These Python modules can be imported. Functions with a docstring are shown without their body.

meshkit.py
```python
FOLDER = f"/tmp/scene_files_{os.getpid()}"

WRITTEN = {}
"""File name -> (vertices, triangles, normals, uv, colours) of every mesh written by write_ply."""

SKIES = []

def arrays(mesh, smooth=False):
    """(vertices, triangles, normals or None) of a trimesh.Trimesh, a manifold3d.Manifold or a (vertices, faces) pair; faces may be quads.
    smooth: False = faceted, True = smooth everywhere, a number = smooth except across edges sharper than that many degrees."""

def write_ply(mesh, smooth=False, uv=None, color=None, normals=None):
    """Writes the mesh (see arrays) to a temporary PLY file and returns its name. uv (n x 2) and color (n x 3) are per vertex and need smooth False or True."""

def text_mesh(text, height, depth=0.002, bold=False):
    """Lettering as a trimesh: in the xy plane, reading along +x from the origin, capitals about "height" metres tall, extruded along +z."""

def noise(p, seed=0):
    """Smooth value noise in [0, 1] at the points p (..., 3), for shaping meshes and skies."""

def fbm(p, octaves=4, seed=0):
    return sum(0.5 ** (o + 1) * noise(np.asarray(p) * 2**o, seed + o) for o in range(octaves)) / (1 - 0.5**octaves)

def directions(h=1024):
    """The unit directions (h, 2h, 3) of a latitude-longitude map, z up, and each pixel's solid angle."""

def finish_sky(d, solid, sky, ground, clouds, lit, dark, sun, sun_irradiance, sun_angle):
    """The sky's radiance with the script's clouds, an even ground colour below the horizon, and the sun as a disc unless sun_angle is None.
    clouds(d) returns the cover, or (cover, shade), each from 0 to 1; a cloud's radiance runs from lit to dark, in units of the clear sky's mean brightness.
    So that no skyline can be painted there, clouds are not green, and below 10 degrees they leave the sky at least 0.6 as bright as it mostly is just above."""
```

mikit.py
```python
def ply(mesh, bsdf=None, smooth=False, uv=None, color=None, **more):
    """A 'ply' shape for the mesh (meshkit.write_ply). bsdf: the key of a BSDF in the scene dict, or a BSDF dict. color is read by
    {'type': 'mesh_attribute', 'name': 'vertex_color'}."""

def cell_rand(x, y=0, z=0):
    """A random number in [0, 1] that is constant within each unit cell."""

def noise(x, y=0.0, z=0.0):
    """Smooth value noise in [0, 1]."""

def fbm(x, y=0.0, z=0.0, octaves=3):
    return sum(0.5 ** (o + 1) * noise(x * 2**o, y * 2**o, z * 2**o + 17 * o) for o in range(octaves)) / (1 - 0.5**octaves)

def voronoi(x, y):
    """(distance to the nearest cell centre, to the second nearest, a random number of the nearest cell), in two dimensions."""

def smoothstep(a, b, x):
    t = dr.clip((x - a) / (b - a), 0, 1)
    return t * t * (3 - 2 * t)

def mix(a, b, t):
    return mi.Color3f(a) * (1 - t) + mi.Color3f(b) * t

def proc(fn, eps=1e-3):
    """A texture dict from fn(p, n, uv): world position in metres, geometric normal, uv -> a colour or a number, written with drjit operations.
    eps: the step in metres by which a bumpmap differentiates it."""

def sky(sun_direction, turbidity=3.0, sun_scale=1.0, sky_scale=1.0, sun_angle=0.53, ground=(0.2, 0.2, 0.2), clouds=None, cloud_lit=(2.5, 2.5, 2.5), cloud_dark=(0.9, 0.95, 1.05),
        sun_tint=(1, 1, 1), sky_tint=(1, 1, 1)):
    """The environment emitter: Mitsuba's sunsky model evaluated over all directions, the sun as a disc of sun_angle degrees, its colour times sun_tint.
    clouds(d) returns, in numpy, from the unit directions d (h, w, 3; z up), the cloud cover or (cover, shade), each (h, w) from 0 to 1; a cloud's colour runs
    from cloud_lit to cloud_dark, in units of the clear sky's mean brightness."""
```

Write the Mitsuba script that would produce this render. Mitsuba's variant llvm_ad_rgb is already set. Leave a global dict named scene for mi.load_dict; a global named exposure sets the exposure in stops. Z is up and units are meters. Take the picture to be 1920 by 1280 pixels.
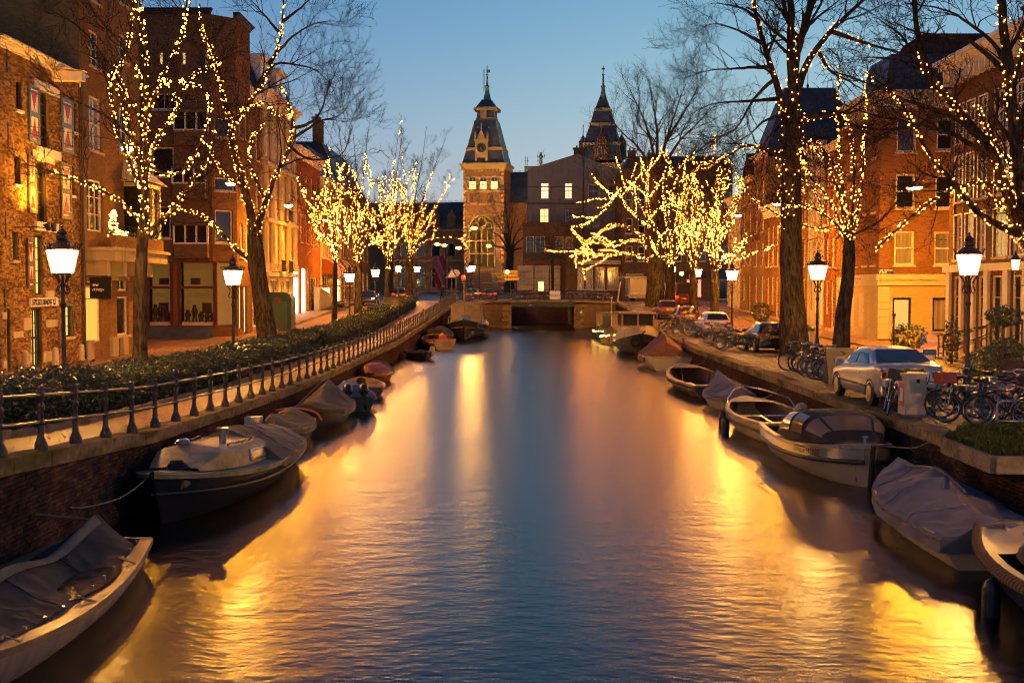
import math, random
import numpy as np, trimesh, drjit as dr, mitsuba as mi, mikit, meshkit
from mikit import proc, noise, fbm, cell_rand, voronoi, smoothstep, mix, ply
T = mi.ScalarTransform4f
scene, labels = {'type': 'scene'}, {}

# ---------------------------------------------------------------- camera, sky, exposure
EYE, FPX, PITCH = np.array([0.0, 0.0, 3.2]), 2300.0, math.atan(100 / 2300)
FWD = np.array([0, math.cos(PITCH), -math.sin(PITCH)]); UPV = np.array([0, math.sin(PITCH), math.cos(PITCH)])
scene['camera'] = {'type': 'perspective', 'fov': 2 * math.degrees(math.atan(960 / FPX)), 'fov_axis': 'x', 'near_clip': 0.2, 'far_clip': 3000.0,
                   'to_world': T().look_at(origin=EYE.tolist(), target=(EYE + FWD).tolist(), up=[0, 0, 1])}
def dusk_haze(d):                             # thin even veil of haze low in the sky, all round
    el = np.degrees(np.arcsin(np.clip(d[..., 2], 0, 1))); return .62 * np.exp(-(el / 7.5) ** 1.6) * (.88 + .24 * meshkit.fbm(d * [3, 3, 9], 3))
sky = mikit.sky([0.22, 0.97, 0.087], turbidity=2.0, sun_scale=0.0, sky_scale=0.131, sky_tint=(0.145, 0.395, 0.86), clouds=dusk_haze, cloud_lit=(5.6, 3.7, 4.3), cloud_dark=(3, 2.6, 2.8), ground=(0.05, 0.04, 0.03))
sky['sampling_weight'] = 12.0
scene['sky'] = sky
exposure = 6.1
ORD = 'first second third fourth fifth sixth seventh eighth ninth tenth eleventh twelfth thirteenth fourteenth fifteenth sixteenth seventeenth eighteenth nineteenth'.split()
KL = 2.0 ** -exposure                        # lamp strengths below are given as the picture shows them
LAMP = np.array([1.0, 0.41, 0.03])
WARM = np.array([1.0, 0.46, 0.09])          # the lanterns, whiter than the sodium lamps          # colour of the old street lanterns and bulbs
BULB = np.array([1.0, 0.29, 0.03])

# ---------------------------------------------------------------- helpers
def ray(px, py):
    return (px - 960) / FPX * np.array([1.0, 0, 0]) + (640 - py) / FPX * UPV + FWD
def at(px, py, Y):                            # the point at distance Y that stands there
    d = ray(px, py); return EYE + d * (Y / d[1])
def gnd(px, py, z):                           # the point of height z that stands there
    d = ray(px, py); return EYE + d * ((z - EYE[2]) / d[2])
def V(*a): return np.array(a, float)
def unit(v): v = np.asarray(v, float); return v / max(np.linalg.norm(v), 1e-12)
def interp(tab): xs, ys = zip(*tab); return lambda t: float(np.interp(t, xs, ys))
def rotz(a): c, s = math.cos(a), math.sin(a); return np.array([[c, -s, 0], [s, c, 0], [0, 0, 1.0]])
def rotx(a): c, s = math.cos(a), math.sin(a); return np.array([[1, 0, 0], [0, c, -s], [0, s, c]])
def roty(a): c, s = math.cos(a), math.sin(a); return np.array([[c, 0, s], [0, 1, 0], [-s, 0, c]])
def mat4(pos=(0, 0, 0), rz=0.0, s=1.0, R=None):
    m = np.eye(4); m[:3, :3] = (rotz(rz) if R is None else R) * s; m[:3, 3] = pos; return m

class M:                                      # a mesh being put together
    def __init__(s): s.v, s.f, s.n = [], [], 0
    def add(s, v, f):
        v = np.asarray(v, float).reshape(-1, 3); f = np.asarray(f, int)
        if f.shape[1] == 4: f = np.vstack([f[:, [0, 1, 2]], f[:, [0, 2, 3]]])
        s.v.append(v); s.f.append(f + s.n); s.n += len(v); return s
    def tm(s, t, m=None):
        v = np.asarray(t.vertices)
        if m is not None: v = v @ m[:3, :3].T + m[:3, 3]
        return s.add(v, t.faces)
    def quad(s, a, b, c, d): return s.add([a, b, c, d], [[0, 1, 2, 3]])
    def box(s, c, h, R=None):                 # centre, full sizes
        k = np.array([[x, y, z] for x in (-.5, .5) for y in (-.5, .5) for z in (-.5, .5)]) * np.asarray(h, float)
        if R is not None: k = k @ R.T
        return s.add(k + np.asarray(c, float), [[0, 1, 3, 2], [4, 6, 7, 5], [0, 4, 5, 1], [2, 3, 7, 6], [0, 2, 6, 4], [1, 5, 7, 3]])
    def bb(s, a, b): a, b = np.minimum(a, b), np.maximum(a, b); return s.box((a + b) / 2, b - a)
    def tube(s, p, r, n=6, caps=True):
        p = np.asarray(p, float); r = np.broadcast_to(np.asarray(r, float), (len(p),))
        v, f = tubes(p[None], r[None], n); s.add(v, f)
        if caps:
            for e in (0, len(p) - 1): s.add(v[e * n:(e + 1) * n], [[0, i, i + 1] for i in range(1, n - 1)])
        return s
    def lathe(s, prof, n=12, c=(0, 0, 0), R=None):  # prof: (radius, z)
        a = np.arange(n) * 2 * np.pi / n; prof = np.asarray(prof, float); k = len(prof)
        v = np.stack([prof[:, None, 0] * np.cos(a), prof[:, None, 0] * np.sin(a), np.repeat(prof[:, 1:2], n, 1)], -1).reshape(-1, 3)
        f = [[i * n + j, i * n + (j + 1) % n, (i + 1) * n + (j + 1) % n, (i + 1) * n + j] for i in range(k - 1) for j in range(n)]
        if R is not None: v = v @ R.T
        return s.add(v + np.asarray(c, float), f)
    def grid(s, P, closed=False):             # P (a, b, 3)
        a, b = P.shape[:2]; i = np.arange(a * b).reshape(a, b)
        j = np.concatenate([i, i[:, :1]], 1) if closed else i
        return s.add(P.reshape(-1, 3), np.stack([j[:-1, :-1], j[:-1, 1:], j[1:, 1:], j[1:, :-1]], -1).reshape(-1, 4))
    def prism(s, poly, d0, d1, ax=1):         # polygon extruded along an axis
        import shapely
        t = trimesh.creation.extrude_polygon(shapely.Polygon(poly), d1 - d0, engine='earcut')
        v = np.asarray(t.vertices); v = v + [0, 0, d0]
        v = {2: v, 1: v[:, [0, 2, 1]], 0: v[:, [2, 0, 1]]}[ax]
        return s.add(v, t.faces)
    def get(s): return np.vstack(s.v), np.vstack(s.f)
    def xf(s, m):
        s.v = [v @ m[:3, :3].T + m[:3, 3] for v in s.v]; return s

def tubes(P, R, n=3):                         # many tubes at once: P (m, k, 3), R (m, k)
    m, k = R.shape
    t = np.gradient(P, axis=1); t /= np.linalg.norm(t, axis=2, keepdims=True) + 1e-9
    ref = np.where(np.abs(t[:, :1, 2:3]) < .8, [[[0, 0, 1.0]]], [[[1.0, 0, 0]]])
    a = np.cross(t, ref); a /= np.linalg.norm(a, axis=2, keepdims=True) + 1e-9
    b = np.cross(t, a); ang = np.arange(n) * 2 * np.pi / n
    v = P[:, :, None] + R[:, :, None, None] * (a[:, :, None] * np.cos(ang)[:, None] + b[:, :, None] * np.sin(ang)[:, None])
    i = np.arange(m * k * n).reshape(m, k, n); j = np.roll(i, -1, 2)
    f = np.stack([i[:, :-1], j[:, :-1], j[:, 1:], i[:, 1:]], -1).reshape(-1, 4)
    return v.reshape(-1, 3), f

_cnt = {}
def nm(base):
    k = _cnt.get(base, 0); _cnt[base] = k + 1
    return base if k == 0 else f'{base}_{k:03d}'
def put(key, mesh, mat, smooth=False, m=None, **more):
    if isinstance(mesh, M): mesh = mesh.get()
    d = mesh if isinstance(mesh, dict) else ply(mesh, mat, smooth, **more)
    if m is not None: d = {**d, 'to_world': T(np.asarray(m).tolist())}
    scene[key] = d; return key
def part(parent, name, mesh, mat, smooth=False, m=None, **more):
    return put(nm(f'{parent}__{name}'), mesh, mat, smooth, m, **more)
def thing(name, label, cat, group=None, kind=None):
    k = nm(name); labels[k] = {'label': label, 'category': cat}
    if group: labels[k]['group'] = group
    if kind: labels[k]['kind'] = kind
    return k
def struct(name, mesh, mat, smooth=False, label=None):
    k = nm(name); put(k, mesh, mat, smooth); labels[k] = {'kind': 'structure', 'label': label or name.replace('_', ' '), 'category': name.replace('_', ' ')}; return k
class Proto:                                  # a kind of thing built once, then set down again and again
    def __init__(s): s.parts = []
    def add(s, name, mesh, mat, smooth=False, **more):
        if isinstance(mesh, M): mesh = mesh.get()
        s.parts.append((name, ply(mesh, mat, smooth, **more))); return s
    def stamp(s, key, m, swap=None):
        for name, d in s.parts:
            if swap and name in swap:
                if swap[name] is None: continue
                d = {**d, 'bsdf': {'type': 'ref', 'id': swap[name]}}
            segs = name.split('/')
            if len(segs) == 1: k = nm(f'{key}__{name}'); last = k
            else: k = nm(f'{last}__{segs[1]}')
            put(k, d, None, m=m)
        return key
def glow(rgb, w=None): return {'type': 'area', 'radiance': {'type': 'rgb', 'value': [float(x) * KL for x in rgb]}, **({'sampling_weight': w} if w else {})}

# ---------------------------------------------------------------- materials
def two(b): return {'type': 'twosided', 'bsdf': b}
def rgb(c): return {'type': 'rgb', 'value': [float(x) for x in c]}
def prin(c, rough=.6, metal=0.0, spec=.4, **k):
    c = c if isinstance(c, dict) else rgb(c)
    return two({'type': 'principled', 'base_color': c, 'roughness': rough, 'metallic': metal, 'specular': spec, **k})
def dif(c): return two({'type': 'diffuse', 'reflectance': c if isinstance(c, dict) else rgb(c)})
def mat(name, b): scene['mat_' + name] = b; return 'mat_' + name
def wallu(p, n): return dr.select(dr.abs(n.x) > .7, p.y, p.x)
def brickfn(c1, c2, mo, ch=.068, bl=.225, dirt=.45):
    def fn(p, n, uv):
        u = wallu(p, n); r = dr.floor(p.z / ch); a = u / bl + .5 * (r - 2 * dr.floor(r / 2)); fu = a - dr.floor(a); fv = p.z / ch - r
        c = mix(c1, c2, cell_rand(dr.floor(a), r, 3))
        j = dr.maximum(dr.select(fu < .06, 1.0, 0.0), dr.select(fv < .17, 1.0, 0.0))
        w = fbm(u * .35, p.z * .35, 5.0) * .7 + fbm(u * 2.1, p.z * .8, 9.0) * .3
        return mix(c, mo, j * .75) * (1 - dirt + 1.4 * dirt * w)
    return fn
def mottled(c, amt=.35, s=1.0, c2=None):
    c2 = c2 or [x * .55 for x in c]
    def fn(p, n, uv):
        w = fbm(p.x * s + 3, p.y * s, p.z * s, 4)
        return mix(c, c2, smoothstep(.35, .75, w)) * (1 - amt * .5 + amt * noise(p.x * s * 7, p.y * s * 7, p.z * s * 7))
    return fn
def streaked(c, amt=.5, c2=(.12, .09, .06)):   # weathered paint or stone: runs down, soot in patches
    def fn(p, n, uv):
        u = wallu(p, n); w = fbm(u * 5, p.z * .45, 2.0, 4) * .6 + fbm(p.x * .8, p.y * .8, p.z * .8) * .4
        return mix(c, c2, smoothstep(.45, .8, w) * amt)
    return fn
mat('brick_warm', dif(proc(brickfn((.38, .20, .065), (.26, .12, .038), (.34, .24, .11)))))
mat('brick_red', dif(proc(brickfn((.36, .15, .045), (.25, .095, .03), (.32, .2, .09)))))
mat('brick_dark', dif(proc(brickfn((.29, .145, .058), (.19, .095, .04), (.2, .14, .08)))))
mat('brick_far', dif(proc(brickfn((.38, .17, .075), (.27, .11, .05), (.36, .26, .16), .3, 1.0, .35))))
mat('brick_yellow', dif(proc(brickfn((.56, .40, .14), (.50, .35, .115), (.52, .38, .14), dirt=.15))))
mat('brick_quay', dif(proc(brickfn((.12, .06, .04), (.07, .04, .03), (.10, .08, .06), dirt=.7))))
mat('mortar', dif(proc(mottled((.20, .145, .07), .4, 1.5))))  # mortar kept dark, so shade between side-lit courses sits in its colour
mat('mortar_dark', dif(proc(mottled((.09, .07, .05), .6, 1.5, (.03, .028, .02)))))
for i, c in enumerate([(.40, .21, .07), (.24, .11, .035), (.47, .29, .10)]): mat(f'brick_{i}', dif(proc(mottled(c, .5, 1.2))))
for i, c in enumerate([(.11, .06, .045), (.08, .045, .035), (.13, .075, .05)]): mat(f'quay_brick_{i}', dif(proc(mottled(c, .7, 1.0, (.03, .026, .018)))))
mat('stone', dif(proc(streaked((.52, .40, .20)))))
mat('stone_pale', dif(proc(streaked((.64, .51, .28), .35))))
mat('plaster', dif(proc(streaked((.36, .26, .17), .6, (.18, .13, .09)))))
mat('white_paint', prin(proc(streaked((.80, .68, .44), .35, (.35, .26, .14))), .45))
mat('cream', prin(proc(streaked((.68, .53, .27), .35, (.3, .22, .13))), .5))
mat('dark_wood', prin((.045, .028, .018), .45))
mat('red_frame', prin((.13, .024, .013), .4))
mat('black_paint', prin((.018, .017, .016), .35))
mat('green_paint', prin((.03, .06, .045), .4))
mat('iron', prin((.030, .026, .024), .32, spec=.5))
mat('lead', prin(proc(mottled((.10, .10, .105), .3, .6)), .55))
mat('slate', prin(proc(mottled((.05, .05, .055), .5, .5)), .5))
mat('tiles', dif(proc(mottled((.10, .05, .035), .5, 2.0))))
mat('glass', prin((.012, .013, .015), .06, spec=.9))
mat('glass_curtain', prin(proc(lambda p, n, uv: mix((.33, .28, .2), (.16, .13, .09), noise(wallu(p, n) * 14, p.z * .3))), .12, spec=.8))
mat('lit', dif((.6, .5, .35)))
mat('litpane', dif((.25, .18, .08)))
mat('gold', prin((.7, .48, .16), .35, .6))
mat('copper', prin((.16, .26, .19), .6))
mat('bark', dif(proc(lambda p, n, uv: mix((.105, .075, .04), (.03, .022, .013), smoothstep(.3, .7, fbm(p.x * 17 + p.y * 11, p.z * 4.5 + p.x * 2, p.y * 13, 4))) * (.7 + .6 * noise(p.x * 2, p.y * 2, p.z * 1.5)))))
mat('twig', dif((.045, .034, .026)))
mat('bulb', dif((.9, .8, .6)))
mat('cable', dif((.02, .025, .02)))
mat('leaf', prin(proc(lambda p, n, uv: mix((.032, .05, .011), (.075, .085, .02), cell_rand(p.x * 9, p.y * 9, p.z * 9))), .28, spec=.6))
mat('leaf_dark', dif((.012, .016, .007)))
mat('grass', dif(proc(lambda p, n, uv: mix((.05, .07, .02), (.10, .09, .03), noise(p.x * 9, p.y * 9)))))
mat('soil', dif((.03, .022, .014)))
def paverfn(c1, c2, sx=.11, sy=.22):
    def fn(p, n, uv):
        r = dr.floor(p.x / sx); a = p.y / sy + .5 * (r - 2 * dr.floor(r / 2)); fx = p.x / sx - r; fy = a - dr.floor(a)
        j = dr.maximum(dr.select(fx < .09, 1.0, 0.0), dr.select(fy < .06, 1.0, 0.0))
        w = fbm(p.x * .5, p.y * .25, 1.0, 4)
        return mix(mix(c1, c2, cell_rand(r, dr.floor(a), 5)), (.05, .04, .03), j * .7) * (.55 + .85 * w)
    return fn
mat('pavers', prin(proc(paverfn((.25, .125, .055), (.17, .085, .04))), .55, spec=.35))
mat('road', prin(proc(paverfn((.26, .125, .05), (.18, .085, .038), .2, .1)), .5, spec=.35))
mat('quay_paving', prin(proc(paverfn((.17, .115, .055), (.115, .082, .038), .2, .1)), .6, spec=.3))
mat('kerbstone', dif(proc(mottled((.31, .24, .14), .5, 2.5))))
mat('coping', dif(proc(lambda p, n, uv: mix((.29, .21, .11), (.13, .115, .03), smoothstep(.42, .7, fbm(p.x * 1.4, p.y * .9, p.z * 3, 4))) * (.6 + .7 * noise(p.x * 9, p.y * 9, p.z * 9)))))
mat('concrete', dif(proc(mottled((.27, .23, .17), .5, 1.3))))
mat('abutment', dif(proc(brickfn((.26, .17, .085), (.18, .11, .05), (.22, .17, .1), .075, .23, .7))))
mat('rubber', prin((.012, .012, .012), .6))
mat('chrome', prin((.6, .6, .62), .18, 1.0))
mat('steel', prin((.35, .34, .33), .35, .9))
# ---------------------------------------------------------------- the setting: water, ground, quays
WATER = -1.15
zL = interp([(-60, 1.2), (12, 1.0), (18, .7), (20.6, .54), (25, .28), (32, .1), (40, -.06), (50, -.12), (75, -.08), (90, .25), (110, .9), (125, 1.4), (135, 1.65), (160, 1.7)])
zR = interp([(-60, 1.0), (10, .5), (20, .14), (63, .1), (80, .3), (95, .62), (108, .95), (120, 1.4), (135, 1.65), (160, 1.7)])
xL = interp([(-60, -7.6), (20, -7.32), (40, -7.25), (60, -7.1), (86, -6.9), (110, -6.4), (136, -6.0)])
xR = interp([(-60, 8.8), (20, 8.95), (32, 8.97), (63, 9.4), (80, 9.8), (95, 10.2), (110, 10.8), (136, 11.5)])
YB = 135.0                                    # near face of the bridge
CANAL_Y = np.unique(np.r_[-60, -20, np.arange(0, 137, 3.0)])

def waterbump(p, n, uv):
    a = noise(p.x * 1.6 + .5 * p.y, p.y * 2.6 - p.x * .3, 1.0) * .40 + noise(p.x * 3.6 - p.y * .5, p.y * 6.0 + p.x * .6, 7.0) * .36 + noise(p.x * 9 + p.y, p.y * 15, 3.0) * .24
    return a * .015
mat('water', two({'type': 'bumpmap', 'arbitrary': proc(waterbump, 4e-3), 'scale': 1.0,
              'bsdf': {'type': 'roughplastic', 'distribution': 'beckmann', 'alpha': .078, 'int_ior': 1.333, 'diffuse_reflectance': rgb((.002, .004, .006)), 'nonlinear': False}}))
w = M(); ys = np.r_[-60, -20, np.arange(0, 152, 2.0), 170]
w.grid(np.array([[[x, y, WATER] for y in ys] for x in np.linspace(-14, 15, 30)]))
struct('canal_water', w, 'mat_water', label='dark rippled canal water with orange and blue reflections')

def strip(xa, xb, z, ya, yb, step=3.0, off=0.0):
    ys = np.r_[ya, np.arange(math.ceil(ya / step) * step, yb, step), yb]; ys = np.unique(ys)
    f = lambda q, y: q(y) if callable(q) else q
    return M().grid(np.array([[[f(x, y), y, z(y) + off] for x in (xa, xb)] for y in ys]))
struct('street_ground', strip(-400, -18.6, zL, -60, 136, off=-.008).add(*strip(20.6, 400, zR, -60, 136, off=-.008).get())
       .add(*strip(-400, 400, lambda y: 1.66, 152, 2400, 200).get()).add(*strip(-400, lambda y: -6.6, lambda y: 1.66, 135.9, 152).get()).add(*strip(lambda y: 12.1, 400, lambda y: 1.66, 135.9, 152).get()), 'mat_road')
struct('canal_path', strip(lambda y: xL(y) - .44, -9.3, zL, -20, 136, off=-.004), 'mat_pavers', label='brick paved path along the canal railing')
struct('planting_bed', strip(-9.45, -12.0, zL, -20, 114, off=.06), 'mat_soil', label='bare soil bed under the hedge')
struct('canal_road', strip(-9.3, -16.6, zL, 114, 136).add(*strip(-12.12, -16.6, zL, -20, 114).get()), 'mat_road', label='orange lit brick road between hedge and houses')
struct('house_pavement', strip(-16.6, -18.9, zL, -20, 136, off=.1), 'mat_pavers', label='brick pavement in front of the houses')
struct('quay_paving', strip(lambda y: xR(y) + .44, 14.2, zR, -20, 136, off=-.004), 'mat_quay_paving', label='mossy brick quay with parked bicycles and cars')
struct('quay_road', strip(14.2, 18.6, zR, -20, 136), 'mat_road', label='brick street between parked cars and houses')
struct('front_pavement', strip(18.6, 21.2, zR, -20, 136, off=.08), 'mat_pavers', label='brick pavement before the tall houses')
BOX = M().box((0, 0, 0), (1, 1, 1)).get()
def kerb(name, x, z, ya, yb, ln, h, wd, label):
    k = thing(name, label, 'kerb', kind='structure'); d = ply(BOX, 'mat_kerbstone'); rng = random.Random(3)
    y = ya; far = M()
    while y < yb:
        L = ln * rng.uniform(.9, 1.1)
        if y < 75: part(k, 'stone', d, None, m=T4((x, y + L / 2, z(y + L / 2) + h / 2 - .1 + rng.uniform(-.006, .006)), (wd, L - .015, h + .2), rng.uniform(-.01, .01)))
        else: far.box((x, y + L / 2, z(y + L / 2) + h / 2 - .1), (wd, L - .01, h + .2))
        y += L
    if far.n: part(k, 'far_stones', far, 'mat_kerbstone'); labels[f'{k}__far_stones'] = {'kind': 'stuff'}
def T4(c, s, rz=0.0):
    m = np.eye(4); m[:3, :3] = rotz(rz) @ np.diag(s); m[:3, 3] = c; return m
kerb('bed_kerb', -9.37, zL, 12, 114, 1.0, .13, .14, 'low stone kerb between canal path and hedge')
kerb('road_kerb', -12.06, zL, 14, 114, 1.0, .12, .12, 'stone kerb between hedge bed and road')
kerb('pavement_kerb', -16.55, zL, 14, 134, 1.0, .14, .16, 'stone kerb of the pavement before the brick houses')
kerb('house_kerb', 18.55, zR, 20, 134, 1.0, .12, .16, 'stone kerb of the pavement before the tall row houses')

def brick_patch(parent, O, U, N, W, H, holes, mats, cap, keep=None, bl=.225, ch=.07, proud=.02, seed=1, gap=.012):
    """Bricks laid in running bond on the wall plane; the first `cap` (nearest the camera) are parts of their own, the rest one part."""
    rng = random.Random(seed); O, U, N = map(np.asarray, (O, U, N)); Z = V(0, 0, 1); L = []
    for r in range(int(H / ch)):
        u = -(r % 2) * bl / 2
        while u < W:
            a, b = max(u, 0), min(u + bl - gap, W); v0, v1 = r * ch, (r + 1) * ch - gap; u += bl
            if b - a < .03: continue
            bad = False
            for (h0, k0, h1, k1) in holes:
                if a < h1 and b > h0 and v0 < k1 - .005 and v1 > k0 + .005:
                    if a < h0 and h0 - a > .04: b = h0
                    elif b > h1 and b - h1 > .04: a = h1
                    else: bad = True
            if bad or b - a < .03: continue
            if keep and not keep(a, v0): continue
            L.append((a, b, v0, v1, proud * rng.uniform(.6, 1.4)))
    cen = lambda q: O + U * (q[0] + q[1]) / 2 + Z * (q[2] + q[3]) / 2
    L.sort(key=lambda q: np.linalg.norm(cen(q) - EYE))
    Rm = np.stack([U, N, Z], 1); ds = [ply(BOX, m) for m in mats]; rest = [M() for _ in mats]
    for i, q in enumerate(L):
        k = rng.randrange(len(mats)); c = cen(q) + N * (q[4] / 2 - .01); s = (q[1] - q[0], q[4] + .02, q[3] - q[2])
        if i < cap:
            m = np.eye(4); m[:3, :3] = Rm @ np.diag(s); m[:3, 3] = c; part(parent, 'brick', ds[k], None, m=m)
        else: rest[k].box(c, s, Rm)
    for k, r in enumerate(rest):
        if r.n: labels[part(parent, 'brick_courses', r, mats[k])] = {'kind': 'stuff'}

def quay(side, label):
    q = thing('quay_wall', label, 'quay wall'); s = -1 if side == 'L' else 1
    x, z = (xL, zL) if side == 'L' else (xR, zR); rng = random.Random(5 if s < 0 else 6)
    near = 30 if s < 0 else 29
    P = np.array([[[x(y) + s * (.03 if y <= near else .012), y, v] for v in (WATER - .5, z(y) - .1)] for y in np.unique(np.r_[CANAL_Y, near, near + .01])])
    part(q, 'wall', M().grid(P), 'mat_brick_quay')
    d = ply(BOX, 'mat_coping'); y = 6.0
    while y < 134.6:
        L = rng.uniform(1.15, 1.5); L = min(L, 135 - y); c = y + L / 2
        sl = math.atan2(z(y + L) - z(y), L); tw = math.atan2(x(y + L) - x(y), L)
        m = np.eye(4); m[:3, :3] = rotz(-tw) @ rotx(sl) @ np.diag((.5, L - .02, .24)); m[:3, 3] = (x(c) + s * .21 + rng.uniform(-.006, .006), c, z(c) - .105 + rng.uniform(-.005, .005))
        part(q, 'coping_stone', d, None, m=m); y += L
    ya = 14.5 if s < 0 else 17.5
    A, B = V(x(ya), ya, WATER - .06), V(x(near), near, WATER - .06); U = unit(B - A); N = V(-s * U[1], s * U[0], 0) if True else None
    top = lambda u, v: v + .07 < z(ya + u) - .225 - (WATER - .06)
    brick_patch(q, A, U, unit(N), np.linalg.norm(B - A), 2.2, [], [f'mat_quay_brick_{i}' for i in range(3)], 290, keep=top, seed=11 + s)
    return q
quay('L', 'brick quay wall with mossy coping stones under the iron railing')
qr = quay('R', 'brick quay wall with wide coping below the parked cars and bicycles')

# iron railing on the railed quay
rail = thing('canal_railing', 'black cast iron canal railing with knobbed posts and two rails', 'railing')
RP = M().lathe([(0, -.02), (.105, -.02), (.105, .10), (.088, .13), (.075, .17), (.055, .22), (.045, .40), (.05, .415), (.062, .43), (.062, .455), (.05, .47), (.042, .5), (.052, .62), (.066, .70), (.05, .74), (.042, .76), (.052, .79), (.062, .81), (.062, .95), (.05, .965), (.058, .985), (.05, 1.01), (0, 1.03)], 10)
TP = M().lathe([(0, -.02), (.105, -.02), (.105, .10), (.088, .13), (.075, .17), (.055, .22), (.045, .40), (.062, .43), (.062, .455), (.042, .5), (.066, .70), (.042, .76), (.062, .81), (.062, .95), (.05, .98), (.045, 1.0), (.07, 1.05), (.075, 1.09), (.05, 1.14), (0, 1.17)], 10)
d1, d2 = ply(RP.get(), 'mat_iron', 40), ply(TP.get(), 'mat_iron', 40)
ys = np.arange(16.4, 134.5, 1.55); tr, lr = [], []
rng = random.Random(2)
for i, y in enumerate(ys):
    lean = rng.gauss(0, .012); R = roty(lean) @ rotz(rng.uniform(0, 3))
    part(rail, 'post', d2 if i % 11 == 7 else d1, None, m=mat4((xL(y) - .2, y, zL(y) + .012), R=R))
    tr.append((xL(y) - .2 + lean * .88, y, zL(y) + .89)); lr.append((xL(y) - .2, y, zL(y) + .455))
for pts, nme in ((tr, 'top_rail'), (lr, 'lower_rail')):
    for a in range(0, len(pts) - 1):
        if a < 40: part(rail, nme, M().tube([pts[a], pts[a + 1]], .026, 8), 'mat_iron', 60)
    part(rail, nme, M().tube(pts[40:], .026, 6), 'mat_iron', 60)
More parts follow.
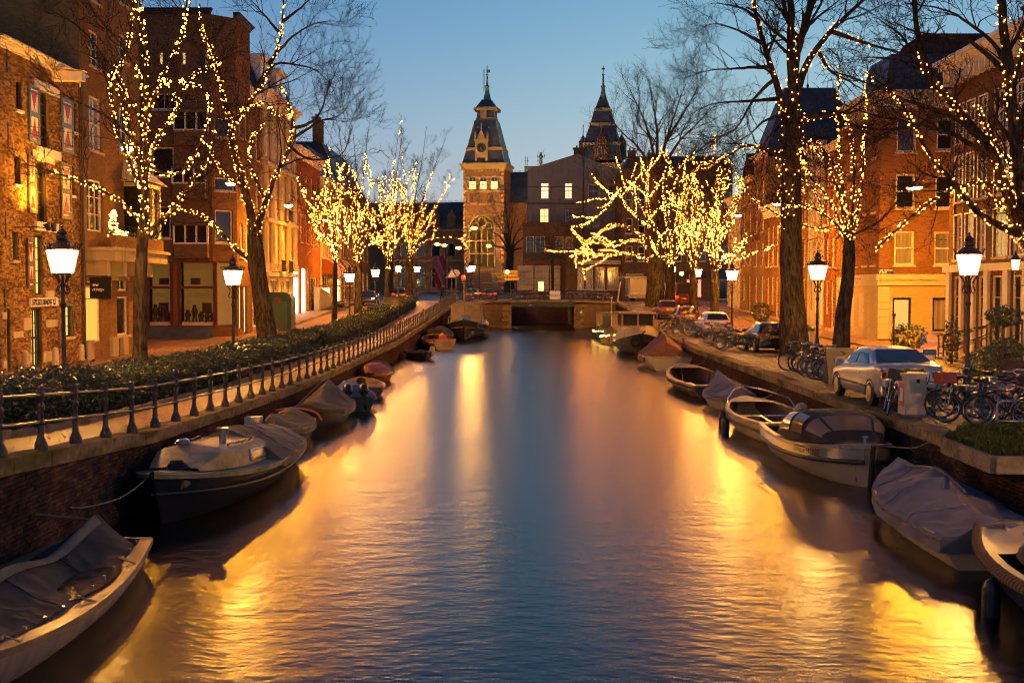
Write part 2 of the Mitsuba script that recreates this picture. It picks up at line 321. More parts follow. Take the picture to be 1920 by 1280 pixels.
# ---------------------------------------------------------------- houses
Zv = V(0, 0, 1)
class Frame:                                  # a facade plane: u along it, v up, n out of it
    def __init__(s, O, U, N): s.O, s.U, s.N = V(*O), unit(U), unit(N); s.R = np.stack([s.U, s.N, Zv], 1)
    def p(s, u, v, n=0.0): return s.O + s.U * u + Zv * v + s.N * n
    def px(s, x, y):                          # (u, v) of the facade point seen there
        d = ray(x, y); t = np.dot(s.O - EYE, s.N) / np.dot(d, s.N); q = EYE + d * t - s.O; return np.dot(q, s.U), q[2]
    def rect(s, x0, y0, x1, y1):              # pixel corners: at x0 the top, at x1 the bottom
        a, b = s.px(x0, y0), s.px(x1, y1); u0, u1 = sorted((a[0], b[0])); v0, v1 = sorted((a[1], b[1])); return u0, v0, u1, v1
    def box(s, m, u0, v0, u1, v1, n0, n1): return m.box(s.p((u0 + u1) / 2, (v0 + v1) / 2, (n0 + n1) / 2), (abs(u1 - u0), abs(n1 - n0), abs(v1 - v0)), s.R)
    def quad(s, m, u0, v0, u1, v1, n):
        if np.dot(np.cross(s.U, Zv), s.N) < 0: u0, u1 = u1, u0
        return m.quad(s.p(u0, v0, n), s.p(u1, v0, n), s.p(u1, v1, n), s.p(u0, v1, n))
def wall_mesh(F, W, H, holes, depth, reveal=.22, m=None, v0=0.0, sides=True):
    m = m or M(); hs = [h[:4] for h in holes]
    us = sorted({0, W, *[min(max(h[i], 0), W) for h in hs for i in (0, 2)]}); vs = sorted({v0, H, *[min(max(h[i], v0), H) for h in hs for i in (1, 3)]})
    for a, b in zip(us, us[1:]):
        for c, d in zip(vs, vs[1:]):
            mu, mv = (a + b) / 2, (c + d) / 2
            if not any(h[0] < mu < h[2] and h[1] < mv < h[3] for h in hs): F.quad(m, a, c, b, d, 0)
    for h in hs:
        a, c, b, d = h; r = -reveal
        m.quad(F.p(a, c), F.p(b, c), F.p(b, c, r), F.p(a, c, r)); m.quad(F.p(a, d), F.p(b, d), F.p(b, d, r), F.p(a, d, r))
        m.quad(F.p(a, c), F.p(a, d), F.p(a, d, r), F.p(a, c, r)); m.quad(F.p(b, c), F.p(b, d), F.p(b, d, r), F.p(b, c, r))
    if sides:
        for a in (0, W): m.quad(F.p(a, v0), F.p(a, H), F.p(a, H, -depth), F.p(a, v0, -depth))
        m.quad(F.p(0, v0, -depth), F.p(W, v0, -depth), F.p(W, H, -depth), F.p(0, H, -depth)); m.quad(F.p(0, H), F.p(W, H), F.p(W, H, -depth), F.p(0, H, -depth))
    return m
def window(b, F, r, st):
    """r: (u0, v0, u1, v1). st: nx, ny panes, rail, frame, pane, sill, lintel, lit, name"""
    u0, v0, u1, v1 = r; g = dict(nx=1, ny=2, frame='mat_white_paint', pane='mat_glass', sill='mat_stone_pale', lintel=None, lit=None, fw=.085, n=-.14, name='window', surround=0); g.update(st)
    n, fw = g['n'], min(g['fw'], (u1 - u0) / 4); w = nm(f"{b}__{g['name']}"); m = M(); t = .03
    F.box(m, u0, v0, u0 + fw, v1, n - .05, n + t); F.box(m, u1 - fw, v0, u1, v1, n - .05, n + t)
    F.box(m, u0 + fw, v1 - fw, u1 - fw, v1, n - .05, n + t); F.box(m, u0 + fw, v0, u1 - fw, v0 + fw, n - .05, n + t)
    for i in range(1, g['nx']): c = u0 + (u1 - u0) * i / g['nx']; F.box(m, c - .018, v0 + fw, c + .018, v1 - fw, n - .04, n + .012)
    for i in range(1, g['ny']):
        c = v0 + (v1 - v0) * i / g['ny']; k = .04 if 2 * i == g['ny'] else .016; F.box(m, u0 + fw, c - k, u1 - fw, c + k, n - .04, n + .02)
    put(w, m, g['frame'])
    q = M(); F.quad(q, u0 + fw * .5, v0 + fw * .5, u1 - fw * .5, v1 - fw * .5, n - .045)
    if g['lit'] is not None:
        e = glow(g['lit']); e['sampling_weight'] = g.get('weight', .12); part(w, 'pane', q, 'mat_litpane', emitter=e)
    else: part(w, 'pane', q, g['pane'])
    if g['sill']: s_ = M(); F.box(s_, u0 - .08, v0 - .11, u1 + .08, v0 - .003, -.2, .09); part(w, 'sill', s_, g['sill'])
    if g['lintel']: s_ = M(); F.box(s_, u0 - .12, v1 + .003, u1 + .12, v1 + .24, -.2, .035); part(w, 'lintel', s_, g['lintel'])
    if g['surround']:
        s_ = M(); k = g['surround']
        F.box(s_, u0 - k, v0, u0 - .002, v1 + k, -.1, .03); F.box(s_, u1 + .002, v0, u1 + k, v1 + k, -.1, .03); F.box(s_, u0, v1 + .002, u1, v1 + k, -.1, .031); part(w, 'surround', s_, g['frame'])
    return w
def cornice(b, F, W, H, h=.5, pr=.4, m='mat_white_paint', name='cornice', u0=0.0, brackets=0):
    c = M(); k = [(0, .25), (.28, .45), (.55, .7), (.8, 1.0)]
    for i, (a, p) in enumerate(k): e = k[i + 1][0] if i < 3 else 1.0; F.box(c, u0 - pr * p * .5, H + h * a, W + pr * p * .5, H + h * e - .001, -.1, pr * p)
    if brackets:
        for i in range(brackets): u = u0 + (W - u0) * (i + .5) / brackets; F.box(c, u - .07, H - .25, u + .07, H + h * .5, -.02, pr * .6)
    part(b, name, c, m)
def gable_roof(b, F, W, H, depth, rise, m='mat_tiles', along='u', over=.15, v_in=0.0, inset=0.0):
    r = M()
    if along == 'u':
        n0, n1, nm_ = over, -depth - over, -depth / 2
        r.quad(F.p(-over, H, n0), F.p(W + over, H, n0), F.p(W + over, H + rise, nm_), F.p(-over, H + rise, nm_)); r.quad(F.p(-over, H, n1), F.p(W + over, H, n1), F.p(W + over, H + rise, nm_), F.p(-over, H + rise, nm_))
        for u in (-over, W + over): r.add([F.p(u, H, n0), F.p(u, H, n1), F.p(u, H + rise, nm_)], [[0, 1, 2]])
    else:
        for u in (-over, W + over): r.quad(F.p(u, H, over), F.p(W / 2, H + rise, over), F.p(W / 2, H + rise, -depth), F.p(u, H, -depth))
        r.add([F.p(-over, H, over), F.p(W + over, H, over), F.p(W / 2, H + rise, over)], [[0, 1, 2]])
    return part(b, 'roof', r, m)
def mansard(b, F, W, H, depth, rise, inset, m='mat_slate', top=None, name='roof'):
    r = M(); i = inset; A = [F.p(0, H, 0), F.p(W, H, 0), F.p(W, H, -depth), F.p(0, H, -depth)]; B = [F.p(i, H + rise, -i), F.p(W - i, H + rise, -i), F.p(W - i, H + rise, -depth + i), F.p(i, H + rise, -depth + i)]
    for k in range(4): r.quad(A[k], A[(k + 1) % 4], B[(k + 1) % 4], B[k])
    if top is None: r.quad(*B)
    else:
        c = F.p(W / 2, H + rise + top, -depth / 2)
        for k in range(4): r.add([B[k], B[(k + 1) % 4], c], [[0, 1, 2]])
    return part(b, name, r, m)
def chimney(b, F, u, v, n, w=.7, h=1.4, m='mat_brick_dark', holder='roof'):
    c = M(); F.box(c, u - w / 2, v, u + w / 2, v + h, n - w / 2, n + w / 2); F.box(c, u - w * .6, v + h + .002, u + w * .6, v + h + .15, n - w * .6, n + w * .6)
    for k in (-1, 1): c.lathe([(.1, 0), (.12, .35), (0, .35)], 8, F.p(u + k * w * .25, v + h + .15, n))
    part(b, 'chimney', c, m)
def anchor(b, F, u, v, h=.9): c = M(); F.box(c, u - .02, v, u + .02, v + h, .0, .05); F.box(c, u - .05, v + h * .6, u + .05, v + h * .6 + .05, .0, .04); part(b, 'wall_anchor', c, 'mat_iron')
LITW, LITY = (1.25, .82, .33), (1.0, .72, .16)
XLF, XRF = -18.8, 20.9

# --- warehouse with painted shutters
def Lf(y0): return Frame((XLF, y0, 0), (0, 1, 0), (1, 0, 0))
F = Lf(45.0); W, H = 8.55, 12.05
b = thing('shutter_warehouse', 'brick warehouse with red and cream painted shutters, hoist beam and white cornice', 'building')
RS = {}
for k, q in dict(top=(71, 168, 92.5, 281), mid=(67, 300, 88, 418), low=(63, 441, 81, 552), w1=(29, 150, 40, 208), w2=(26, 291, 38, 347), w3=(136, 203, 142.5, 249), w4=(131, 311, 138, 367), w5=(21.5, 434, 33.5, 488), door=(57.5, 578, 79, 671), w6=(121, 574, 136, 630), sdoor=(9.5, 579, 20, 690)).items(): RS[k] = list(F.rect(*q))
for k in ('door', 'sdoor'): RS[k][1] = 0.06
wl = wall_mesh(F, W, H, list(RS.values()), 9.0, m=M()); part(b, 'wall', wl, 'mat_mortar')
brick_patch(b, F.O, F.U, F.N, W, H, [tuple(r) for r in RS.values()], ['mat_brick_0', 'mat_brick_1', 'mat_brick_2'], 290, seed=4)
dk = dict(frame='mat_dark_wood', sill=None, fw=.07)
window(b, F, RS['top'], dict(nx=2, ny=5, **dk)); window(b, F, RS['mid'], dict(nx=2, ny=4, **dk))
window(b, F, RS['low'], dict(nx=2, ny=5, lit=LITY, frame='mat_dark_wood', fw=.06, sill=None))
for k in ('w1', 'w2', 'w3', 'w4'): window(b, F, RS[k], dict(nx=1, ny=2, sill='mat_white_paint', frame='mat_dark_wood', fw=.07))
window(b, F, RS['w5'], dict(nx=1, ny=2, lit=LITY, frame='mat_dark_wood', fw=.05)); window(b, F, RS['w6'], dict(nx=2, ny=3, lit=LITY, frame='mat_black_paint', surround=.12, fw=.05))
window(b, F, RS['door'], dict(nx=4, ny=4, lit=LITY, frame='mat_black_paint', name='door', fw=.1)); window(b, F, RS['sdoor'], dict(nx=1, ny=1, frame='mat_stone', pane='mat_dark_wood', name='side_door'))
cornice(b, F, W, H, .34, .42)
for k, ov in (('top', .45), ('mid', .35)):
    u0, v0, u1, v1 = RS[k]; c = M(); F.box(c, u0 - ov, v1 + .002, u1 + ov * 2.4, v1 + .38, -.1, .06); part(b, 'lintel_beam', c, 'mat_white_paint')
    c = M(); F.box(c, u0 - .3, v0 - .36, u1 + 1.0, v0 - .003, -.1, .12); part(b, 'sill_beam', c, 'mat_white_paint')
def shutter(u0, u1, v0, v1, fm, lab):
    s_ = nm(f'{b}__shutter'); m = M(); n0, n1 = .05, .11; vm = (v0 + v1) / 2; e = .14
    for a in ((u0, v0, u0 + e, v1), (u1 - e, v0, u1, v1), (u0 + e, v0, u1 - e, v0 + e), (u0 + e, v1 - e, u1 - e, v1), (u0 + e, vm - e * .7, u1 - e, vm + e * .7)): F.box(m, *a, n0, n1)
    put(s_, m, fm); labels[s_] = {'label': lab}
    for a, c, up in ((v0 + e, vm - e * .7, True), (vm + e * .7, v1 - e, False)):
        q = M(); F.box(q, u0 + e, a, u1 - e, c, n0, n0 + .03); part(s_, 'panel', q, 'mat_white_paint')
        t = M(); w = u1 - u0 - 2 * e; ux = (u0 + u1) / 2; y0, y1 = (a + .06, c - .08) if up else (c - .06, a + .08)
        t.add([F.p(u0 + e + .06 * w, y0, n0 + .036), F.p(u1 - e - .06 * w, y0, n0 + .036), F.p(ux, y1, n0 + .036)], [[0, 1, 2]]); part(s_, 'red_triangle', t, 'mat_shutter_red')
    h = M()
    for v in (v0 + .3, v1 - .3): F.box(h, u0 - .05, v, u1 + .02, v + .05, n1, n1 + .012)
    part(s_, 'hinge', h, 'mat_iron')
mat('shutter_red', prin((.36, .03, .03), .5)); mat('shutter_blue', prin((.10, .15, .20), .5)); mat('shutter_olive', prin((.13, .10, .04), .5))
for q, fm, lab in (((50, 157, 71, 272), 'mat_shutter_blue', 'blue framed shutter with red triangles, upper one at the near jamb'), ((112, 182, 134.5, 290), 'mat_shutter_blue', 'blue framed shutter with red triangles, upper one at the far jamb'),
                   ((49, 290, 65.5, 401), 'mat_shutter_olive', 'olive framed shutter with red triangles, middle one at the near jamb'), ((110, 303, 131, 413), 'mat_shutter_olive', 'olive framed shutter with red triangles, middle one at the far jamb'), ((47, 446, 62, 541), 'mat_shutter_olive', 'shutter beside the lit window over the door')):
    u0, v0, u1, v1 = F.rect(*q); shutter(u0, u1, v0, v1, fm, lab)
u0, v0 = F.px(100, 150); hb = M(); F.box(hb, u0 - .22, v0 - .05, u0 + .22, v0 + .32, -.1, 1.25); hb.quad(F.p(u0 - .3, v0 + .33, 1.35), F.p(u0 + .3, v0 + .33, 1.35), F.p(u0 + .3, v0 + .5, -.1), F.p(u0 - .3, v0 + .5, -.1)); hb.tube([F.p(u0, v0 - .05, 1.1), F.p(u0, v0 - .3, 1.1)], .03)
part(b, 'hoist_beam', hb, 'mat_white_paint')
for x, y in ((12, 95), (14, 235), (9, 405), (8, 545)): anchor(b, F, *F.px(x, y + 40), h=.9)
c = M(); u0, v0, u1, v1 = F.rect(54, 559, 106, 573); F.box(c, u0, v0, u1, v1, .0, .09); sg = part(b, 'name_board', c, 'mat_white_paint'); labels[sg] = {'label': 'cream name board over the lit door'}
t = meshkit.text_mesh('SPIEGELGRACHT 13', .22, .012, True); tv = np.asarray(t.vertices); tv = tv * [(u1 - u0) * .84 / np.ptp(tv[:, 0]), 1, 1] - [0, .11, 0]
tv = np.array([F.p((u1 if False else u0) + .1 + p[0], (v0 + v1) / 2 + p[1], .092 + p[2]) for p in tv]); part(sg, 'lettering', (tv, t.faces), 'mat_black_paint')
c = M()
for q in ((43, 596, 58, 618), (85, 600, 106, 612), (85, 545, 100, 562), (24, 622, 42, 632), (50, 664, 57, 680), (80, 660, 103, 676), (3, 585, 11, 598), (4, 675, 11, 690)):
    u0, v0, u1, v1 = F.rect(*q); F.box(c, u0, v0, u1, v1, 0, .05); part(b, 'stone_block', c, 'mat_stone_pale'); c = M()
c = M(); c.tube([F.p(W + .08, .1, .12), F.p(W + .08, H + .1, .12)], .055, 8); part(b, 'drainpipe', c, 'mat_lead', 60)
gable_roof(b, F, W, H + .36, 9.0, 2.2)
def floodlamp(F, u, v, n, lab, aims, I=30.0):
    f = thing('flood_lamp', lab, 'flood lamp'); c = M(); c.tube([F.p(u - .9, v, .0), F.p(u - .9, v, n), F.p(u, v, n)], .025, 6); part(f, 'arm', c, 'mat_iron')
    for i, du in enumerate((-.05, .55)):
        p = F.p(u + du, v + .1, n); d = unit(F.p(u + du + aims[i], v + 3.2, 0) - p); R = np.stack([unit(np.cross(d, Zv)), np.cross(unit(np.cross(d, Zv)), d), d], 1)
        c = M().lathe([(0, -.2), (.09, -.2), (.13, .0), (.15, .1)], 10, p, R); part(f, 'housing', c, 'mat_iron', 40)
        g = M().lathe([(.13, .08), (0, .085)], 10, p, R); part(f, 'glass', g, 'mat_bulb', emitter=glow(LAMP * 12))
        scene[nm('flood_light')] = {'type': 'spot', 'to_world': T().look_at(origin=(p + d * .15).tolist(), target=(p + d).tolist(), up=[0, 1, .01]), 'intensity': rgb(LAMP * I * KL), 'cutoff_angle': 48, 'beam_width': 22, 'sampling_weight': 2.5}
u0, v0 = F.px(46, 428); floodlamp(F, u0, v0, .9, 'pair of lit flood lamps on a wall arm between painted shutters', (-.5, .9), 120)
# small signs and the blade sign
s_ = thing('hanging_sign', 'black square hanging sign with white lettering beside the drainpipe', 'sign')
u0, v0, u1, v1 = F.rect(146, 519, 171, 559); uu = W + .35; c = M(); zb, zt = F.px(158, 559)[1], F.px(158, 519)[1]; c.box((XLF + .75, F.O[1] + uu, (zb + zt) / 2), (.95, .06, zt - zb)); part(s_, 'board', c, 'mat_black_paint')
c = M(); c.tube([F.p(uu, zt + .03, 0), F.p(uu, zt + .03, 1.2)], .02); c.tube([F.p(uu, zb - .02, 0), F.p(uu, zb - .02, 1.2)], .02); part(s_, 'bracket', c, 'mat_iron')
for txt, dz in (('new', .06), ('vintage', -.14)):
    t = meshkit.text_mesh(txt, .13, .006, True); tv = np.asarray(t.vertices); tv = np.array([(XLF + .36 + p[0] * .85, F.O[1] + uu - .031 - p[2], (zb + zt) / 2 + dz + p[1]) for p in tv]); part(s_, 'lettering', (tv, t.faces), 'mat_white_paint')

# --- tall neighbour with stone ground floor
F = Frame((XLF, 53.75, 0), (0, 1, 0), (1, 0, 0)); W, H = 8.6, 22.0
b = thing('balcony_house', 'tall brown brick house with stone balcony ledge and lit doorway', 'building')
HS = []
for q, st in (((166, 52, 187, 131), dict(nx=2, ny=4)), ((166, 176, 192, 288), dict(nx=2, ny=2, pane='mat_glass_curtain')), ((223, 198, 243, 292), dict(nx=1, ny=2)), ((223, 60, 240, 120), dict(nx=1, ny=2)), ((162, 333, 194, 436), dict(nx=3, ny=3, sill=None)), ((159, 536, 191, 640), dict(nx=1, ny=1, lit=(1.3, .55, .08), name='doorway', sill=None)), ((219, 556, 242, 627), dict(nx=1, ny=1, lit=None)), ((162, 497, 188, 530), dict(nx=2, ny=1, sill=None)), ((220, 500, 240, 545), dict(nx=2, ny=1, sill=None)), ((166, -70, 187, 10), dict(nx=2, ny=4)), ((223, -70, 240, 15), dict(nx=2, ny=4))):
    r = F.rect(*q); HS.append((r, st))
part(b, 'wall', wall_mesh(F, W, H, [r for r, _ in HS], 12), 'mat_brick_warm')
for r, st in HS: window(b, F, r, st)
u0, v0 = F.px(240, 490); u1, v1 = F.px(200, 466)
c = M(); F.box(c, .3, v0 - .1, W + .05, v0 + .35, -.1, 1.3); F.box(c, .15, v0 + .352, W + .1, v0 + .5, -.1, 1.45); led = part(b, 'balcony_ledge', c, 'mat_stone')
c = M()
for u in (.55, 2.9, 4.6, 7.0): F.box(c, u, v0 - .75, u + .5, v0 - .102, -.05, .9); F.box(c, u + .05, v0 - .95, u + .45, v0 - .752, -.05, .5); part(b, 'console', c, 'mat_stone'); c = M()
c = M()
for u in (.1, 3.5, 5.0, 7.6): F.box(c, u, 0, u + .8, .9, 0, .18); part(b, 'plinth', c, 'mat_stone'); c = M()
c = M(); F.box(c, .5, v0 + .502, 8.0, v0 + 1.05, 1.1, 1.3); part(b, 'balcony_parapet', c, 'mat_brick_warm')
r = F.rect(234, 350, 262, 440); Fb = Frame(F.p(r[0] - .2, 0, 0), F.U, F.N); zz = r[1]
c = M(); F.box(c, r[0] - .2, v0 + .5, r[2] + .3, zz, -.1, 1.0); F.box(c, r[0] - .2, r[3] + .002, r[2] + .3, r[3] + .2, -.1, 1.0)
for du in (-.2, (r[2] - r[0]) / 2, r[2] - r[0] + .15): F.box(c, r[0] + du, zz + .001, r[0] + du + .15, r[3], .8, 1.0)
bay = part(b, 'bay', c, 'mat_cream'); c = M(); F.box(c, r[0] - .1, zz + .002, r[2] + .2, r[3] - .002, -.05, .86); part(bay, 'pane', c, 'mat_glass')
c = M(); c.quad(F.p(r[0] - .5, r[3] + .21, 1.3), F.p(r[2] + .6, r[3] + .21, 1.3), F.p(r[2] + .3, r[3] + 1.3, 0), F.p(r[0] - .2, r[3] + 1.3, 0))
for u, uu in ((r[0] - .5, r[0] - .2), (r[2] + .6, r[2] + .3)): c.add([F.p(u, r[3] + .21, 1.3), F.p(u, r[3] + .21, 0), F.p(uu, r[3] + 1.3, 0)], [[0, 1, 2]])
part(bay, 'bay_roof', c, 'mat_cream')
cornice(b, F, W, H, .6, .5, 'mat_stone'); BALC = F.p(1.2, v0 + .5, 1.2)

# --- corner shop house with red shop window, its front across the side street
YC = 78.0
F = Frame((-25.6, YC, 0), (1, 0, 0), (0, -1, 0)); W, H = 6.6, 20.4
b = thing('corner_shop_house', 'brown brick corner house with red framed shop window and window bays', 'building')
HS = []
for q, st in (((297, 97, 306, 122), dict(lit=(.9, .65, .25), ny=1, sill=None)), ((340, 97, 349, 122), dict(lit=(.9, .65, .25), ny=1, sill=None)), ((383, 97, 392, 130), dict(lit=(.6, .4, .12), ny=1, sill=None)),
              ((284, 276, 326, 331), dict(nx=1, ny=1)), ((287, 387, 320, 447), dict(nx=1, ny=1)), ((284, 175, 330, 205), dict(nx=2, ny=1)),
              ((274, 490, 324, 612), dict(nx=1, ny=1, frame='mat_red_frame', pane='mat_shop', name='shop_window', sill=None, fw=.16)), ((334, 490, 406, 612), dict(nx=1, ny=1, frame='mat_red_frame', pane='mat_shop', name='shop_window', sill=None, fw=.16))):
    HS.append((F.rect(*q), st))
mat('shop', prin(proc(lambda p, n, uv: mix((.30, .20, .07), (.10, .06, .03), fbm(p.x * 1.7, p.z * 1.1, p.y * 1.7, 3))), .1, spec=.9))
part(b, 'wall', wall_mesh(F, W, H, [r for r, _ in HS if True], 10), 'mat_brick_dark')
shop_rects = []
for r, st in HS:
    if st.get('name') == 'shop_window':
        w = nm(f'{b}__shop_window'); m = M(); u0, v0, u1, v1 = r; fw = .14; vt = v0 + (v1 - v0) * .6
        for a in ((u0 - .05, v0, u0 + fw, v1), (u1 - fw, v0, u1 + .05, v1), (u0 + fw, v1 - .1, u1 - fw, v1), (u0 + fw, v0, u1 - fw, v0 + .06), (u0 + fw, vt - .07, u1 - fw, vt + .07)): F.box(m, *a, -.15, .06)
        put(w, m, 'mat_red_frame'); q = M(); F.quad(q, u0 + fw, v0, u1 - fw, v1, -.1); part(w, 'pane', q, 'mat_shopglass')
        q = M(); F.quad(q, u0, v0, u1, v1, -1.3); q.quad(F.p(u0, v0, -.2), F.p(u1, v0, -.2), F.p(u1, v0, -1.3), F.p(u0, v0, -1.3)); e = glow((.10, .052, .010)); e['sampling_weight'] = .15; part(w, 'lit_interior', q, 'mat_shop', emitter=e)
        q = M(); F.box(q, u0 + .15, v0 + .02, u1 - .15, v0 + .28, -.6, -.2); part(w, 'display_plinth', q, 'mat_cream'); rr = random.Random(int(u0 * 10)); q = M()
        for i in range(5):
            x = u0 + .4 + (u1 - u0 - .8) * i / 4; hh = rr.uniform(.5, 1.2); q.lathe([(0, 0), (.2, 0), (.12, hh * .3), (.22, hh * .6), (.1, hh * .85), (.13, hh * .95), (0, hh)], 8, F.p(x, v0 + .28, -.7 + rr.uniform(-.2, .2)))
        F.box(q, u0 + .5, vt + .2, u0 + 1.1, vt + .6, -1.2, -1.1); F.box(q, u1 - 1.2, v0 + .8, u1 - .6, v0 + 1.5, -1.25, -1.2); part(w, 'displayed_goods', q, 'mat_dark_wood'); labels[f'{w}__displayed_goods'] = {'kind': 'stuff'}
        shop_rects.append(r)
    else: window(b, F, r, st)
scene['mat_shopglass'] = {'type': 'thindielectric', 'int_ior': 1.5}
c = M(); vt = HS[-1][0][3]; F.box(c, 1.0, vt + .02, W + .1, vt + .32, -.02, .15); part(b, 'fascia', c, 'mat_brick_dark')
c = M(); F.box(c, .8, -.1, W + .02, HS[-1][0][1] - .003, -.02, .08); part(b, 'plinth', c, 'mat_lead')
for q0 in ((330, 213, 393, 247), (330, 424, 393, 458), (327, 318, 388, 346)):   # window bays that stand out
    u0, v0, u1, v1 = F.rect(*q0); m = M(); F.box(m, u0, v0 - .9, u1, v0, -.05, .55); F.box(m, u0 - .05, v1 + .001, u1 + .05, v1 + .2, -.05, .62)
    by = part(b, 'bay', m, 'mat_brick_dark'); m = M()
    for k in range(4): u = u0 + (u1 - u0) * k / 3; F.box(m, u - .05, v0 + .001, u + .05, v1, .4, .57)
    F.box(m, u0, v0 + .001, u1, v0 + .1, .41, .575); part(by, 'frame', m, 'mat_white_paint'); m = M(); F.box(m, u0 + .02, v0 + .05, u1 - .02, v1, 0, .45); part(by, 'pane', m, 'mat_glass')
F2 = Frame(F.p(W, 0, 0), unit((.75, .66, 0)), unit((.66, -.75, 0))); W2 = 1.75   # chamfered corner
r2 = [(.15, *[v for v in ()])] if False else []
v0s, v1s = HS[-1][0][1], HS[-1][0][3]
holes = [(.12, v0s, W2 - .12, v1s), (.2, F.px(400, 357)[1], W2 - .15, F.px(400, 332)[1]), (.2, F.px(400, 256)[1], W2 - .15, F.px(400, 220)[1]), (.2, F.px(400, 455)[1], W2 - .3, F.px(400, 393)[1])]
part(b, 'corner_wall', wall_mesh(F2, W2, H, holes, .3, sides=False), 'mat_brick_dark')
window(b, F2, holes[0], dict(frame='mat_red_frame', ny=1, lit=(.13, .07, .015), sill=None, name='shop_window'))
for h in holes[1:]: window(b, F2, h, dict(ny=1))
P3 = F2.p(W2, 0, 0); F3 = Frame(P3, (0, 1, 0), (1, 0, 0)); W3 = 4.4
holes = [(.4, .5, 1.5, 3.3), (1.8, .2, 3.0, 3.3), (.8, 5.2, 1.7, 7.4), (2.6, 5.2, 3.4, 7.4), (.8, 9.0, 1.7, 11.2), (2.6, 9.0, 3.4, 11.2), (.8, 13, 1.7, 15), (2.6, 13, 3.4, 15)]
part(b, 'side_wall', wall_mesh(F3, W3, H, holes, .3, sides=False), 'mat_brick_dark')
window(b, F3, holes[0], dict(frame='mat_red_frame', ny=1, lit=(1.9, 1.35, .55), sill=None, name='shop_window')); window(b, F3, holes[1], dict(frame='mat_red_frame', ny=1, lit=(1.9, 1.35, .55), sill=None, name='shop_door'))
for h in holes[2:]: window(b, F3, h, dict(ny=2))
cornice(b, F, W, H, .35, .35, 'mat_dark_wood'); cornice(b, F3, W3, H, .35, .35, 'mat_dark_wood', 'side_cornice')
c = M(); u0, v0, u1, v1 = F.rect(355, 471, 387.5, 480); F.box(c, u0, v0, u1, v1, 0, .03); sg = part(b, 'street_sign', c, 'mat_sign_blue')
mat('sign_blue', prin((.03, .05, .12), .4)); mat('sign_white', prin((.75, .75, .72), .4))
def letter(parent, F, txt, u, v, h, n, m, wmax=None, bold=True):
    t = meshkit.text_mesh(txt, h, .004, bold); tv = np.asarray(t.vertices); k = 1 if wmax is None else min(1, wmax / np.ptp(tv[:, 0]))
    part(parent, 'lettering', (np.array([F.p(u + p[0] * k, v + p[1], n + p[2]) for p in tv]), t.faces), m)
letter(sg, F, 'LANGE LEIDSEDWARS', u0 + .05, (v0 + v1) / 2 + .01, .1, .031, 'mat_sign_white', (u1 - u0) * .9); letter(sg, F, 'STRAAT', u0 + .05, (v0 + v1) / 2 - .13, .1, .031, 'mat_sign_white')
c = M(); u0, v0, u1, v1 = F.rect(275, 432, 288, 470); F.box(c, u0, v0, u1, v1, .02, .45); e = glow((2.6, 1.7, .6)); part(b, 'light_box', c, 'mat_lit', emitter=e)
# ---------------------------------------------------------------- rows of houses
mat('facade_stone', dif(proc(streaked((.58, .45, .24), .4))))
mat('facade_red', dif(proc(brickfn((.42, .13, .045), (.32, .09, .03), (.4, .24, .12)))))
mat('facade_ochre', dif(proc(streaked((.62, .42, .16), .3, (.3, .2, .1)))))
mat('blind', dif((.5, .43, .3)))
def house(name, label, F, W, H, wallm, floors, depth=10.0, cor=(.45, .35, 'mat_white_paint'), roof=('gable', 2.0), ground=None, seed=0, group=None, base=None):
    """floors: (v0, height, columns, width, style); ground: list of (u0, v0, u1, v1, style)"""
    b = thing(name, label, 'building', group); rng = random.Random(seed); HS = []
    for v0, h, n, w, st in floors:
        for i in range(n):
            u = W * (i + .5) / n; s2 = dict(st); t = rng.random()
            if 'lit' not in s2 and t < .28: s2['pane'] = 'mat_glass_curtain'
            HS.append(((u - w / 2, v0, u + w / 2, v0 + h), s2))
    for g in ground or []: HS.append((tuple(g[:4]), g[4]))
    part(b, 'wall', wall_mesh(F, W, H, [r for r, _ in HS], depth), wallm)
    for r, st in HS: window(b, F, r, st)
    if cor: cornice(b, F, W, H, *cor)
    if roof and roof[0] == 'gable': gable_roof(b, F, W, H + (cor[0] + .01 if cor else .01), depth, roof[1], over=.05); chimney(b, F, W * .8, H + roof[1] * .6, -depth * .45)
    elif roof and roof[0] == 'front': gable_roof(b, F, W, H + .01, depth, roof[1], along='v', over=.06); chimney(b, F, W * .7, H + roof[1] * .3, -depth * .45)
    elif roof and roof[0] == 'mansard': mansard(b, F, W, H + (cor[0] if cor else 0) + .01, depth, roof[1], roof[2])
    if base: c = M(); F.box(c, 0, -.2, W, base, -.02, .05); part(b, 'plinth', c, 'mat_stone')
    return b
def LF(ya): return Frame((XLF, ya, 0), (0, 1, 0), (1, 0, 0))
def RF(ya): return Frame((XRF, ya, 0), (0, 1, 0), (-1, 0, 0))
def litst(c, **k): return dict(lit=c, **k)
WN = dict(nx=2, ny=2); NS = dict(nx=1, ny=2)
house('brick_house', 'brown brick house with louvred shutter, between red corner shop and stone fronted house', LF(84.2), 8.0, 16.6, 'mat_brick_dark', [(12.6, 2.2, 3, 1.25, WN), (8.9, 2.4, 3, 1.25, WN), (5.2, 2.5, 3, 1.2, WN)],
      ground=[(.4, .15, 1.5, 3.2, litst((2.2, 1.6, .7), sill=None, ny=1)), (1.8, .15, 3.4, 3.2, litst((2.2, 1.6, .7), sill=None, ny=1)), (4.2, .4, 6.8, 3.0, dict(nx=2))], cor=(.7, .6, 'mat_white_paint'), roof=('mansard', 3.4, 1.6), seed=1)
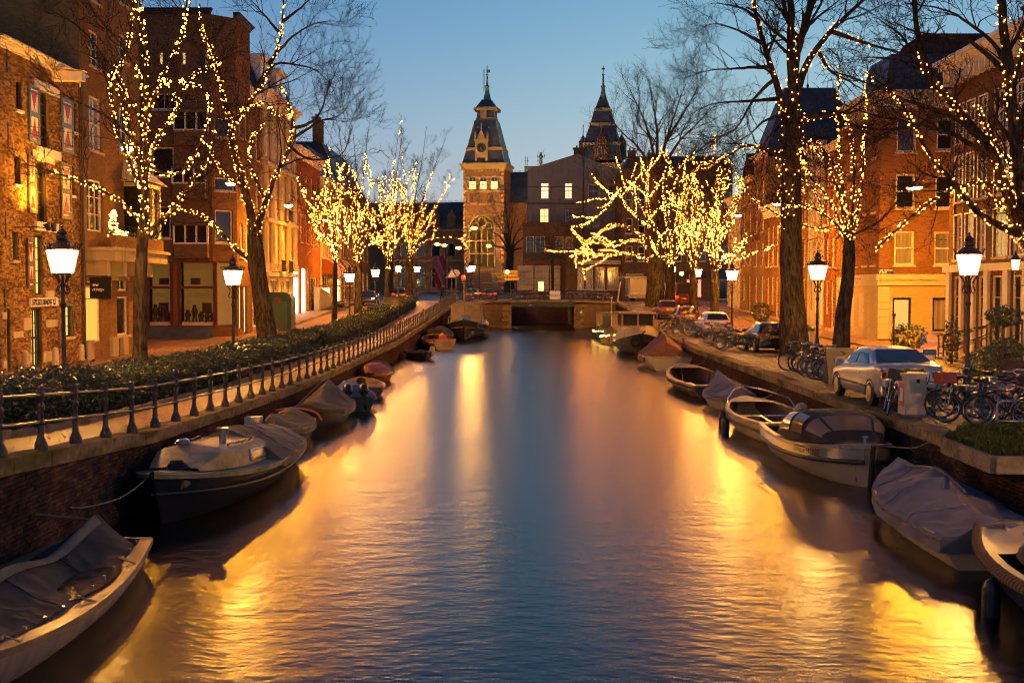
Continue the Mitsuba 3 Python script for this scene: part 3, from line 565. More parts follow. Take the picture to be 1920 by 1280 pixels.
b = house('stone_house', 'tall house with white stone columns and iron balconies', LF(92.3), 13.0, 17.2, 'mat_stone_pale', [(13.2, 3.2, 4, 1.5, WN), (9.0, 3.2, 4, 1.5, WN), (5.0, 3.2, 4, 1.5, WN)],
          ground=[(.8, .8, 2.6, 3.9, dict(nx=2, ny=1)), (3.6, .8, 6.4, 3.9, dict(nx=4, ny=1)), (7.6, .2, 9.0, 3.6, dict(nx=1)), (10.0, .8, 12.3, 3.9, dict(nx=2, ny=1))], cor=(.9, .9, 'mat_white_paint'), roof=('mansard', 3.6, 1.8), seed=2)
F = LF(92.3); c = M()
for i in range(5):
    u = .0 + 13.0 * i / 4; u = min(max(u, .25), 12.75); part(b, 'column', M().lathe([(.34, 0), (.34, .5), (.24, .6), (.2, 7.5), (.3, 7.8), (.3, 8.2)], 10, F.p(u, 4.6, .25)), 'mat_stone_pale', 40); part(b, 'column', M().lathe([(.3, 0), (.22, .2), (.2, 3.6), (.3, 3.9)], 10, F.p(u, 13.0, .2)), 'mat_stone_pale', 40)
for v in (4.45, 8.55, 12.75): c = M(); F.box(c, -.02, v - .35, 13.02, v - .05, -.02, .55); part(b, 'string_course', c, 'mat_stone_pale')
for u, v in ((4.9, 4.45), (8.1, 8.55), (8.1, 4.45)):
    c = M(); F.box(c, u - .9, v - .049, u + .9, v + .02, .0, .8)
    for i in range(13): x = u - .85 + 1.7 * i / 12; c.tube([F.p(x, v + .02, .75), F.p(x, v + .95, .75)], .018, 4)
    F.box(c, u - .9, v + .95, u + .9, v + 1.0, .7, .8); part(b, 'balcony', c, 'mat_iron')
for u in (3.0, 9.2): c = M(); F.box(c, u - 1.3, 18.1, u + 1.3, 20.6, -2.2, -.3); F.box(c, u - 1.6, 20.601, u + 1.6, 20.95, -2.3, .1); part(b, 'dormer', c, 'mat_white_paint')
chimney(b, F, 1.5, 20.5, -4.5, 1.5, 2.2); chimney(b, F, 11.5, 20.5, -4.5, 1.0, 1.8)
b = house('red_brick_house', 'plain red brick house over a bright white shop door', LF(105.4), 15.0, 14.6, 'mat_facade_red', [(11.2, 2.3, 5, .95, WN), (7.3, 2.5, 5, .95, WN)],
      ground=[(.2, .9, 3.3, 5.0, litst((5, 4.4, 3.0), sill=None, ny=1, weight=.6)), (4.1, .9, 7.0, 5.0, litst((5, 4.4, 3.0), sill=None, ny=1, weight=.6)), (7.4, .9, 8.7, 5.0, dict(nx=1, ny=3)), (9.0, .9, 13.0, 4.2, dict(nx=3, ny=1))], cor=(.8, .8, 'mat_white_paint'), roof=('gable', 2.2), seed=3, base=.8)
F = LF(105.4); fp = thing('flag_pole', 'bare slanting flag pole on the red brick house', 'flag pole'); part(fp, 'pole', M().tube([F.p(7.0, 6.2, .05), F.p(8.6, 10.8, 3.4)], .05, 6), 'mat_white_paint')
b = house('awning_house', 'yellow lit house with red and cream striped awnings', LF(120.5), 15.0, 13.5, 'mat_facade_ochre', [(10.2, 2.2, 4, 1.1, WN), (6.4, 2.3, 4, 1.1, WN)],
      ground=[(8.5, 1.6, 11.0, 4.2, litst((4.5, 3.4, 1.2), sill=None, weight=.5)), (11.6, 1.6, 14.2, 4.2, litst((4.5, 3.4, 1.2), sill=None, weight=.5)), (1.0, 1.6, 5.0, 4.4, dict(nx=3))], cor=(.6, .5, 'mat_white_paint'), roof=('mansard', 3.2, 1.5), seed=4)
F = LF(120.5)
mat('awning', dif(proc(lambda p, n, uv: dr.select((p.y * 1.6 - dr.floor(p.y * 1.6)) < .5, mix((.26, .075, .03), (.26, .075, .03), 0), mix((.75, .62, .38), (.75, .62, .38), 0)))))
for u, v, wd in ((2.5, 4.6, 3.2), (6.2, 4.6, 3.2), (10.5, 4.9, 4.2), (3.5, 8.6, 2.4)):
    a = np.linspace(0, math.pi / 2, 7); P = np.array([[F.p(x, v + 1.5 * math.sin(t), .02 + 1.5 * math.cos(t)) for t in a] for x in (u - wd / 2, u + wd / 2)])
    c = M().grid(P)
    for k in (0, 1): c.add(np.vstack([P[k], F.p(u + (k - .5) * wd, v, .0)]), [[7, i, i + 1] for i in range(6)])
    F.box(c, u - wd / 2, v - .25, u + wd / 2, v, 1.5, 1.52); part(b, 'awning', c, 'mat_awning')
house('mansard_house', 'dark house with steep slate mansard roof at the far end of the quay', LF(135.8), 26.0, 13.6, 'mat_brick_dark', [(10.5, 2.0, 7, 1.2, WN), (6.6, 2.3, 7, 1.2, dict(nx=2, ny=2, pane='mat_glass')), (1.9, 3.2, 6, 2.2, WN)], cor=(.5, .4, 'mat_stone'), roof=('mansard', 5.5, 2.6), seed=5)
F = LF(135.8)
for k in ('mansard_house',):
    for u, v in ((4.6, 8.0), (12.0, 15.6), (4.4, 10.7)):
        c = M(); F.quad(c, u, v, u + 1.2, v + 1.7, .03); e = glow(LITY); e['sampling_weight'] = .1; part(k, 'lit_window', c, 'mat_lit', emitter=e)
    chimney(k, F, 5, 19, -3.5, .8, 3.5); chimney(k, F, 7.5, 19, -3.5, .8, 3.3)

# --- near row on the parked-car side: brown brick over white timber shop front
F = RF(44.0); F = Frame((21.0, 44.0, 0), (0, 1, 0), (-1, 0, 0)); W, H = 15.1, 13.0
b = thing('timber_front_house', 'brown brick row house with sash windows over a white timber front', 'building'); HS = []
for v0, h in ((10.0, 1.75), (7.25, 2.1), (4.55, 2.05)):
    for u, w in ((13.9, .95), (12.5, .95), (11.05, .95), (8.9, 1.5), (7.1, 1.3), (5.0, 1.3), (3.0, 1.3)):
        HS.append(((u - w / 2, v0, u + w / 2, v0 + h), dict(nx=2 if w < 1 else 3, ny=4, surround=.07, pane='mat_glass' if v0 > 5 else 'mat_glass_curtain')))
HS = [(r, dict(st, lit=(.55, .36, .11)) if (r[1] < 5 and abs(r[0] - 12.0) < .8) or (r[1] < 5 and abs(r[0] - 8.15) < .3) else st) for r, st in HS]
GU = [(13.4, 14.6), (11.9, 13.0), (10.4, 11.5), (8.3, 9.9), (6.3, 7.7), (4.0, 5.4), (1.5, 3.2)]
for u0, u1 in GU: HS.append(((u0, .9, u1, 3.75), dict(nx=2, ny=3, frame='mat_cream', sill=None)))
part(b, 'wall', wall_mesh(F, W, H, [r for r, _ in HS], 9), 'mat_brick_dark')
for r, st in HS: window(b, F, r, st)
c = M(); F.box(c, -.02, 3.95, W + .02, 4.28, -.02, .3); part(b, 'fascia', c, 'mat_cream')
for a, q in zip([W] + [g[0] for g in GU], [g[1] for g in GU] + [0]): c = M(); F.box(c, q + .03, .0, a - .03, 3.948, -.02, .14); part(b, 'pilaster', c, 'mat_cream')
cornice(b, F, W, H, .95, .8, 'mat_white_paint', brackets=24); gable_roof(b, F, W, H + .96, 9, 2.6); chimney(b, F, 13.2, 14.2, -3.2, .9, 1.9)
for u in (14.4, 13.2, 11.8, 10.2): anchor(b, F, u, 6.75, .45); anchor(b, F, u, 9.5, .4)
st = thing('stoop_steps', 'stone stoop with black iron handrails before the white timber front', 'stoop'); c = M()
for i in range(4): F.box(c, 6.0, .1 + .2 * i, 8.0, .3 + .2 * i - .004, .0, 1.9 - .35 * i); part(st, 'step', c, 'mat_kerbstone'); c = M()
for u in (6.0, 8.0, 9.7, 10.3):
    hi = 1.9 if u < 9 else 1.5; r = M(); n1 = 2.1
    r.tube([F.p(u, .1, n1), F.p(u, 1.1, n1)], .035); r.tube([F.p(u, .1, .2), F.p(u, hi, .2)], .035); r.tube([F.p(u, 1.08, n1 + .1), F.p(u, hi, .2)], .03); r.tube([F.p(u, .6, n1), F.p(u, hi - .5, .2)], .02); part(st, 'handrail', r, 'mat_iron')

# --- corner building with yellow ground floor
F = Frame((20.6, 69.0, 0), (1, 0, 0), (0, -1, 0)); W, H = 8.5, 13.2
b = thing('yellow_corner_building', 'red brick corner building with yellow ground floor and cream cornices', 'building'); HS = []
for q, st in (((1682, 222, 1718, 285), dict(nx=1, ny=1, pane='mat_blind_grey')), ((1757, 222, 1790, 282), dict(nx=1, ny=2)), ((1680, 326, 1716, 391), dict(nx=1, ny=2)), ((1754, 328, 1790, 391), dict(nx=1, ny=2)), ((1677, 433, 1714, 497), dict(nx=1, ny=2, pane='mat_glass_curtain')), ((1752, 434, 1790, 497), dict(nx=1, ny=2, pane='mat_glass_curtain')),
              ((1674, 558, 1708, 621), dict(nx=1, ny=1, frame='mat_black_paint', lit=(.5, .42, .10), sill='mat_stone')), ((1749, 558, 1785, 621), dict(nx=1, ny=1, frame='mat_black_paint', pane='mat_glass_curtain', sill='mat_stone'))):
    r = F.rect(*q); HS.append((r, dict(st, fw=.11)))
mat('blind_grey', prin((.10, .10, .115), .3))
band = F.px(1700, 535)[1], F.px(1700, 514)[1]
up, lo = [x for x in HS if x[0][1] > band[1]], [x for x in HS if x[0][1] < band[1]]
part(b, 'wall', wall_mesh(F, W, H, [r for r, _ in up], 9, v0=band[1] - .1), 'mat_brick_red'); part(b, 'ground_wall', wall_mesh(F, W, band[1] - .1, [r for r, _ in lo], 9), 'mat_brick_yellow')
for r, st in HS: window(b, F, r, st)
c = M(); F.box(c, -.03, band[0], W + .1, (band[0] + band[1]) / 2, -.1, .1); F.box(c, -.1, (band[0] + band[1]) / 2 + .002, W + .1, band[1], -.1, .2); part(b, 'string_course', c, 'mat_ochre_trim')
mat('ochre_trim', dif(proc(streaked((.62, .48, .26), .25, (.35, .25, .15)))))
FC = Frame((20.6, 69.0, 0), (0, 1, 0), (-1, 0, 0)); W3 = 5.7; holes = [(.7, .9, 1.7, 3.0), (2.2, .1, 2.9, 2.9), (3.9, .9, 4.9, 3.0)]; HU = [(u, v, u + .75, v + 1.9) for v in (4.5, 7.5, 10.6) for u in (.7, 2.4, 4.1)]
part(b, 'side_wall', wall_mesh(FC, W3, H, HU, .3, v0=band[1] - .1, sides=False), 'mat_brick_red'); part(b, 'ground_side_wall', wall_mesh(FC, W3, band[1] - .1, holes, .3, sides=False), 'mat_ochre_trim')
for h in HU: window(b, FC, h, dict(ny=2))
for h in holes: window(b, FC, h, dict(ny=1, frame='mat_dark_wood', sill=None))
c = M(); FC.box(c, -.1, band[0], W3, (band[0] + band[1]) / 2, -.1, .101); FC.box(c, -.2, (band[0] + band[1]) / 2 + .002, W3, band[1], -.1, .2); part(b, 'side_string_course', c, 'mat_ochre_trim')
c = M()
for i in range(7): F.box(c, -.03, .35 + i * .42, .62, .35 + i * .42 + .4, -.02, .045); part(b, 'quoin', c, 'mat_ochre_trim'); c = M()
F.box(c, -.04, 0, .8, .33, -.02, .06); part(b, 'plinth', c, 'mat_lead')
cornice(b, F, W, H, .95, .75, 'mat_cream'); cornice(b, FC, W3, H, .95, .75, 'mat_cream', 'side_cornice', brackets=7)
FM = Frame((20.9, 69.3, 0), (1, 0, 0), (0, -1, 0)); mansard(b, FM, 10, H + .96, 5.0, 2.2, .45); FM2 = Frame((23.0, 70.4, 0), (1, 0, 0), (0, -1, 0)); mansard(b, FM2, 10, H + 3.17, 5.0, 1.4, .6, 'mat_tiles', name='upper_roof')
c = M(); u0, v0, u1, v1 = F.rect(1646, 503.5, 1674.5, 513); F.box(c, u0, v0, u1, v1, 0, .03); sg = part(b, 'street_sign', c, 'mat_sign_blue')
letter(sg, F, 'LANGE LEIDSEDWARS', u0 + .04, (v0 + v1) / 2 + .01, .09, .031, 'mat_sign_white', (u1 - u0) * .9); letter(sg, F, 'STRAAT', u0 + .04, (v0 + v1) / 2 - .11, .09, .031, 'mat_sign_white')
c = M(); F.box(c, 6.4, F.px(1729, 552)[1], 6.55, F.px(1729, 544)[1], 0, .05); part(b, 'vent', c, 'mat_dark_wood')

# --- row of narrow houses
def rr(name, label, p0, p1, H, wm, fl, wcol, seed, cor=(.45, .4, 'mat_cream'), roof=('gable', 1.8), door=True, lit=0.0, st=WN):
    Y0, Y1 = 20.9 * FPX / (p1 - 960), 20.9 * FPX / (p0 - 960); W = Y1 - Y0 - .02; rng = random.Random(seed); z0 = zR(Y0)
    F = RF(Y0); n = fl[0]; floors = [(z0 + v, h, n, wcol, dict(st)) for v, h in fl[1]]
    k = W / (n if n > 1 else 2); g = []
    for i in range(n):
        u = W * (i + .5) / n; s_ = dict(nx=2, ny=3, frame='mat_cream', sill=None)
        if rng.random() < lit: s_['lit'] = (1.3, .85, .25)
        g.append((u - wcol * .6, z0 + (.3 if i == 0 else 1.2), u + wcol * .6, z0 + 3.4, s_))
    return house(name, label, F, W, H + z0, wm, floors, 9.0, cor, roof, g, seed, None, z0 + .3)
FL3 = [(4.3, 1.9), (7.1, 1.9), (9.7, 1.6)]
rr('narrow_house', 'narrow brick house next to the yellow corner building', 1588, 1603, 12.4, 'mat_brick_warm', (2, FL3), .75, 1)
rr('narrow_house', 'dark brick narrow house, second from the yellow corner building', 1566, 1587, 11.9, 'mat_brick_dark', (2, FL3), .8, 2, lit=.5)
rr('narrow_house', 'narrow house of bright red brick behind a street lantern', 1544, 1565, 11.8, 'mat_facade_red', (2, FL3), .8, 3)
rr('narrow_house', 'narrow cream painted house with stepped cream cornice', 1513, 1543, 12.0, 'mat_facade_stone', (3, FL3), .8, 4, cor=(.7, .5, 'mat_cream'), lit=.35)
rr('narrow_house', 'brown brick narrow house just past the thick elm trunk', 1489, 1512, 11.2, 'mat_brick_warm', (2, FL3), .85, 5, lit=.5)
rr('narrow_house', 'brown brick narrow house hidden behind the thick elm trunk', 1461, 1488, 11.6, 'mat_brick_warm', (3, FL3), .8, 6, roof=('front', 2.5), lit=.6)
rr('narrow_house', 'low brick house with broad white cornice and three tall windows', 1435, 1460, 8.2, 'mat_brick_red', (3, FL3[:1] + [(6.0, 1.5)]), .9, 7, cor=(1.0, .6, 'mat_white_paint'))
b = rr('narrow_house', 'brown brick house with steep pavilion roof and spire', 1411, 1434, 13.2, 'mat_brick_warm', (2, FL3), .9, 8, roof=None)
mansard(b, RF(20.9 * FPX / 474), 5.4, 13.2 + zR(104) + .46, 8, 5.4, 1.9); c = M().lathe([(.2, 0), (.06, .6), (.12, .8), (.03, 1.0), (.02, 2.2), (0, 2.3)], 8, RF(20.9 * FPX / 474).p(2.7, 19.4, -4)); part(b, 'finial', c, 'mat_iron')
rr('narrow_house', 'tall brown brick house with rows of white sash windows, second from the far end', 1388, 1410, 11.6, 'mat_brick_warm', (2, FL3), .9, 9, roof=('front', 2.6), lit=.3)
rr('narrow_house', 'pale stone house at the far end of the row', 1364, 1387, 10.0, 'mat_facade_stone', (3, FL3[:2]), .85, 10, cor=(.6, .5, 'mat_cream'))
# ---------------------------------------------------------------- bridge
br = thing('canal_bridge', 'low brick canal bridge with stone piers and green beam across the water', 'bridge')
zB = interp([(-6.5, 1.62), (-2, 1.85), (3, 1.95), (8, 1.9), (12.5, 1.65)])
x0, x1, xe0, xe1 = -.1, 6.85, -6.6, 12.6
c = M()
for a, e in ((xe0, x0), (x1, xe1)): c.bb(V(a, YB, WATER - .6), V(e, YB + 16, 1.45))
part(br, 'abutment', c, 'mat_abutment')
for a, e in ((x0 - 1.0, x0 + .03), (x1 - .03, x1 + 1.1)):
    for i in range(6): c = M(); c.bb(V(a + (.12 if i % 2 else 0), YB - .06, WATER - .1 + i * .43), V(e - (.0 if i % 2 else .12) * (0), YB + .5, WATER - .1 + i * .43 + .415)); part(br, 'pier_stone', c, 'mat_coping')
xs = np.linspace(xe0, xe1, 17); c = M()
for a, e in zip(xs, xs[1:]):
    za, ze = zB(a), zB(e); k = np.array([[x, y, z] for x, zz in ((a, za), (e - .02, ze)) for y in (YB - .15, YB + .35) for z in (zz - .28, zz)])
    part(br, 'coping_stone', M().add(k, [[0, 1, 3, 2], [4, 6, 7, 5], [0, 4, 5, 1], [2, 3, 7, 6], [0, 2, 6, 4], [1, 5, 7, 3]]), 'mat_coping')
c = M(); c.bb(V(x0, YB + .0, 1.22), V(x1, YB + .5, 1.66)); part(br, 'beam', c, 'mat_green_paint')
c = M(); c.bb(V(x0, YB + .5, 1.12), V(x1, YB + 8.5, 1.5)); part(br, 'deck', c, 'mat_concrete')
c = M().grid(np.array([[[x, y, zB(x) - .03] for y in (YB + .36, YB + 8.5)] for x in xs]))
for a, e in ((xe0, x0 + .01), (x1 - .01, xe1)): c.grid(np.array([[[x, y, zB(x) - .03] for y in (YB + 8.5, YB + 16)] for x in np.linspace(a, e, 5)]))
part(br, 'roadway', c, 'mat_road')
c = M(); c.bb(V(-8, YB + 15.5, WATER - .6), V(14, YB + 16.5, 1.62)); part(br, 'rear_wall', c, 'mat_brick_quay')
part(br, 'far_rail', M().tube([(x, YB + 8.4, zB(x) + 1.0) for x in np.linspace(x0, x1, 6)], .03, 5), 'mat_iron')
c = M(); c.bb(V(1.9, YB - .03, 1.25), V(2.15, YB, 1.33)); part(br, 'lamp_plate', c, 'mat_sign_white')
c = M().lathe([(0, 0), (.16, 0), (.16, .04), (0, .04)], 12, (7.6, YB - .12, .55), rotx(math.pi / 2)); part(br, 'marker_disc', c, 'mat_sign_white')
rl = thing('bridge_railing', 'black iron bridge railing with bicycles leaning on it', 'railing'); xs = np.arange(-6.2, 12.4, 1.55); c = M()
for x in xs: part(rl, 'post', M().tube([(x, YB + .1, zB(x)), (x, YB + .1, zB(x) + 1.02)], .04, 6), 'mat_iron')
for dz in (1.0, .6, .3): part(rl, 'rail', M().tube([(x, YB + .1, zB(x) + dz) for x in xs], .028, 5), 'mat_iron')

# ---------------------------------------------------------------- museum behind
ZM = 1.66; TH = math.radians(-9); YM = 340.0
def MF(px, Y, th=TH): p = at(px, 540, Y); return Frame((p[0], Y, ZM), (math.cos(th), math.sin(th), 0), (math.sin(th), -math.cos(th), 0))
ms = thing('museum', 'floodlit brick museum with two spired towers behind the bridge', 'building')
mat('museum_trim', dif((.48, .33, .13))); mat('leadroof', prin(proc(mottled((.085, .09, .09), .5, .12)), .45))
def zpx(y, Y): return (3.2 - (y - 540) / FPX * Y) - ZM
def arch(F, m, u, v, w, h, n, k=.18, seg=10):          # round headed trim
    r = w / 2; a = np.linspace(0, math.pi, seg + 1)
    for t, s_ in zip(a, a[1:]):
        p = [F.p(u + r * math.cos(x) * f, v + h + r * math.sin(x) * f, n) for f in (1, 1 + k / r) for x in (t, s_)]; m.add(p, [[0, 1, 3, 2]])
    F.box(m, u - r - k, v, u - r, v + h, n - .2, n); F.box(m, u + r, v, u + r + k, v + h, n - .2, n)
def archpane(F, u, v, w, h, n, seg=10):
    r = w / 2; a = np.linspace(0, math.pi, seg + 1); m = M(); F.quad(m, u - r, v, u + r, v + h, n)
    m.add([F.p(u, v + h, n)] + [F.p(u + r * math.cos(x), v + h + r * math.sin(x), n) for x in a], [[0, i, i + 1] for i in range(1, seg + 1)]); return m
def tower(px, clock):
    F = MF(px, YM); W = 11.4; b = nm(f'{ms}__tower'); H = zpx(310, YM)
    put(b, wall_mesh(F, W, H, [], W), 'mat_brick_far')
    t = M()
    for u in (0, W - .8):
        for i in range(int(H / 1.2)): F.box(t, u - .03, i * 1.2, u + .55 + (.25 if i % 2 else 0), i * 1.2 + .7, -.1, .07)
    for v in (zpx(506, YM), zpx(430, YM), zpx(385, YM), zpx(360, YM), zpx(335, YM)): F.box(t, -.05, v, W + .05, v + .3, -.1, .1)
    for v in np.arange(3, H - 2, 3.1): F.box(t, 0, v, W, v + .13, -.1, .03)
    F.box(t, -.5, H - 1.4, W + .5, H - .3, -W - .5, .5); F.box(t, -.9, H - .3, W + .9, H + .3, -W - .9, .9)
    for i in range(12): F.box(t, .2 + i, H - 2.0, .55 + i, H - 1.4, -.1, .45)
    for q in (.8, 2.9, 5.4, 8.0, 10.2): pass
    put(nm(f'{b}__stone_trim'), t, 'mat_museum_trim')
    for u in (2.6, 5.6, 8.7):
        v = zpx(356, YM); w = nm(f'{b}__window'); m = M(); arch(F, m, u, v, 1.7, 2.6, .12, .25); F.box(m, u - .06, v, u + .06, v + 2.9, .0, .14); F.box(m, u - .8, v + 1.1, u + .8, v + 1.25, 0, .14); put(w, m, 'mat_museum_trim')
        e = glow((1.9, 1.3, .45)); e['sampling_weight'] = .1
        p_ = M(); F.quad(p_, u - .85, v, u + .85, v + 2.1, .05); scene[f'{w}_x'] = None; del scene[f'{w}_x']; put(f'{w}__pane'.replace('__window', '__lit_pane') if False else nm(f'{b}__lit_pane'), p_, 'mat_lit', emitter=e)
        put(nm(f'{b}__dark_pane'), archpane(F, u, v + 2.1, 1.7, .5, .05), 'mat_glass')
    for i in range(5): u = 2.3 + i * 1.75; v = zpx(381, YM); m = M(); F.box(m, u - .6, v, u + .6, v + 2.6, .0, .06); put(nm(f'{b}__panel'), m, 'mat_brick_dark')
    v = zpx(500, YM); put(nm(f'{b}__great_pane'), archpane(F, 5.2, v, 6.6, 10.5, .06, 16), 'mat_museum_glass')
    t = M(); arch(F, t, 5.2, v, 6.6, 10.5, .2, .4, 16)
    for du in (-1.65, 0, 1.65): F.box(t, 5.2 + du - .12, v, 5.2 + du + .12, v + 10.5, 0, .18)
    for dv in (3.4, 7.0, 10.4): F.box(t, 1.9, v + dv, 8.5, v + dv + .3, 0, .19)
    for cx, cy, r in ((5.2, 12.2, 1.1), (3.3, 11.2, .75), (7.1, 11.2, .75), (3.9, 12.9, .5), (6.5, 12.9, .5)):
        a = np.linspace(0, 2 * math.pi, 17)
        for p_, q_ in zip(a, a[1:]): t.add([F.p(cx + r * f * math.cos(x), v + cy + r * f * math.sin(x), .2) for f in (1, 1.25) for x in (p_, q_)], [[0, 1, 3, 2]])
    put(nm(f'{b}__tracery'), t, 'mat_museum_trim')
    # roof in stages
    def stage(m, z0, h0, z1, h1):
        c0 = W / 2; A = [F.p(c0 + sx * h0, z0, -c0 + sy * h0) for sx, sy in ((-1, 1), (1, 1), (1, -1), (-1, -1))]; B = [F.p(c0 + sx * h1, z1, -c0 + sy * h1) for sx, sy in ((-1, 1), (1, 1), (1, -1), (-1, -1))]
        for k in range(4): m.quad(A[k], A[(k + 1) % 4], B[(k + 1) % 4], B[k])
        m.quad(*B)
    def ribs(m, z0, h0, z1, h1):
        c0 = W / 2
        for sx, sy in ((-1, 1), (1, 1), (1, -1), (-1, -1)): m.tube([F.p(c0 + sx * h0, z0, -c0 + sy * h0), F.p(c0 + sx * h1, z1, -c0 + sy * h1)], .08, 5)
    r = M(); g = M(); t = M(); z = lambda y: zpx(y, YM); hw = lambda w: w / 2 / FPX * YM
    if clock:
        ST = [(307, 80, 281, 66), (281, 66, 226, 40), (224, 33, 206, 31), (205, 41, 186, 16)]
    else:
        ST = [(303, 74, 274, 66), (272, 68, 236, 46), (234, 44, 208, 31), (206, 28, 180, 11)]
    for y0, w0, y1, w1 in ST: stage(r, z(y0), hw(w0), z(y1), hw(w1)); ribs(g, z(y0), hw(w0), z(y1), hw(w1))
    rf = nm(f'{b}__roof'); put(rf, r, 'mat_leadroof'); labels[put(nm(f'{b}__roof_ribs'), g, 'mat_museum_trim')] = {'kind': 'stuff'}
    for (y0, w0, _, _) in ST[1:]: c0 = W / 2; h = hw(w0) + .25; F.box(t, c0 - h, z(y0) - .4, c0 + h, z(y0) + .45, -c0 - h, -c0 + h)
    put(nm(f'{b}__cornice_band'), t, 'mat_museum_trim')
    yt = 186; c = F.p(W / 2, 0, -W / 2); s_ = M().lathe([(hw(15), z(yt)), (hw(7), z(yt - 18)), (.55, z(yt - 24)), (.75, z(yt - 26)), (.3, z(yt - 28)), (.22, z(yt - 46)), (.5, z(yt - 47)), (.12, z(yt - 49)), (.1, z(122)), (0, z(121))], 8, c)
    if clock: s_.tube([F.p(W / 2 - .9, z(170), -W / 2), F.p(W / 2 - .9, z(128), -W / 2)], .12, 5); s_.box(F.p(W / 2 + .3, z(132), -W / 2), (1.0, .1, .8))
    else: s_.lathe([(0, z(130)), (.7, z(128)), (0, z(125))], 8, c)
    put(nm(f'{b}__spire'), s_, 'mat_copper')
    u = W / 2; d = M(); n = -.5
    if clock:
        u = 5.1; v0, v1 = z(305), z(266); F.box(d, u - 1.75, v0, u + 1.75, v1, -4, .3); F.box(d, u - 2, v1, u + 2, v1 + .4, -4, .5); d.add([F.p(u - 1.2, v1 + .4, .35), F.p(u + 1.2, v1 + .4, .35), F.p(u, v1 + 3.0, .35)], [[0, 1, 2]]); d.add([F.p(u - 1.2, v1 + .4, -2), F.p(u + 1.2, v1 + .4, -2), F.p(u, v1 + 3.0, -2)], [[0, 1, 2]])
        for s2 in (-1.7, 1.7): d.lathe([(.3, 0), (.3, .8), (.45, 1.0), (.1, 1.9), (0, 2.2)], 6, F.p(u + s2, v1 + .4, .1))
        d.lathe([(.3, 0), (.15, .8), (.3, 1.2), (.05, 2.0), (0, 2.4)], 6, F.p(u, v1 + 3.0, .3)); ck = nm(f'{b}__clock_dormer'); put(ck, d, 'mat_museum_trim')
        vc = (v0 + v1) / 2 + .9; f_ = M(); a = np.arange(24) * math.pi / 12; f_.add([F.p(u, vc, .36)] + [F.p(u + 1.3 * math.cos(x), vc + 1.3 * math.sin(x), .36) for x in a], [[0, 1 + i, 1 + (i + 1) % 24] for i in range(24)]); put(nm(f'{b}__clock_face'), f_, 'mat_black_paint')
        h_ = M()
        for i in range(12): x = i * math.pi / 6; h_.quad(*[F.p(u + r_ * math.cos(x + s_2), vc + r_ * math.sin(x + s_2), .39) for r_, s_2 in ((.9, -.06), (.9, .06), (1.22, .05), (1.22, -.05))])
        for x, l in ((math.radians(-70), .9), (math.radians(-105), .75)): h_.quad(*[F.p(u + r_ * math.cos(x) - s_2 * math.sin(x), vc + r_ * math.sin(x) + s_2 * math.cos(x), .4) for r_, s_2 in ((0, -.09), (0, .09), (l, .05), (l, -.05))])
        put(nm(f'{b}__clock_hands'), h_, 'mat_gold')
        F.box(d := M(), u - 1.2, v0 + .1, u + 1.2, v0 + 1.0, .3, .34); put(nm(f'{b}__belfry_opening'), d, 'mat_black_paint')
        for y_, du in ((244, -1.6), (244, 1.3)): k = M(); F.box(k, u + .4 + du - .3, z(y_), u + .4 + du + .3, z(y_) + .8, -3.4, -2.2); put(nm(f'{b}__roof_hatch'), k, 'mat_museum_trim')
        k = M(); F.box(k, u - .9, z(222), u + .9, z(208), -3, -2.9 + .2); put(nm(f'{b}__belfry_window'), k, 'mat_museum_trim')
    else:
        v0, v1 = z(302), z(262); F.box(d, u - 2.0, v0, u + 2.0, v0 + 3.2, -4, .2); d.add([F.p(u - 2.3, v0 + 3.2, .22), F.p(u + 2.3, v0 + 3.2, .22), F.p(u, v1 + 1.8, .22)], [[0, 1, 2]]); d.add([F.p(u - 2.3, v0 + 3.2, -4), F.p(u, v1 + 1.8, -4), F.p(u, v1 + 1.8, .22), F.p(u - 2.3, v0 + 3.2, .22)], [[0, 1, 2, 3]]); d.add([F.p(u + 2.3, v0 + 3.2, -4), F.p(u, v1 + 1.8, -4), F.p(u, v1 + 1.8, .22), F.p(u + 2.3, v0 + 3.2, .22)], [[0, 1, 2, 3]])
        put(nm(f'{b}__gable_dormer'), d, 'mat_brick_far'); k = M(); arch(F, k, u, v0 + 1.6, 1.6, 1.2, .3, .2); F.box(k, u - .08, v0 + 1.6, u + .08, v0 + 3.4, .2, .3); k.tube([F.p(u - 2.4, v0 + 3.1, .3), F.p(u, v1 + 1.9, .3), F.p(u + 2.4, v0 + 3.1, .3)], .16, 5); k.lathe([(.2, 0), (.12, .8), (.35, 1.2), (.05, 2.2), (0, 2.4)], 6, F.p(u, v1 + 1.8, .2)); put(nm(f'{b}__dormer_trim'), k, 'mat_museum_trim'); put(nm(f'{b}__dormer_pane'), archpane(F, u, v0 + 1.6, 1.6, 1.2, .24), 'mat_glass')
        for s2 in (-1, 1): k = M(); F.box(k, u + s2 * 5.4 - 1.1, v0 + .6, u + s2 * 5.4 + 1.1, v0 + 5.2, -7, -3.6); k.add([F.p(u + s2 * 5.4 - 1.3, v0 + 5.2, -3.5), F.p(u + s2 * 5.4 + 1.3, v0 + 5.2, -3.5), F.p(u + s2 * 5.4, v0 + 7.4, -3.5)], [[0, 1, 2]]); k.lathe([(.12, 0), (.08, 2.5), (.2, 2.8), (0, 3.4)], 6, F.p(u + s2 * 5.4, v0 + 7.0, -4)); put(nm(f'{b}__side_dormer'), k, 'mat_leadroof')
    return F
mat('museum_glass', dif((.10, .07, .025)))
FT1 = tower(869, True); FT2 = tower(1088, False)
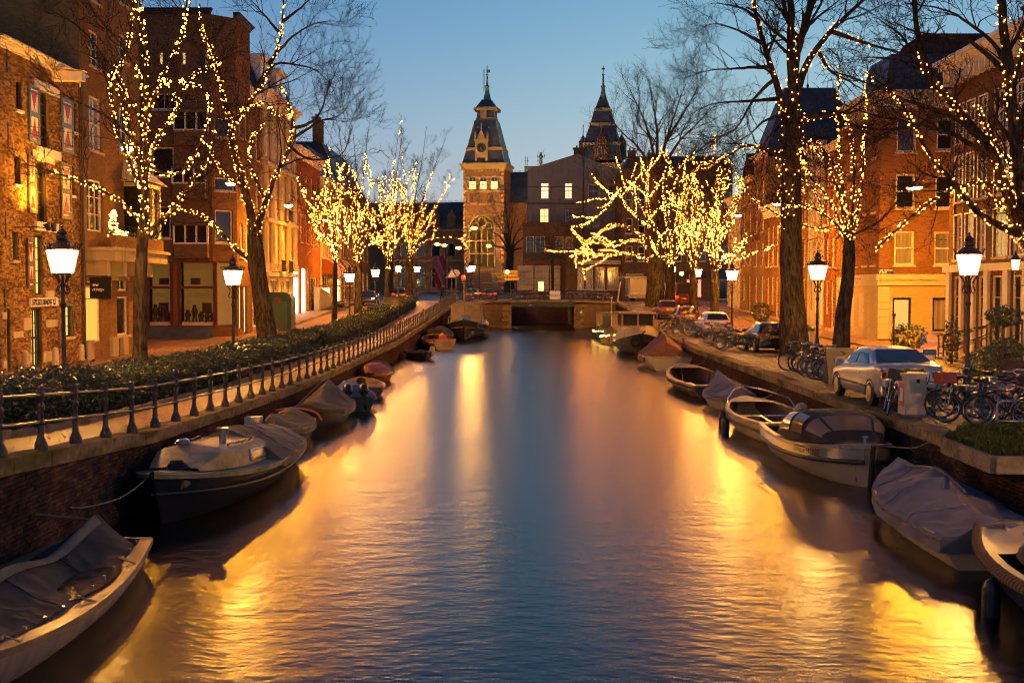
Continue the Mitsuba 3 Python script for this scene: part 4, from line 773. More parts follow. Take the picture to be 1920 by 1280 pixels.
# wing to the side of the clock tower, and the great hall roof between the towers
F = MF(600, YM + 46); FW = F; W = 46.0; H = zpx(420, YM + 10)
wg = nm(f'{ms}__wing'); put(wg, wall_mesh(F, W, H, [], 12), 'mat_brick_far'); t = M()
for v in (.4, H * .5, H - .6, H * .3): F.box(t, 0, v, W, v + .35, -.1, .12)
for i in range(9):
    u = 3 + i * 4.9; arch(F, t, u, 1.6, 2.4, H * .32 - 1.2, .12, .3); arch(F, t, u, H * .58, 2.4, 2.6, .12, .3); F.box(t, u - .08, 1.6, u + .08, H * .32 + 1.2, .0, .1); F.box(t, u - 1.2, H * .24, u + 1.2, H * .24 + .2, 0, .1)
    put(nm(f'{wg}__window'), archpane(F, u, 1.6, 2.4, H * .32 - 1.2, .06), 'mat_glass'); put(nm(f'{wg}__window'), archpane(F, u, H * .58, 2.4, 2.6, .06), 'mat_glass')
put(nm(f'{wg}__stone_trim'), t, 'mat_museum_trim'); r = M(); rz_ = zpx(364, YM + 10)
r.quad(F.p(-1, H, .5), F.p(W + 1, H, .5), F.p(W + 1, rz_, -6), F.p(-1, rz_, -6)); r.quad(F.p(-1, H, -12.5), F.p(W + 1, H, -12.5), F.p(W + 1, rz_, -6), F.p(-1, rz_, -6)); put(nm(f'{wg}__roof'), r, 'mat_leadroof'); c = M()
for i in range(120): F.box(c, i * W / 120, rz_, i * W / 120 + .1, rz_ + .7, -6.05, -5.95)
put(nm(f'{wg}__ridge_crest'), c, 'mat_copper')
for i in range(9):
    u = 3 + i * 4.9; d = M(); F.box(d, u - 1.3, H + .3, u + 1.3, H + 3.4, -3, .2); d.add([F.p(u - 1.6, H + 3.4, .22), F.p(u + 1.6, H + 3.4, .22), F.p(u, H + 6.0, .22)], [[0, 1, 2]]); d.add([F.p(u - 1.6, H + 3.4, .2), F.p(u, H + 6, .2), F.p(u, H + 6, -4.5), F.p(u - 1.6, H + 3.4, -3)], [[0, 1, 2, 3]]); d.add([F.p(u + 1.6, H + 3.4, .2), F.p(u, H + 6, .2), F.p(u, H + 6, -4.5), F.p(u + 1.6, H + 3.4, -3)], [[0, 1, 2, 3]]); put(nm(f'{wg}__dormer'), d, 'mat_brick_dark')
F = MF(945, YM + 8); hl = nm(f'{ms}__great_hall'); H = zpx(382, YM + 10); W = 24.0; put(hl, wall_mesh(F, W, H, [], 20), 'mat_brick_far'); r = M(); rz_ = zpx(321, YM + 10)
r.quad(F.p(-1, H, .4), F.p(W, H, .4), F.p(W, rz_, -8), F.p(-1, rz_, -8)); r.quad(F.p(-1, H, -16), F.p(W, H, -16), F.p(W, rz_, -8), F.p(-1, rz_, -8)); put(nm(f'{hl}__roof'), r, 'mat_leadroof'); c = M()
for i in range(60): F.box(c, i * W / 60, rz_, i * W / 60 + .09, rz_ + .6, -8.05, -7.95)
F.box(c, 4.8, rz_, 9.3, rz_ + 1.6, -9, -7)
for u in (4.9, 5.6, 8.6, 9.2): c.tube([F.p(u, rz_, -8), F.p(u, rz_ + 4.5, -8)], .07, 4); c.lathe([(0, 0), (.25, .2), (0, .5)], 6, F.p(u, rz_ + 3, -8))
put(nm(f'{hl}__ridge_crest'), c, 'mat_copper')
sv = nm(f'{ms}__statue'); p = at(1014, 540, YM + 8); zt = zpx(321, YM + 8) + ZM; c = M().lathe([(.9, 0), (.7, .8), (.35, 1.2), (.5, 2.2), (.42, 3.2), (.6, 4.0), (.25, 4.5), (.3, 4.9), (0, 5.2)], 8, (p[0], p[1], zt))
for s2 in (-1, 1): c.add([(p[0] + s2 * .2, p[1], zt + 3.0), (p[0] + s2 * .5, p[1], zt + 4.2), (p[0] + s2 * 1.0, p[1] + .2, zt + 6.4), (p[0] + s2 * .5, p[1] + .1, zt + 4.8)], [[0, 1, 2, 3]]); c.tube([(p[0] + s2 * .4, p[1], zt + 3.9), (p[0] + s2 * .9, p[1] - .2, zt + 3.5), (p[0] + s2 * 1.0, p[1] - .2, zt + 4.4)], .12, 4)
put(sv, c, 'mat_copper', 40)
FLN = ['the clock tower front', 'the clock tower flank', 'the tower without a clock', 'the clock tower roof', 'the museum wing']
for pa, tz, I in ((V(FT1.O[0] - 8, 316, 6), 30, 26000), (V(FT1.O[0] + 24, 312, 7), 30, 14000), (V(FT1.O[0] + 34, 306, 10), 44, 14000), (V(FT1.O[0] + 3, 312, 10), 50, 12000), (V(-42, 352, 5), 9, 4500)):  # unseen floodlights, placed to light the museum towers and wing
    tg = V(FT1.O[0] + (5 if pa[0] < 10 else 36), 338, tz)
    if pa[0] < -40: tg = V(-36, 386, 9)
    if tz == 30 and pa[0] > 0: tg = V(FT1.O[0] + 9, 340, 24)
    if tz == 50: tg = V(FT1.O[0] + 5, 340, 50)
    fl = thing('museum_floodlight', 'unseen floodlight on a mast behind the bridge, placed to light ' + FLN.pop(0), 'floodlight', 'unseen floodlights before the museum'); d = unit(tg - pa); part(fl, 'mast', M().tube([(pa[0], pa[1], ZM), pa - V(0, 0, .3)], .08, 6), 'mat_iron'); part(fl, 'housing', M().box(pa - d * .3, (.5, .5, .4)), 'mat_iron')
    scene[nm('museum_flood')] = {'type': 'spot', 'to_world': T().look_at(origin=pa.tolist(), target=tg.tolist(), up=[0, .1, 1]), 'intensity': rgb(V(1, .52, .13) * I * KL * .17), 'cutoff_angle': 42, 'beam_width': 18}

# ---------------------------------------------------------------- grey house, low brick house, cafe block, far shops
def FF(px, Y): p = at(px, 540, Y); return Frame((p[0], Y, ZM), (1, 0, 0), (0, -1, 0))
F = FF(990, 178); W, H = (1175 - 990) / FPX * 178, zpx(318, 178); b = thing('grey_rendered_house', 'grey rendered house with three lit windows and a sloping parapet', 'building')
HS = []
for q, l in (((1014, 343, 1029, 373), (2.2, 1.25, .7)), ((1059, 343, 1073, 373), (1.9, 1.0, .5)), ((1012, 391, 1029, 420), (2.0, 1.0, .35)), ((1103, 346, 1124, 371), None), ((1102, 405, 1124, 426), None), ((1060, 394, 1073, 420), None), ((1140, 346, 1158, 371), None)):
    HS.append((F.rect(*q), dict(nx=2, ny=2, **({'lit': l} if l else {}))))
part(b, 'wall', wall_mesh(F, W, H, [r for r, _ in HS], 14), 'mat_plaster')
for r, st in HS: window(b, F, r, st)
c = M(); zz = lambda y: zpx(y, 178); uu = lambda x: (x - 990) / FPX * 178
c.prism([(uu(992), H), (uu(1082), zz(290)), (uu(1150), zz(318)), (uu(1175), H - .01)], 178, 192); c.xf(np.array([[1, 0, 0, F.O[0]], [0, 1, 0, .0], [0, 0, 1, ZM], [0, 0, 0, 1]])); part(b, 'parapet', c, 'mat_plaster'); c = M(); F.box(c, -.05, zz(384), W * .6, zz(381), -.1, .12); F.box(c, 0, zz(352), W * .5, zz(350.5), -.1, .05); part(b, 'string_course', c, 'mat_lead'); c = M(); c.tube([F.p(uu(1093), 0, .15), F.p(uu(1093), zz(300), .15)], .1); part(b, 'drainpipe', c, 'mat_lead')
chimney(b, F, uu(1088), zz(298), -3, 1.6, 1.6, holder='wall')
F = FF(982, 170); W, H = (1092 - 982) / FPX * 170, zpx(424, 170); b = thing('low_brick_house', 'dark brick house with white sash windows and pale tiled ground floor by the bridge', 'building'); HS = [(F.rect(*q), dict(nx=2, ny=3)) for q in ((987, 443, 1001, 475), (1004, 443, 1022, 475), (1042, 443, 1057, 475), (1059, 443, 1075, 475))]
part(b, 'wall', wall_mesh(F, W, H, [r for r, _ in HS], 8), 'mat_brick_dark')
for r, st in HS: window(b, F, r, st)
zz = lambda y: zpx(y, 170); uu = lambda x: (x - 982) / FPX * 170; c = M(); F.box(c, -.05, H, W + .05, H + .5, -8, .2); part(b, 'cornice', c, 'mat_brick_dark'); c = M(); F.box(c, -.1, zz(486), W + .05, zz(474), -.1, .25); part(b, 'fascia', c, 'mat_dark_wood')
for i, (x0_, x1_) in enumerate(((970, 1001), (1002, 1030), (1031, 1051))):
    for k in range(4): c = M(); F.box(c, uu(x0_), zz(546) + k * .9, uu(x1_) - .05, zz(546) + k * .9 + .86, -.3, .3); part(b, 'cladding_panel', c, 'mat_stone_pale')
c = M(); F.quad(c, uu(1009), zz(546), uu(1019), zz(528), .32); e = glow((1.8, 1.5, .5)); e['sampling_weight'] = .1; part(b, 'lit_doorway', c, 'mat_lit', emitter=e)
F = FF(1062, 162); W, H = (1172 - 1062) / FPX * 162, zpx(474, 162); b = thing('cafe_pavilion', 'cafe front with pale window frames reflecting strings of lights', 'building')
HS = [(F.rect(*q), dict(nx=2, ny=1, frame='mat_cream', pane='mat_glass_curtain')) for q in ((1082, 500, 1095, 543), (1098, 500, 1112, 543), (1116, 500, 1134, 543), (1138, 500, 1160, 543))]
part(b, 'wall', wall_mesh(F, W, H, [r for r, _ in HS], 8), 'mat_brick_dark')
for r, st in HS: window(b, F, r, st)
c = M(); F.box(c, .9, zpx(496, 162), W, zpx(488, 162), -.1, .4); part(b, 'fascia', c, 'mat_cream')
F = FF(1166, 160); W, H = (1372 - 1166) / FPX * 160, zpx(318, 160); b = thing('far_shop_block', 'dark brick block of shops across the end of the right quay', 'building'); HS = []
for i in range(9):
    for v0 in (5.0, 8.6, 12.0): u = .9 + i * 1.6; HS.append(((u - .45, v0, u + .45, v0 + 2.0), dict(nx=1, ny=2)))
HS += [((.5, .6, 2.8, 3.4), dict(nx=2, ny=1, pane='mat_glass_curtain')), ((4.0, .2, 6.0, 3.2), dict(nx=2, ny=1, lit=(.8, .5, .3), sill=None)), ((8.4, .3, 10.4, 2.7), dict(nx=2, ny=1, lit=(1.2, .5, .35), sill=None)), ((11.6, .1, 13.8, 2.6), dict(nx=2, ny=1))]
part(b, 'wall', wall_mesh(F, W, H, [r for r, _ in HS], 12), 'mat_brick_dark')
for r, st in HS: window(b, F, r, st)
c = M(); F.box(c, 11.4, 2.75, 14.2, 4.0, 0, .4); part(b, 'blue_fascia', c, 'mat_sign_blue'); c = M(); F.box(c, 8.2, 2.85, 10.8, 3.7, 0, .4); part(b, 'dark_fascia', c, 'mat_dark_wood'); c = M(); F.box(c, 3.4, 2.3, 6.8, 3.4, .0, 1.6); part(b, 'grey_awning', c, 'mat_plaster'); mansard(b, F, W, H + .01, 12, 1.7, 1.0)
chimney(b, F, 1.5, H + .5, -3, 1.0, 2.0); chimney(b, F, 4.0, H + .6, -3, .8, 1.6)
F = FF(560, 300); b = thing('distant_houses', 'dark row of distant houses seen between the museum wing and the quay', 'building'); part(b, 'wall', wall_mesh(F, 22, 16, [], 12), 'mat_brick_dark'); gable_roof(b, F, 22, 16.02, 12, 4)
F = FF(1380, 230); b = thing('distant_houses', 'dark distant houses behind the end of the narrow row', 'building'); part(b, 'wall', wall_mesh(F, 60, 14, [], 12), 'mat_brick_dark'); gable_roof(b, F, 60, 14.02, 12, 4)
# ---------------------------------------------------------------- street lanterns
LP = Proto()
LP.add('post', M().lathe([(.0, 0), (.17, 0), (.17, .12), (.13, .2), (.15, .3), (.12, .42), (.11, .8), (.075, .95), (.085, 1.0), (.06, 1.08), (.055, 1.6), (.07, 1.64), (.055, 1.7), (.048, 2.55), (.065, 2.6), (.085, 2.65), (.05, 2.72), (.045, 3.08), (.07, 3.12), (.04, 3.2), (.035, 3.4), (.0, 3.4)], 12), 'mat_iron', 35)
for k in range(4):
    a = k * math.pi / 2 + .4; LP.add('scroll', M().tube([(math.cos(a) * r, math.sin(a) * r, z) for r, z in ((.05, 2.98), (.15, 2.92), (.19, 3.0), (.13, 3.12), (.12, 3.22), (.17, 3.33), (.26, 3.41))], .02, 6), 'mat_lamp_red')
mat('lamp_red', prin((.10, .02, .014), .35))
a = np.arange(6) * math.pi / 3 + .26; hexr = lambda r, z: np.stack([np.cos(a) * r, np.sin(a) * r, a * 0 + z], 1)
g = M(); lo, hi = hexr(.255, 3.43), hexr(.39, 4.02)
for k in range(6): j = (k + 1) % 6; g.quad(lo[k], lo[j], hi[j], hi[k])
LGLASS = 300.0
LP.add('glass', g, 'mat_bulb', emitter=glow(WARM * LGLASS, 2.5))
f = M()
for k in range(6):
    j = (k + 1) % 6; f.tube([lo[k] * [1.03, 1.03, 1], hi[k] * [1.03, 1.03, 1]], .012, 4); f.tube([lo[k] * [1.03, 1.03, 1], lo[j] * [1.03, 1.03, 1]], .016, 4); f.tube([hi[k] * [1.03, 1.03, 1], hi[j] * [1.03, 1.03, 1]], .03, 4)
    for s_ in (0, .5):
        q = hi[k] * (1 - s_) + hi[j] * s_; o = q * [1.12, 1.12, 1]; f.add([q * [1.0, 1.0, 1] + [0, 0, .0], o + [0, 0, .02], o * [1.06, 1.06, 1] + [0, 0, .13], q * [1.02, 1.02, 1] + [0, 0, .06]], [[0, 1, 2, 3]])
        f.lathe([(0, -.03), (.03, 0), (0, .05)], 5, o * [1.06, 1.06, 1] + [0, 0, .12])
LP.add('lantern_frame', f, 'mat_iron')
LP.add('roof', M().lathe([(.4, 4.03), (.33, 4.1), (.24, 4.17), (.16, 4.2), (.14, 4.24)], 6, R=rotz(.26)), 'mat_iron', 30)
LP.add('crown', M().lathe([(.1, 4.24), (.15, 4.28), (.15, 4.36), (.1, 4.4), (.13, 4.44), (.06, 4.52), (.02, 4.55), (.035, 4.6), (0, 4.64)], 8), 'mat_iron', 30)
NO = ['nearest', 'second', 'third', 'fourth', 'fifth', 'sixth']
LAMPS = []
def lantern(px, Y, z, lab):
    p = at(px, 540, Y); k = thing('street_lamp', lab, 'street lamp', 'crowned lanterns along the canal'); LP.stamp(k, mat4((p[0], Y, z), rz=px * .7)); LAMPS.append((p[0], Y)); return k
for i, (x, Y) in enumerate(((118, 30.5), (437, 49), (655.5, 88), (704, 105), (747, 126), (782, 146))): lantern(x, Y, zL(Y), f'crowned street lantern rising from the hedge, {NO[i]} along the railed quay')
for i, (x, Y) in enumerate(((1816, 34.5), (1533, 50), (1372.5, 77), (1307, 97), (1260, 114), (1223, 131))): lantern(x, Y, zR(Y), f'crowned street lantern among bicycles and cars, {NO[i]} along the open quay')
for p_, lab in (((12.6, 16.5), 'unseen crowned street lantern on the open quay, out of view, placed to light the near boats'), ((-11.2, 10.5), 'unseen crowned street lantern in the hedge, out of view, placed to light the near boats')):  # two unseen lanterns out of view, placed to light the near boats
    k = thing('street_lamp', lab, 'street lamp', 'crowned lanterns along the canal'); LP.stamp(k, mat4((p_[0], p_[1], zR(p_[1]) if p_[0] > 0 else zL(p_[1]))))
lantern(886, 139, 1.66, 'crowned street lantern on the bridge beside the red traffic light'); lantern(880.5, 146, 1.66, 'crowned street lantern standing just behind the one on the bridge')

# ---------------------------------------------------------------- trees
def spline(pts, k=14):
    from scipy.interpolate import PchipInterpolator
    p = np.asarray(pts, float); t = np.r_[0, np.cumsum(np.linalg.norm(np.diff(p, axis=0), axis=1))]
    return PchipInterpolator(t, p)(np.linspace(0, t[-1], k))
RMIN = .007
def branches(P, R, m, L, rng, spread=(.5, 1.0), up=.25, k=5, t0=.2, rr=.55, droop=0.0):
    n, kk = R.shape; t = rng.uniform(t0, 1.0, (n, m)) ** .8; x = t * (kk - 1); i = np.minimum(x.astype(int), kk - 2); f = (x - i)[..., None]
    idx = np.arange(n)[:, None]; st = P[idx, i] * (1 - f) + P[idx, i + 1] * f; tg = P[idx, i + 1] - P[idx, i]; tg /= np.linalg.norm(tg, axis=2, keepdims=True) + 1e-9
    r0 = (R[idx, i] * (1 - f[..., 0]) + R[idx, i + 1] * f[..., 0]) * rr
    q = rng.normal(size=(n, m, 3)); q -= (q * tg).sum(2, keepdims=True) * tg; q /= np.linalg.norm(q, axis=2, keepdims=True) + 1e-9
    a = rng.uniform(*spread, (n, m, 1)); d = tg * np.cos(a) + q * np.sin(a); d[..., 2] += up; d /= np.linalg.norm(d, axis=2, keepdims=True)
    pl = np.linalg.norm(np.diff(P, axis=1), axis=2).sum(1)[:, None]; ln = np.minimum(L * rng.uniform(.5, 1.2, (n, m)), pl * .9) * (1.15 - .5 * t)
    pts = [st]; cur = st
    for s in range(k - 1):
        d = d + rng.normal(size=d.shape) * .18; d[..., 2] += .07 - droop; d /= np.linalg.norm(d, axis=2, keepdims=True); cur = cur + d * (ln / (k - 1))[..., None]; pts.append(cur)
    C = np.stack(pts, 2).reshape(n * m, k, 3); rad = np.maximum(r0[..., None] * np.linspace(1, .35, k), RMIN).reshape(n * m, k); return C, rad
def bulbs_on(polys, step, rng, rad, spread=.05):
    out = []
    for P, R in polys:
        seg = np.linalg.norm(np.diff(P, axis=0), axis=1); t = np.r_[0, np.cumsum(seg)]; n = max(2, int(t[-1] / (step * .6))); s = np.sort(rng.uniform(0, t[-1], n)); c = np.stack([np.interp(s, t, P[:, j]) for j in range(3)], 1); r = np.interp(s, t, R)
        q = rng.normal(size=(n, 3)); q /= np.linalg.norm(q, axis=1, keepdims=True); out.append(c + q * (r + rad * .6 + spread * rng.uniform(0, 1, n))[:, None])
    return np.vstack(out)
ICO = trimesh.creation.icosphere(subdivisions=0)
def bulb_mesh(C, rad, rng):
    v, f = np.asarray(ICO.vertices), np.asarray(ICO.faces); r = rad * .78 * rng.choice([.7, .85, 1.0, 1.25, 1.5], len(C), p=[.2, .25, .3, .17, .08])
    return (C[:, None] + v[None] * r[:, None, None]).reshape(-1, 3), (f[None] + (np.arange(len(C)) * len(v))[:, None, None]).reshape(-1, 3)
GLOWB = 10.0
def tree(label, trunk, tr, limbs, seed, levels=((7, 2.2), (6, 1.1), (3, .55)), step=.22, brad=.042, lit_label=None, lit_sub=0, glowk=1.0, sub_up=.25, droop=0.0):
    """trunk: world points, tr: radii; limbs: (world points, r0, r1, lit share, unlit level scale)"""
    rng = np.random.default_rng(seed); k = thing('tree', label, 'tree')
    tp = spline(trunk, 16); rr = np.interp(np.linspace(0, 1, 16), np.linspace(0, 1, len(tr)), tr); m = M(); v, f = tubes(tp[None], rr[None], 14)
    n_ = meshkit.fbm(v * [3.5, 3.5, .9], 3, seed)[:, None] - .5; ax = np.repeat(tp, 14, 0); v = v + (v - ax) * n_ * .35; m.add(v, f); part(k, 'trunk', m, 'mat_bark', True)
    LPs, LRs, lit = [], [], []
    for (pts, r0, r1, sh) in limbs:
        p = spline(pts, 16); p = p + np.cumsum(rng.normal(size=p.shape) * .02, 0) * [[1, 1, .6]]; r = np.geomspace(r0, max(r1, .012), 16); LPs.append(p); LRs.append(r)
        if sh > 0: c = max(2, int(round(16 * sh))); lit.append((p[:c], r[:c]))
    P, R = np.stack(LPs), np.stack(LRs); v, f = tubes(P, R, 8); part(k, 'limbs', (v, f), 'mat_bark', True); labels[f'{k}__limbs'] = {'kind': 'stuff'}
    m = M(); cp, cr = P, R
    for i, (mm, L) in enumerate(levels):
        cp, cr = branches(cp, cr, mm, L, rng, t0=.25 if i == 0 else .15, up=sub_up, k=(6, 5, 4, 3)[min(i, 3)], rr=.5, droop=droop); m.add(*tubes(cp, cr, 4 if i == 0 else 3))
        if i == 0 and lit_sub: lit += [(cp[j], cr[j]) for j in range(len(cp)) if limbs[j // mm][3] > .8 and rng.random() < lit_sub]
    part(k, 'crown', m, 'mat_twig'); labels[f'{k}__crown'] = {'kind': 'stuff'}
    if lit:
        s = thing('fairy_lights', lit_label, 'string lights'); C = bulbs_on(lit, step, rng, brad); tw = [(tp[i], tp[i + 1], rr[i]) for i in range(11, 15)]
        e = glow(BULB * GLOWB * glowk); e['sampling_weight'] = 1.6; part(s, 'bulbs', bulb_mesh(C, brad, rng), 'mat_bulb', emitter=e); labels[f'{s}__bulbs'] = {'kind': 'stuff'}
        m = M(); 
        for p, r in lit: m.add(*tubes((p + [.03, -.02, .0])[None], np.full((1, len(p)), .008), 3))
        part(s, 'cable', m, 'mat_cable'); labels[f'{s}__cable'] = {'kind': 'stuff'}
    return k
def W_(pts, Y, rng, spread=1.2):               # limb through these directions, wandering in depth
    n = len(pts); dy = np.cumsum(rng.normal(size=n) * spread / n ** .5); dy -= dy[0]; return [at(x, y, Y + d) for (x, y), d in zip(pts, dy)]
def mk(Y, seed, L): rng = np.random.default_rng(seed); return [(W_(p, Y, rng, s), a, b, l) for p, a, b, l, s in L]
def vase(x, y, tips, Y, seed, r=.09, bend=.45):
    rng = np.random.default_rng(seed); out = []
    for tx, ty, sh in tips:
        c1 = (x + (tx - x) * bend * .5, y + (ty - y) * .35 - 4); c2 = (x + (tx - x) * .7 + rng.normal() * 4, y + (ty - y) * .72); out.append((W_([(x, y), c1, c2, (tx, ty)], Y, rng, 1.6), r * rng.uniform(.8, 1.1), .018, sh))
    return out
def base(x, y, Y, z): p = at(x, y, Y); return V(p[0], Y, z - .1)
# railed quay, nearest
Y = 36; tree('slim lit tree with straight trunk behind the hedge, nearest on the railed quay', [base(262, 680, Y, zL(Y)), at(263, 560, Y), at(265, 480, Y), at(268, 430, Y)], (.26, .2, .18, .17),
     mk(Y, 1, [([(268, 440), (272, 350), (275, 250), (278, 150), (270, 60), (262, -30)], .13, .03, 1, .8), ([(270, 400), (258, 300), (232, 200), (222, 140), (243, 60), (250, -30)], .09, .02, 1, 1.2), ([(268, 446), (300, 415), (335, 375), (352, 340), (390, 290), (400, 235)], .1, .02, 1, 1.0),
       ([(272, 330), (300, 250), (330, 210), (345, 165), (375, 130), (412, 115)], .07, .02, 1, 1.2), ([(270, 350), (240, 300), (214, 230), (208, 160), (230, 110)], .07, .02, 1, 1.3), ([(268, 425), (220, 372), (170, 345), (110, 322), (40, 300)], .07, .015, .75, 1.0),
       ([(275, 220), (310, 130), (340, 70), (352, 10), (358, -40)], .06, .015, 1, 1.0), ([(280, 310), (330, 325), (385, 250), (395, 190), (350, 150), (300, 150)], .05, .015, 1, 1.2), ([(272, 300), (310, 230), (325, 190), (300, 140)], .05, .015, 1, 1.0), ([(272, 240), (200, 120), (150, 60), (90, 20)], .06, .015, .4, 1.0), ([(272, 180), (230, 90), (180, 30), (150, -30)], .06, .015, .3, 1.0), ([(272, 280), (200, 220), (120, 180), (60, 110)], .06, .015, .0, 1.0)]),
     1, levels=((8, 1.5), (5, .8), (3, .45)), step=.085, brad=.034, glowk=1.35, lit_label='golden fairy lights in the nearest tree on the railed quay')
Y = 56.5; tree('leaning lit tree with thick trunk, between two crowned lanterns on the railed quay', [base(508, 650, Y, zL(Y)), at(496, 590, Y), at(484, 520, Y), at(478, 440, Y)], (.52, .42, .4, .36),
     mk(Y, 2, [([(478, 455), (470, 390), (455, 330), (440, 280), (430, 220), (415, 150), (392, 90), (378, 10)], .24, .03, 1, 1.0), ([(478, 455), (500, 380), (520, 330), (545, 285), (553, 230), (545, 190), (528, 165)], .2, .03, 1, 1.2), ([(472, 400), (442, 300), (430, 250), (455, 205), (480, 170), (505, 120), (523, 60), (528, -20)], .17, .03, 1, 1.0),
       ([(474, 490), (445, 468), (405, 425), (370, 398), (325, 390), (300, 380)], .13, .02, 1, .8), ([(505, 120), (545, 70), (590, 45), (640, 40)], .1, .015, 0, 1.5), ([(480, 170), (530, 118), (585, 125), (640, 190)], .1, .015, 0, 1.5), ([(553, 240), (590, 225), (620, 150), (640, 110)], .09, .015, 0, 1.5), ([(545, 275), (590, 300), (640, 290), (660, 240)], .08, .015, 0, 1.5), ([(550, 260), (590, 235), (630, 220), (655, 190)], .08, .015, 0, 1.5),
       ([(430, 220), (470, 200), (500, 190), (520, 215), (548, 220)], .07, .02, 1, 1.0), ([(500, 380), (470, 300), (475, 260), (500, 230)], .1, .02, 1, 1.0), ([(415, 150), (380, 60), (340, 20), (310, -20)], .09, .02, .5, 1.4), ([(523, 60), (490, 20), (460, -20)], .07, .015, 0, 1.2), ([(528, 40), (570, 10), (600, -30)], .08, .015, 0, 1.2), ([(460, 350), (420, 330), (400, 300), (385, 270)], .06, .02, 1, 1.0)]),
     2, levels=((8, 2.8), (5, 1.6), (4, .8)), step=.115, brad=.042, glowk=1.25, lit_label='dense golden fairy lights wound round the leaning tree', sub_up=.15)
far = dict(glowk=2.0, levels=((7, 2.2), (6, 1.2), (4, .6)), brad=.058, lit_sub=.55, sub_up=.4)
Y = 80; tree('thin dark trunked lit tree before the striped awnings', [base(626, 600, Y, zL(Y)), at(628, 540, Y), at(629, 480, Y)], (.2, .16, .15), vase(629, 492, [(566, 365, 1), (585, 400, .9), (605, 310, 1), (630, 300, 1), (650, 330, 1), (680, 400, 1), (595, 420, 1), (612, 360, 1), (570, 395, 1)], Y, 3), 3, step=.2, lit_label='golden fairy lights in the thin tree before the awnings', **far)
Y = 92; tree('olive trunked lit tree just past the lantern before the awnings', [base(671, 600, Y, zL(Y)), at(672, 540, Y), at(671, 470, Y)], (.34, .28, .25), vase(671, 492, [(612, 300, 1), (636, 235, .6), (660, 250, .75), (690, 240, .8), (665, 330, 1), (720, 380, 1), (735, 420, 1), (640, 380, 1), (620, 430, 1), (700, 330, 1)], Y, 4, .12), 4, step=.2, lit_label='golden fairy lights in the olive trunked tree past the awning lantern', **far)
Y = 112; tree('slender lit tree in the hedge near the grey cabinet', [base(726, 590, Y, zL(Y)), at(726, 540, Y), at(727, 480, Y)], (.27, .23, .2), vase(727, 505, [(690, 420, 1), (712, 330, 1), (742, 260, .9), (758, 250, .55), (770, 300, .9), (730, 360, 1), (690, 380, 1), (780, 370, 1), (765, 420, 1), (745, 340, 1)], Y, 5, .12), 5, step=.24, lit_label='golden fairy lights in the slender tree near the grey cabinet', **far)
Y = 134; tree('lit tree at the end of the hedge, closest to the bridge', [base(767, 590, Y, zL(Y)), at(767, 540, Y), at(768, 480, Y)], (.42, .38, .34), vase(768, 495, [(725, 330, .9), (748, 245, .85), (785, 290, .85), (800, 240, .35), (822, 300, .9), (846, 330, .95), (800, 380, 1), (780, 330, 1), (760, 400, 1), (835, 260, .3), (812, 400, 1)], Y, 6, .15) + mk(Y, 9, [([(772, 480), (800, 452), (830, 445), (860, 448), (878, 468)], .07, .02, 1, 1.5)]), 6, step=.26, lit_label='golden fairy lights in the hedge-end tree with one long arm', **far)
# open quay
Y = 56.5; tree('thick trunked elm with lights on its limbs, beside the dark parked hatchback', [base(1492, 665, Y, zR(Y)), at(1487, 600, Y), at(1484, 480, Y), at(1484, 330, Y), at(1486, 235, Y)], (.70, .56, .49, .46, .44),
     mk(Y, 11, [([(1485, 265), (1466, 190), (1448, 120), (1430, 60), (1412, -20)], .24, .08, 1, 1.0), ([(1486, 260), (1483, 150), (1478, 60), (1475, -30)], .34, .13, .8, .6), ([(1488, 170), (1500, 80), (1522, -10)], .22, .11, 0, .6), ([(1490, 200), (1510, 130), (1535, 90), (1560, 60), (1600, 20), (1640, -20)], .22, .06, .7, 1.0),
       ([(1490, 238), (1520, 218), (1560, 216), (1600, 238), (1660, 245), (1730, 235)], .24, .03, .42, 1.2), ([(1496, 250), (1545, 285), (1575, 340)], .08, .02, .8, 1.0), ([(1480, 300), (1440, 282), (1400, 272), (1345, 300), (1290, 305)], .15, .02, 1, 1.5), ([(1447, 125), (1400, 128), (1350, 130), (1290, 145)], .11, .015, 0, 1.5), ([(1462, 185), (1400, 190), (1340, 195), (1280, 225)], .11, .015, 0, 1.5), ([(1452, 150), (1420, 180), (1375, 245), (1340, 260)], .1, .015, 0, 1.5), ([(1472, 215), (1440, 225), (1410, 250), (1350, 285)], .09, .015, 0, 1.5), ([(1472, 225), (1430, 280), (1405, 320)], .08, .015, 0, 1.5),
       ([(1438, 90), (1390, 60), (1340, 50), (1300, 70)], .1, .015, 0, 1.5), ([(1425, 40), (1380, 10), (1330, 5)], .1, .015, 0, 1.5), ([(1480, 100), (1440, 60), (1430, 20)], .09, .015, 0, 1.2), ([(1560, 60), (1620, 80), (1690, 100), (1760, 170)], .12, .015, .4, 1.5), ([(1535, 90), (1560, 130), (1600, 150), (1660, 200)], .11, .015, .3, 1.5), ([(1505, 60), (1550, 20), (1590, -20)], .1, .02, 0, 1.2),
       ([(1483, 420), (1452, 400), (1420, 380), (1380, 330)], .05, .015, 1, 1.0), ([(1486, 410), (1520, 425), (1560, 430), (1600, 415)], .05, .015, 1, 1.0), ([(1485, 330), (1520, 350), (1550, 400), (1585, 430)], .05, .015, 1, 1.0)]),
     11, levels=((8, 3.2), (6, 1.9), (4, .9)), step=.16, brad=.046, lit_label='golden fairy lights wound round the thick elm and its limbs', sub_up=.05)
rng = np.random.default_rng(5); Pt = spline([at(1485, 430, Y), at(1484, 330, Y), at(1485, 250, Y)], 20); C = bulbs_on([(Pt, np.full(20, .6))], .06, rng, .046)
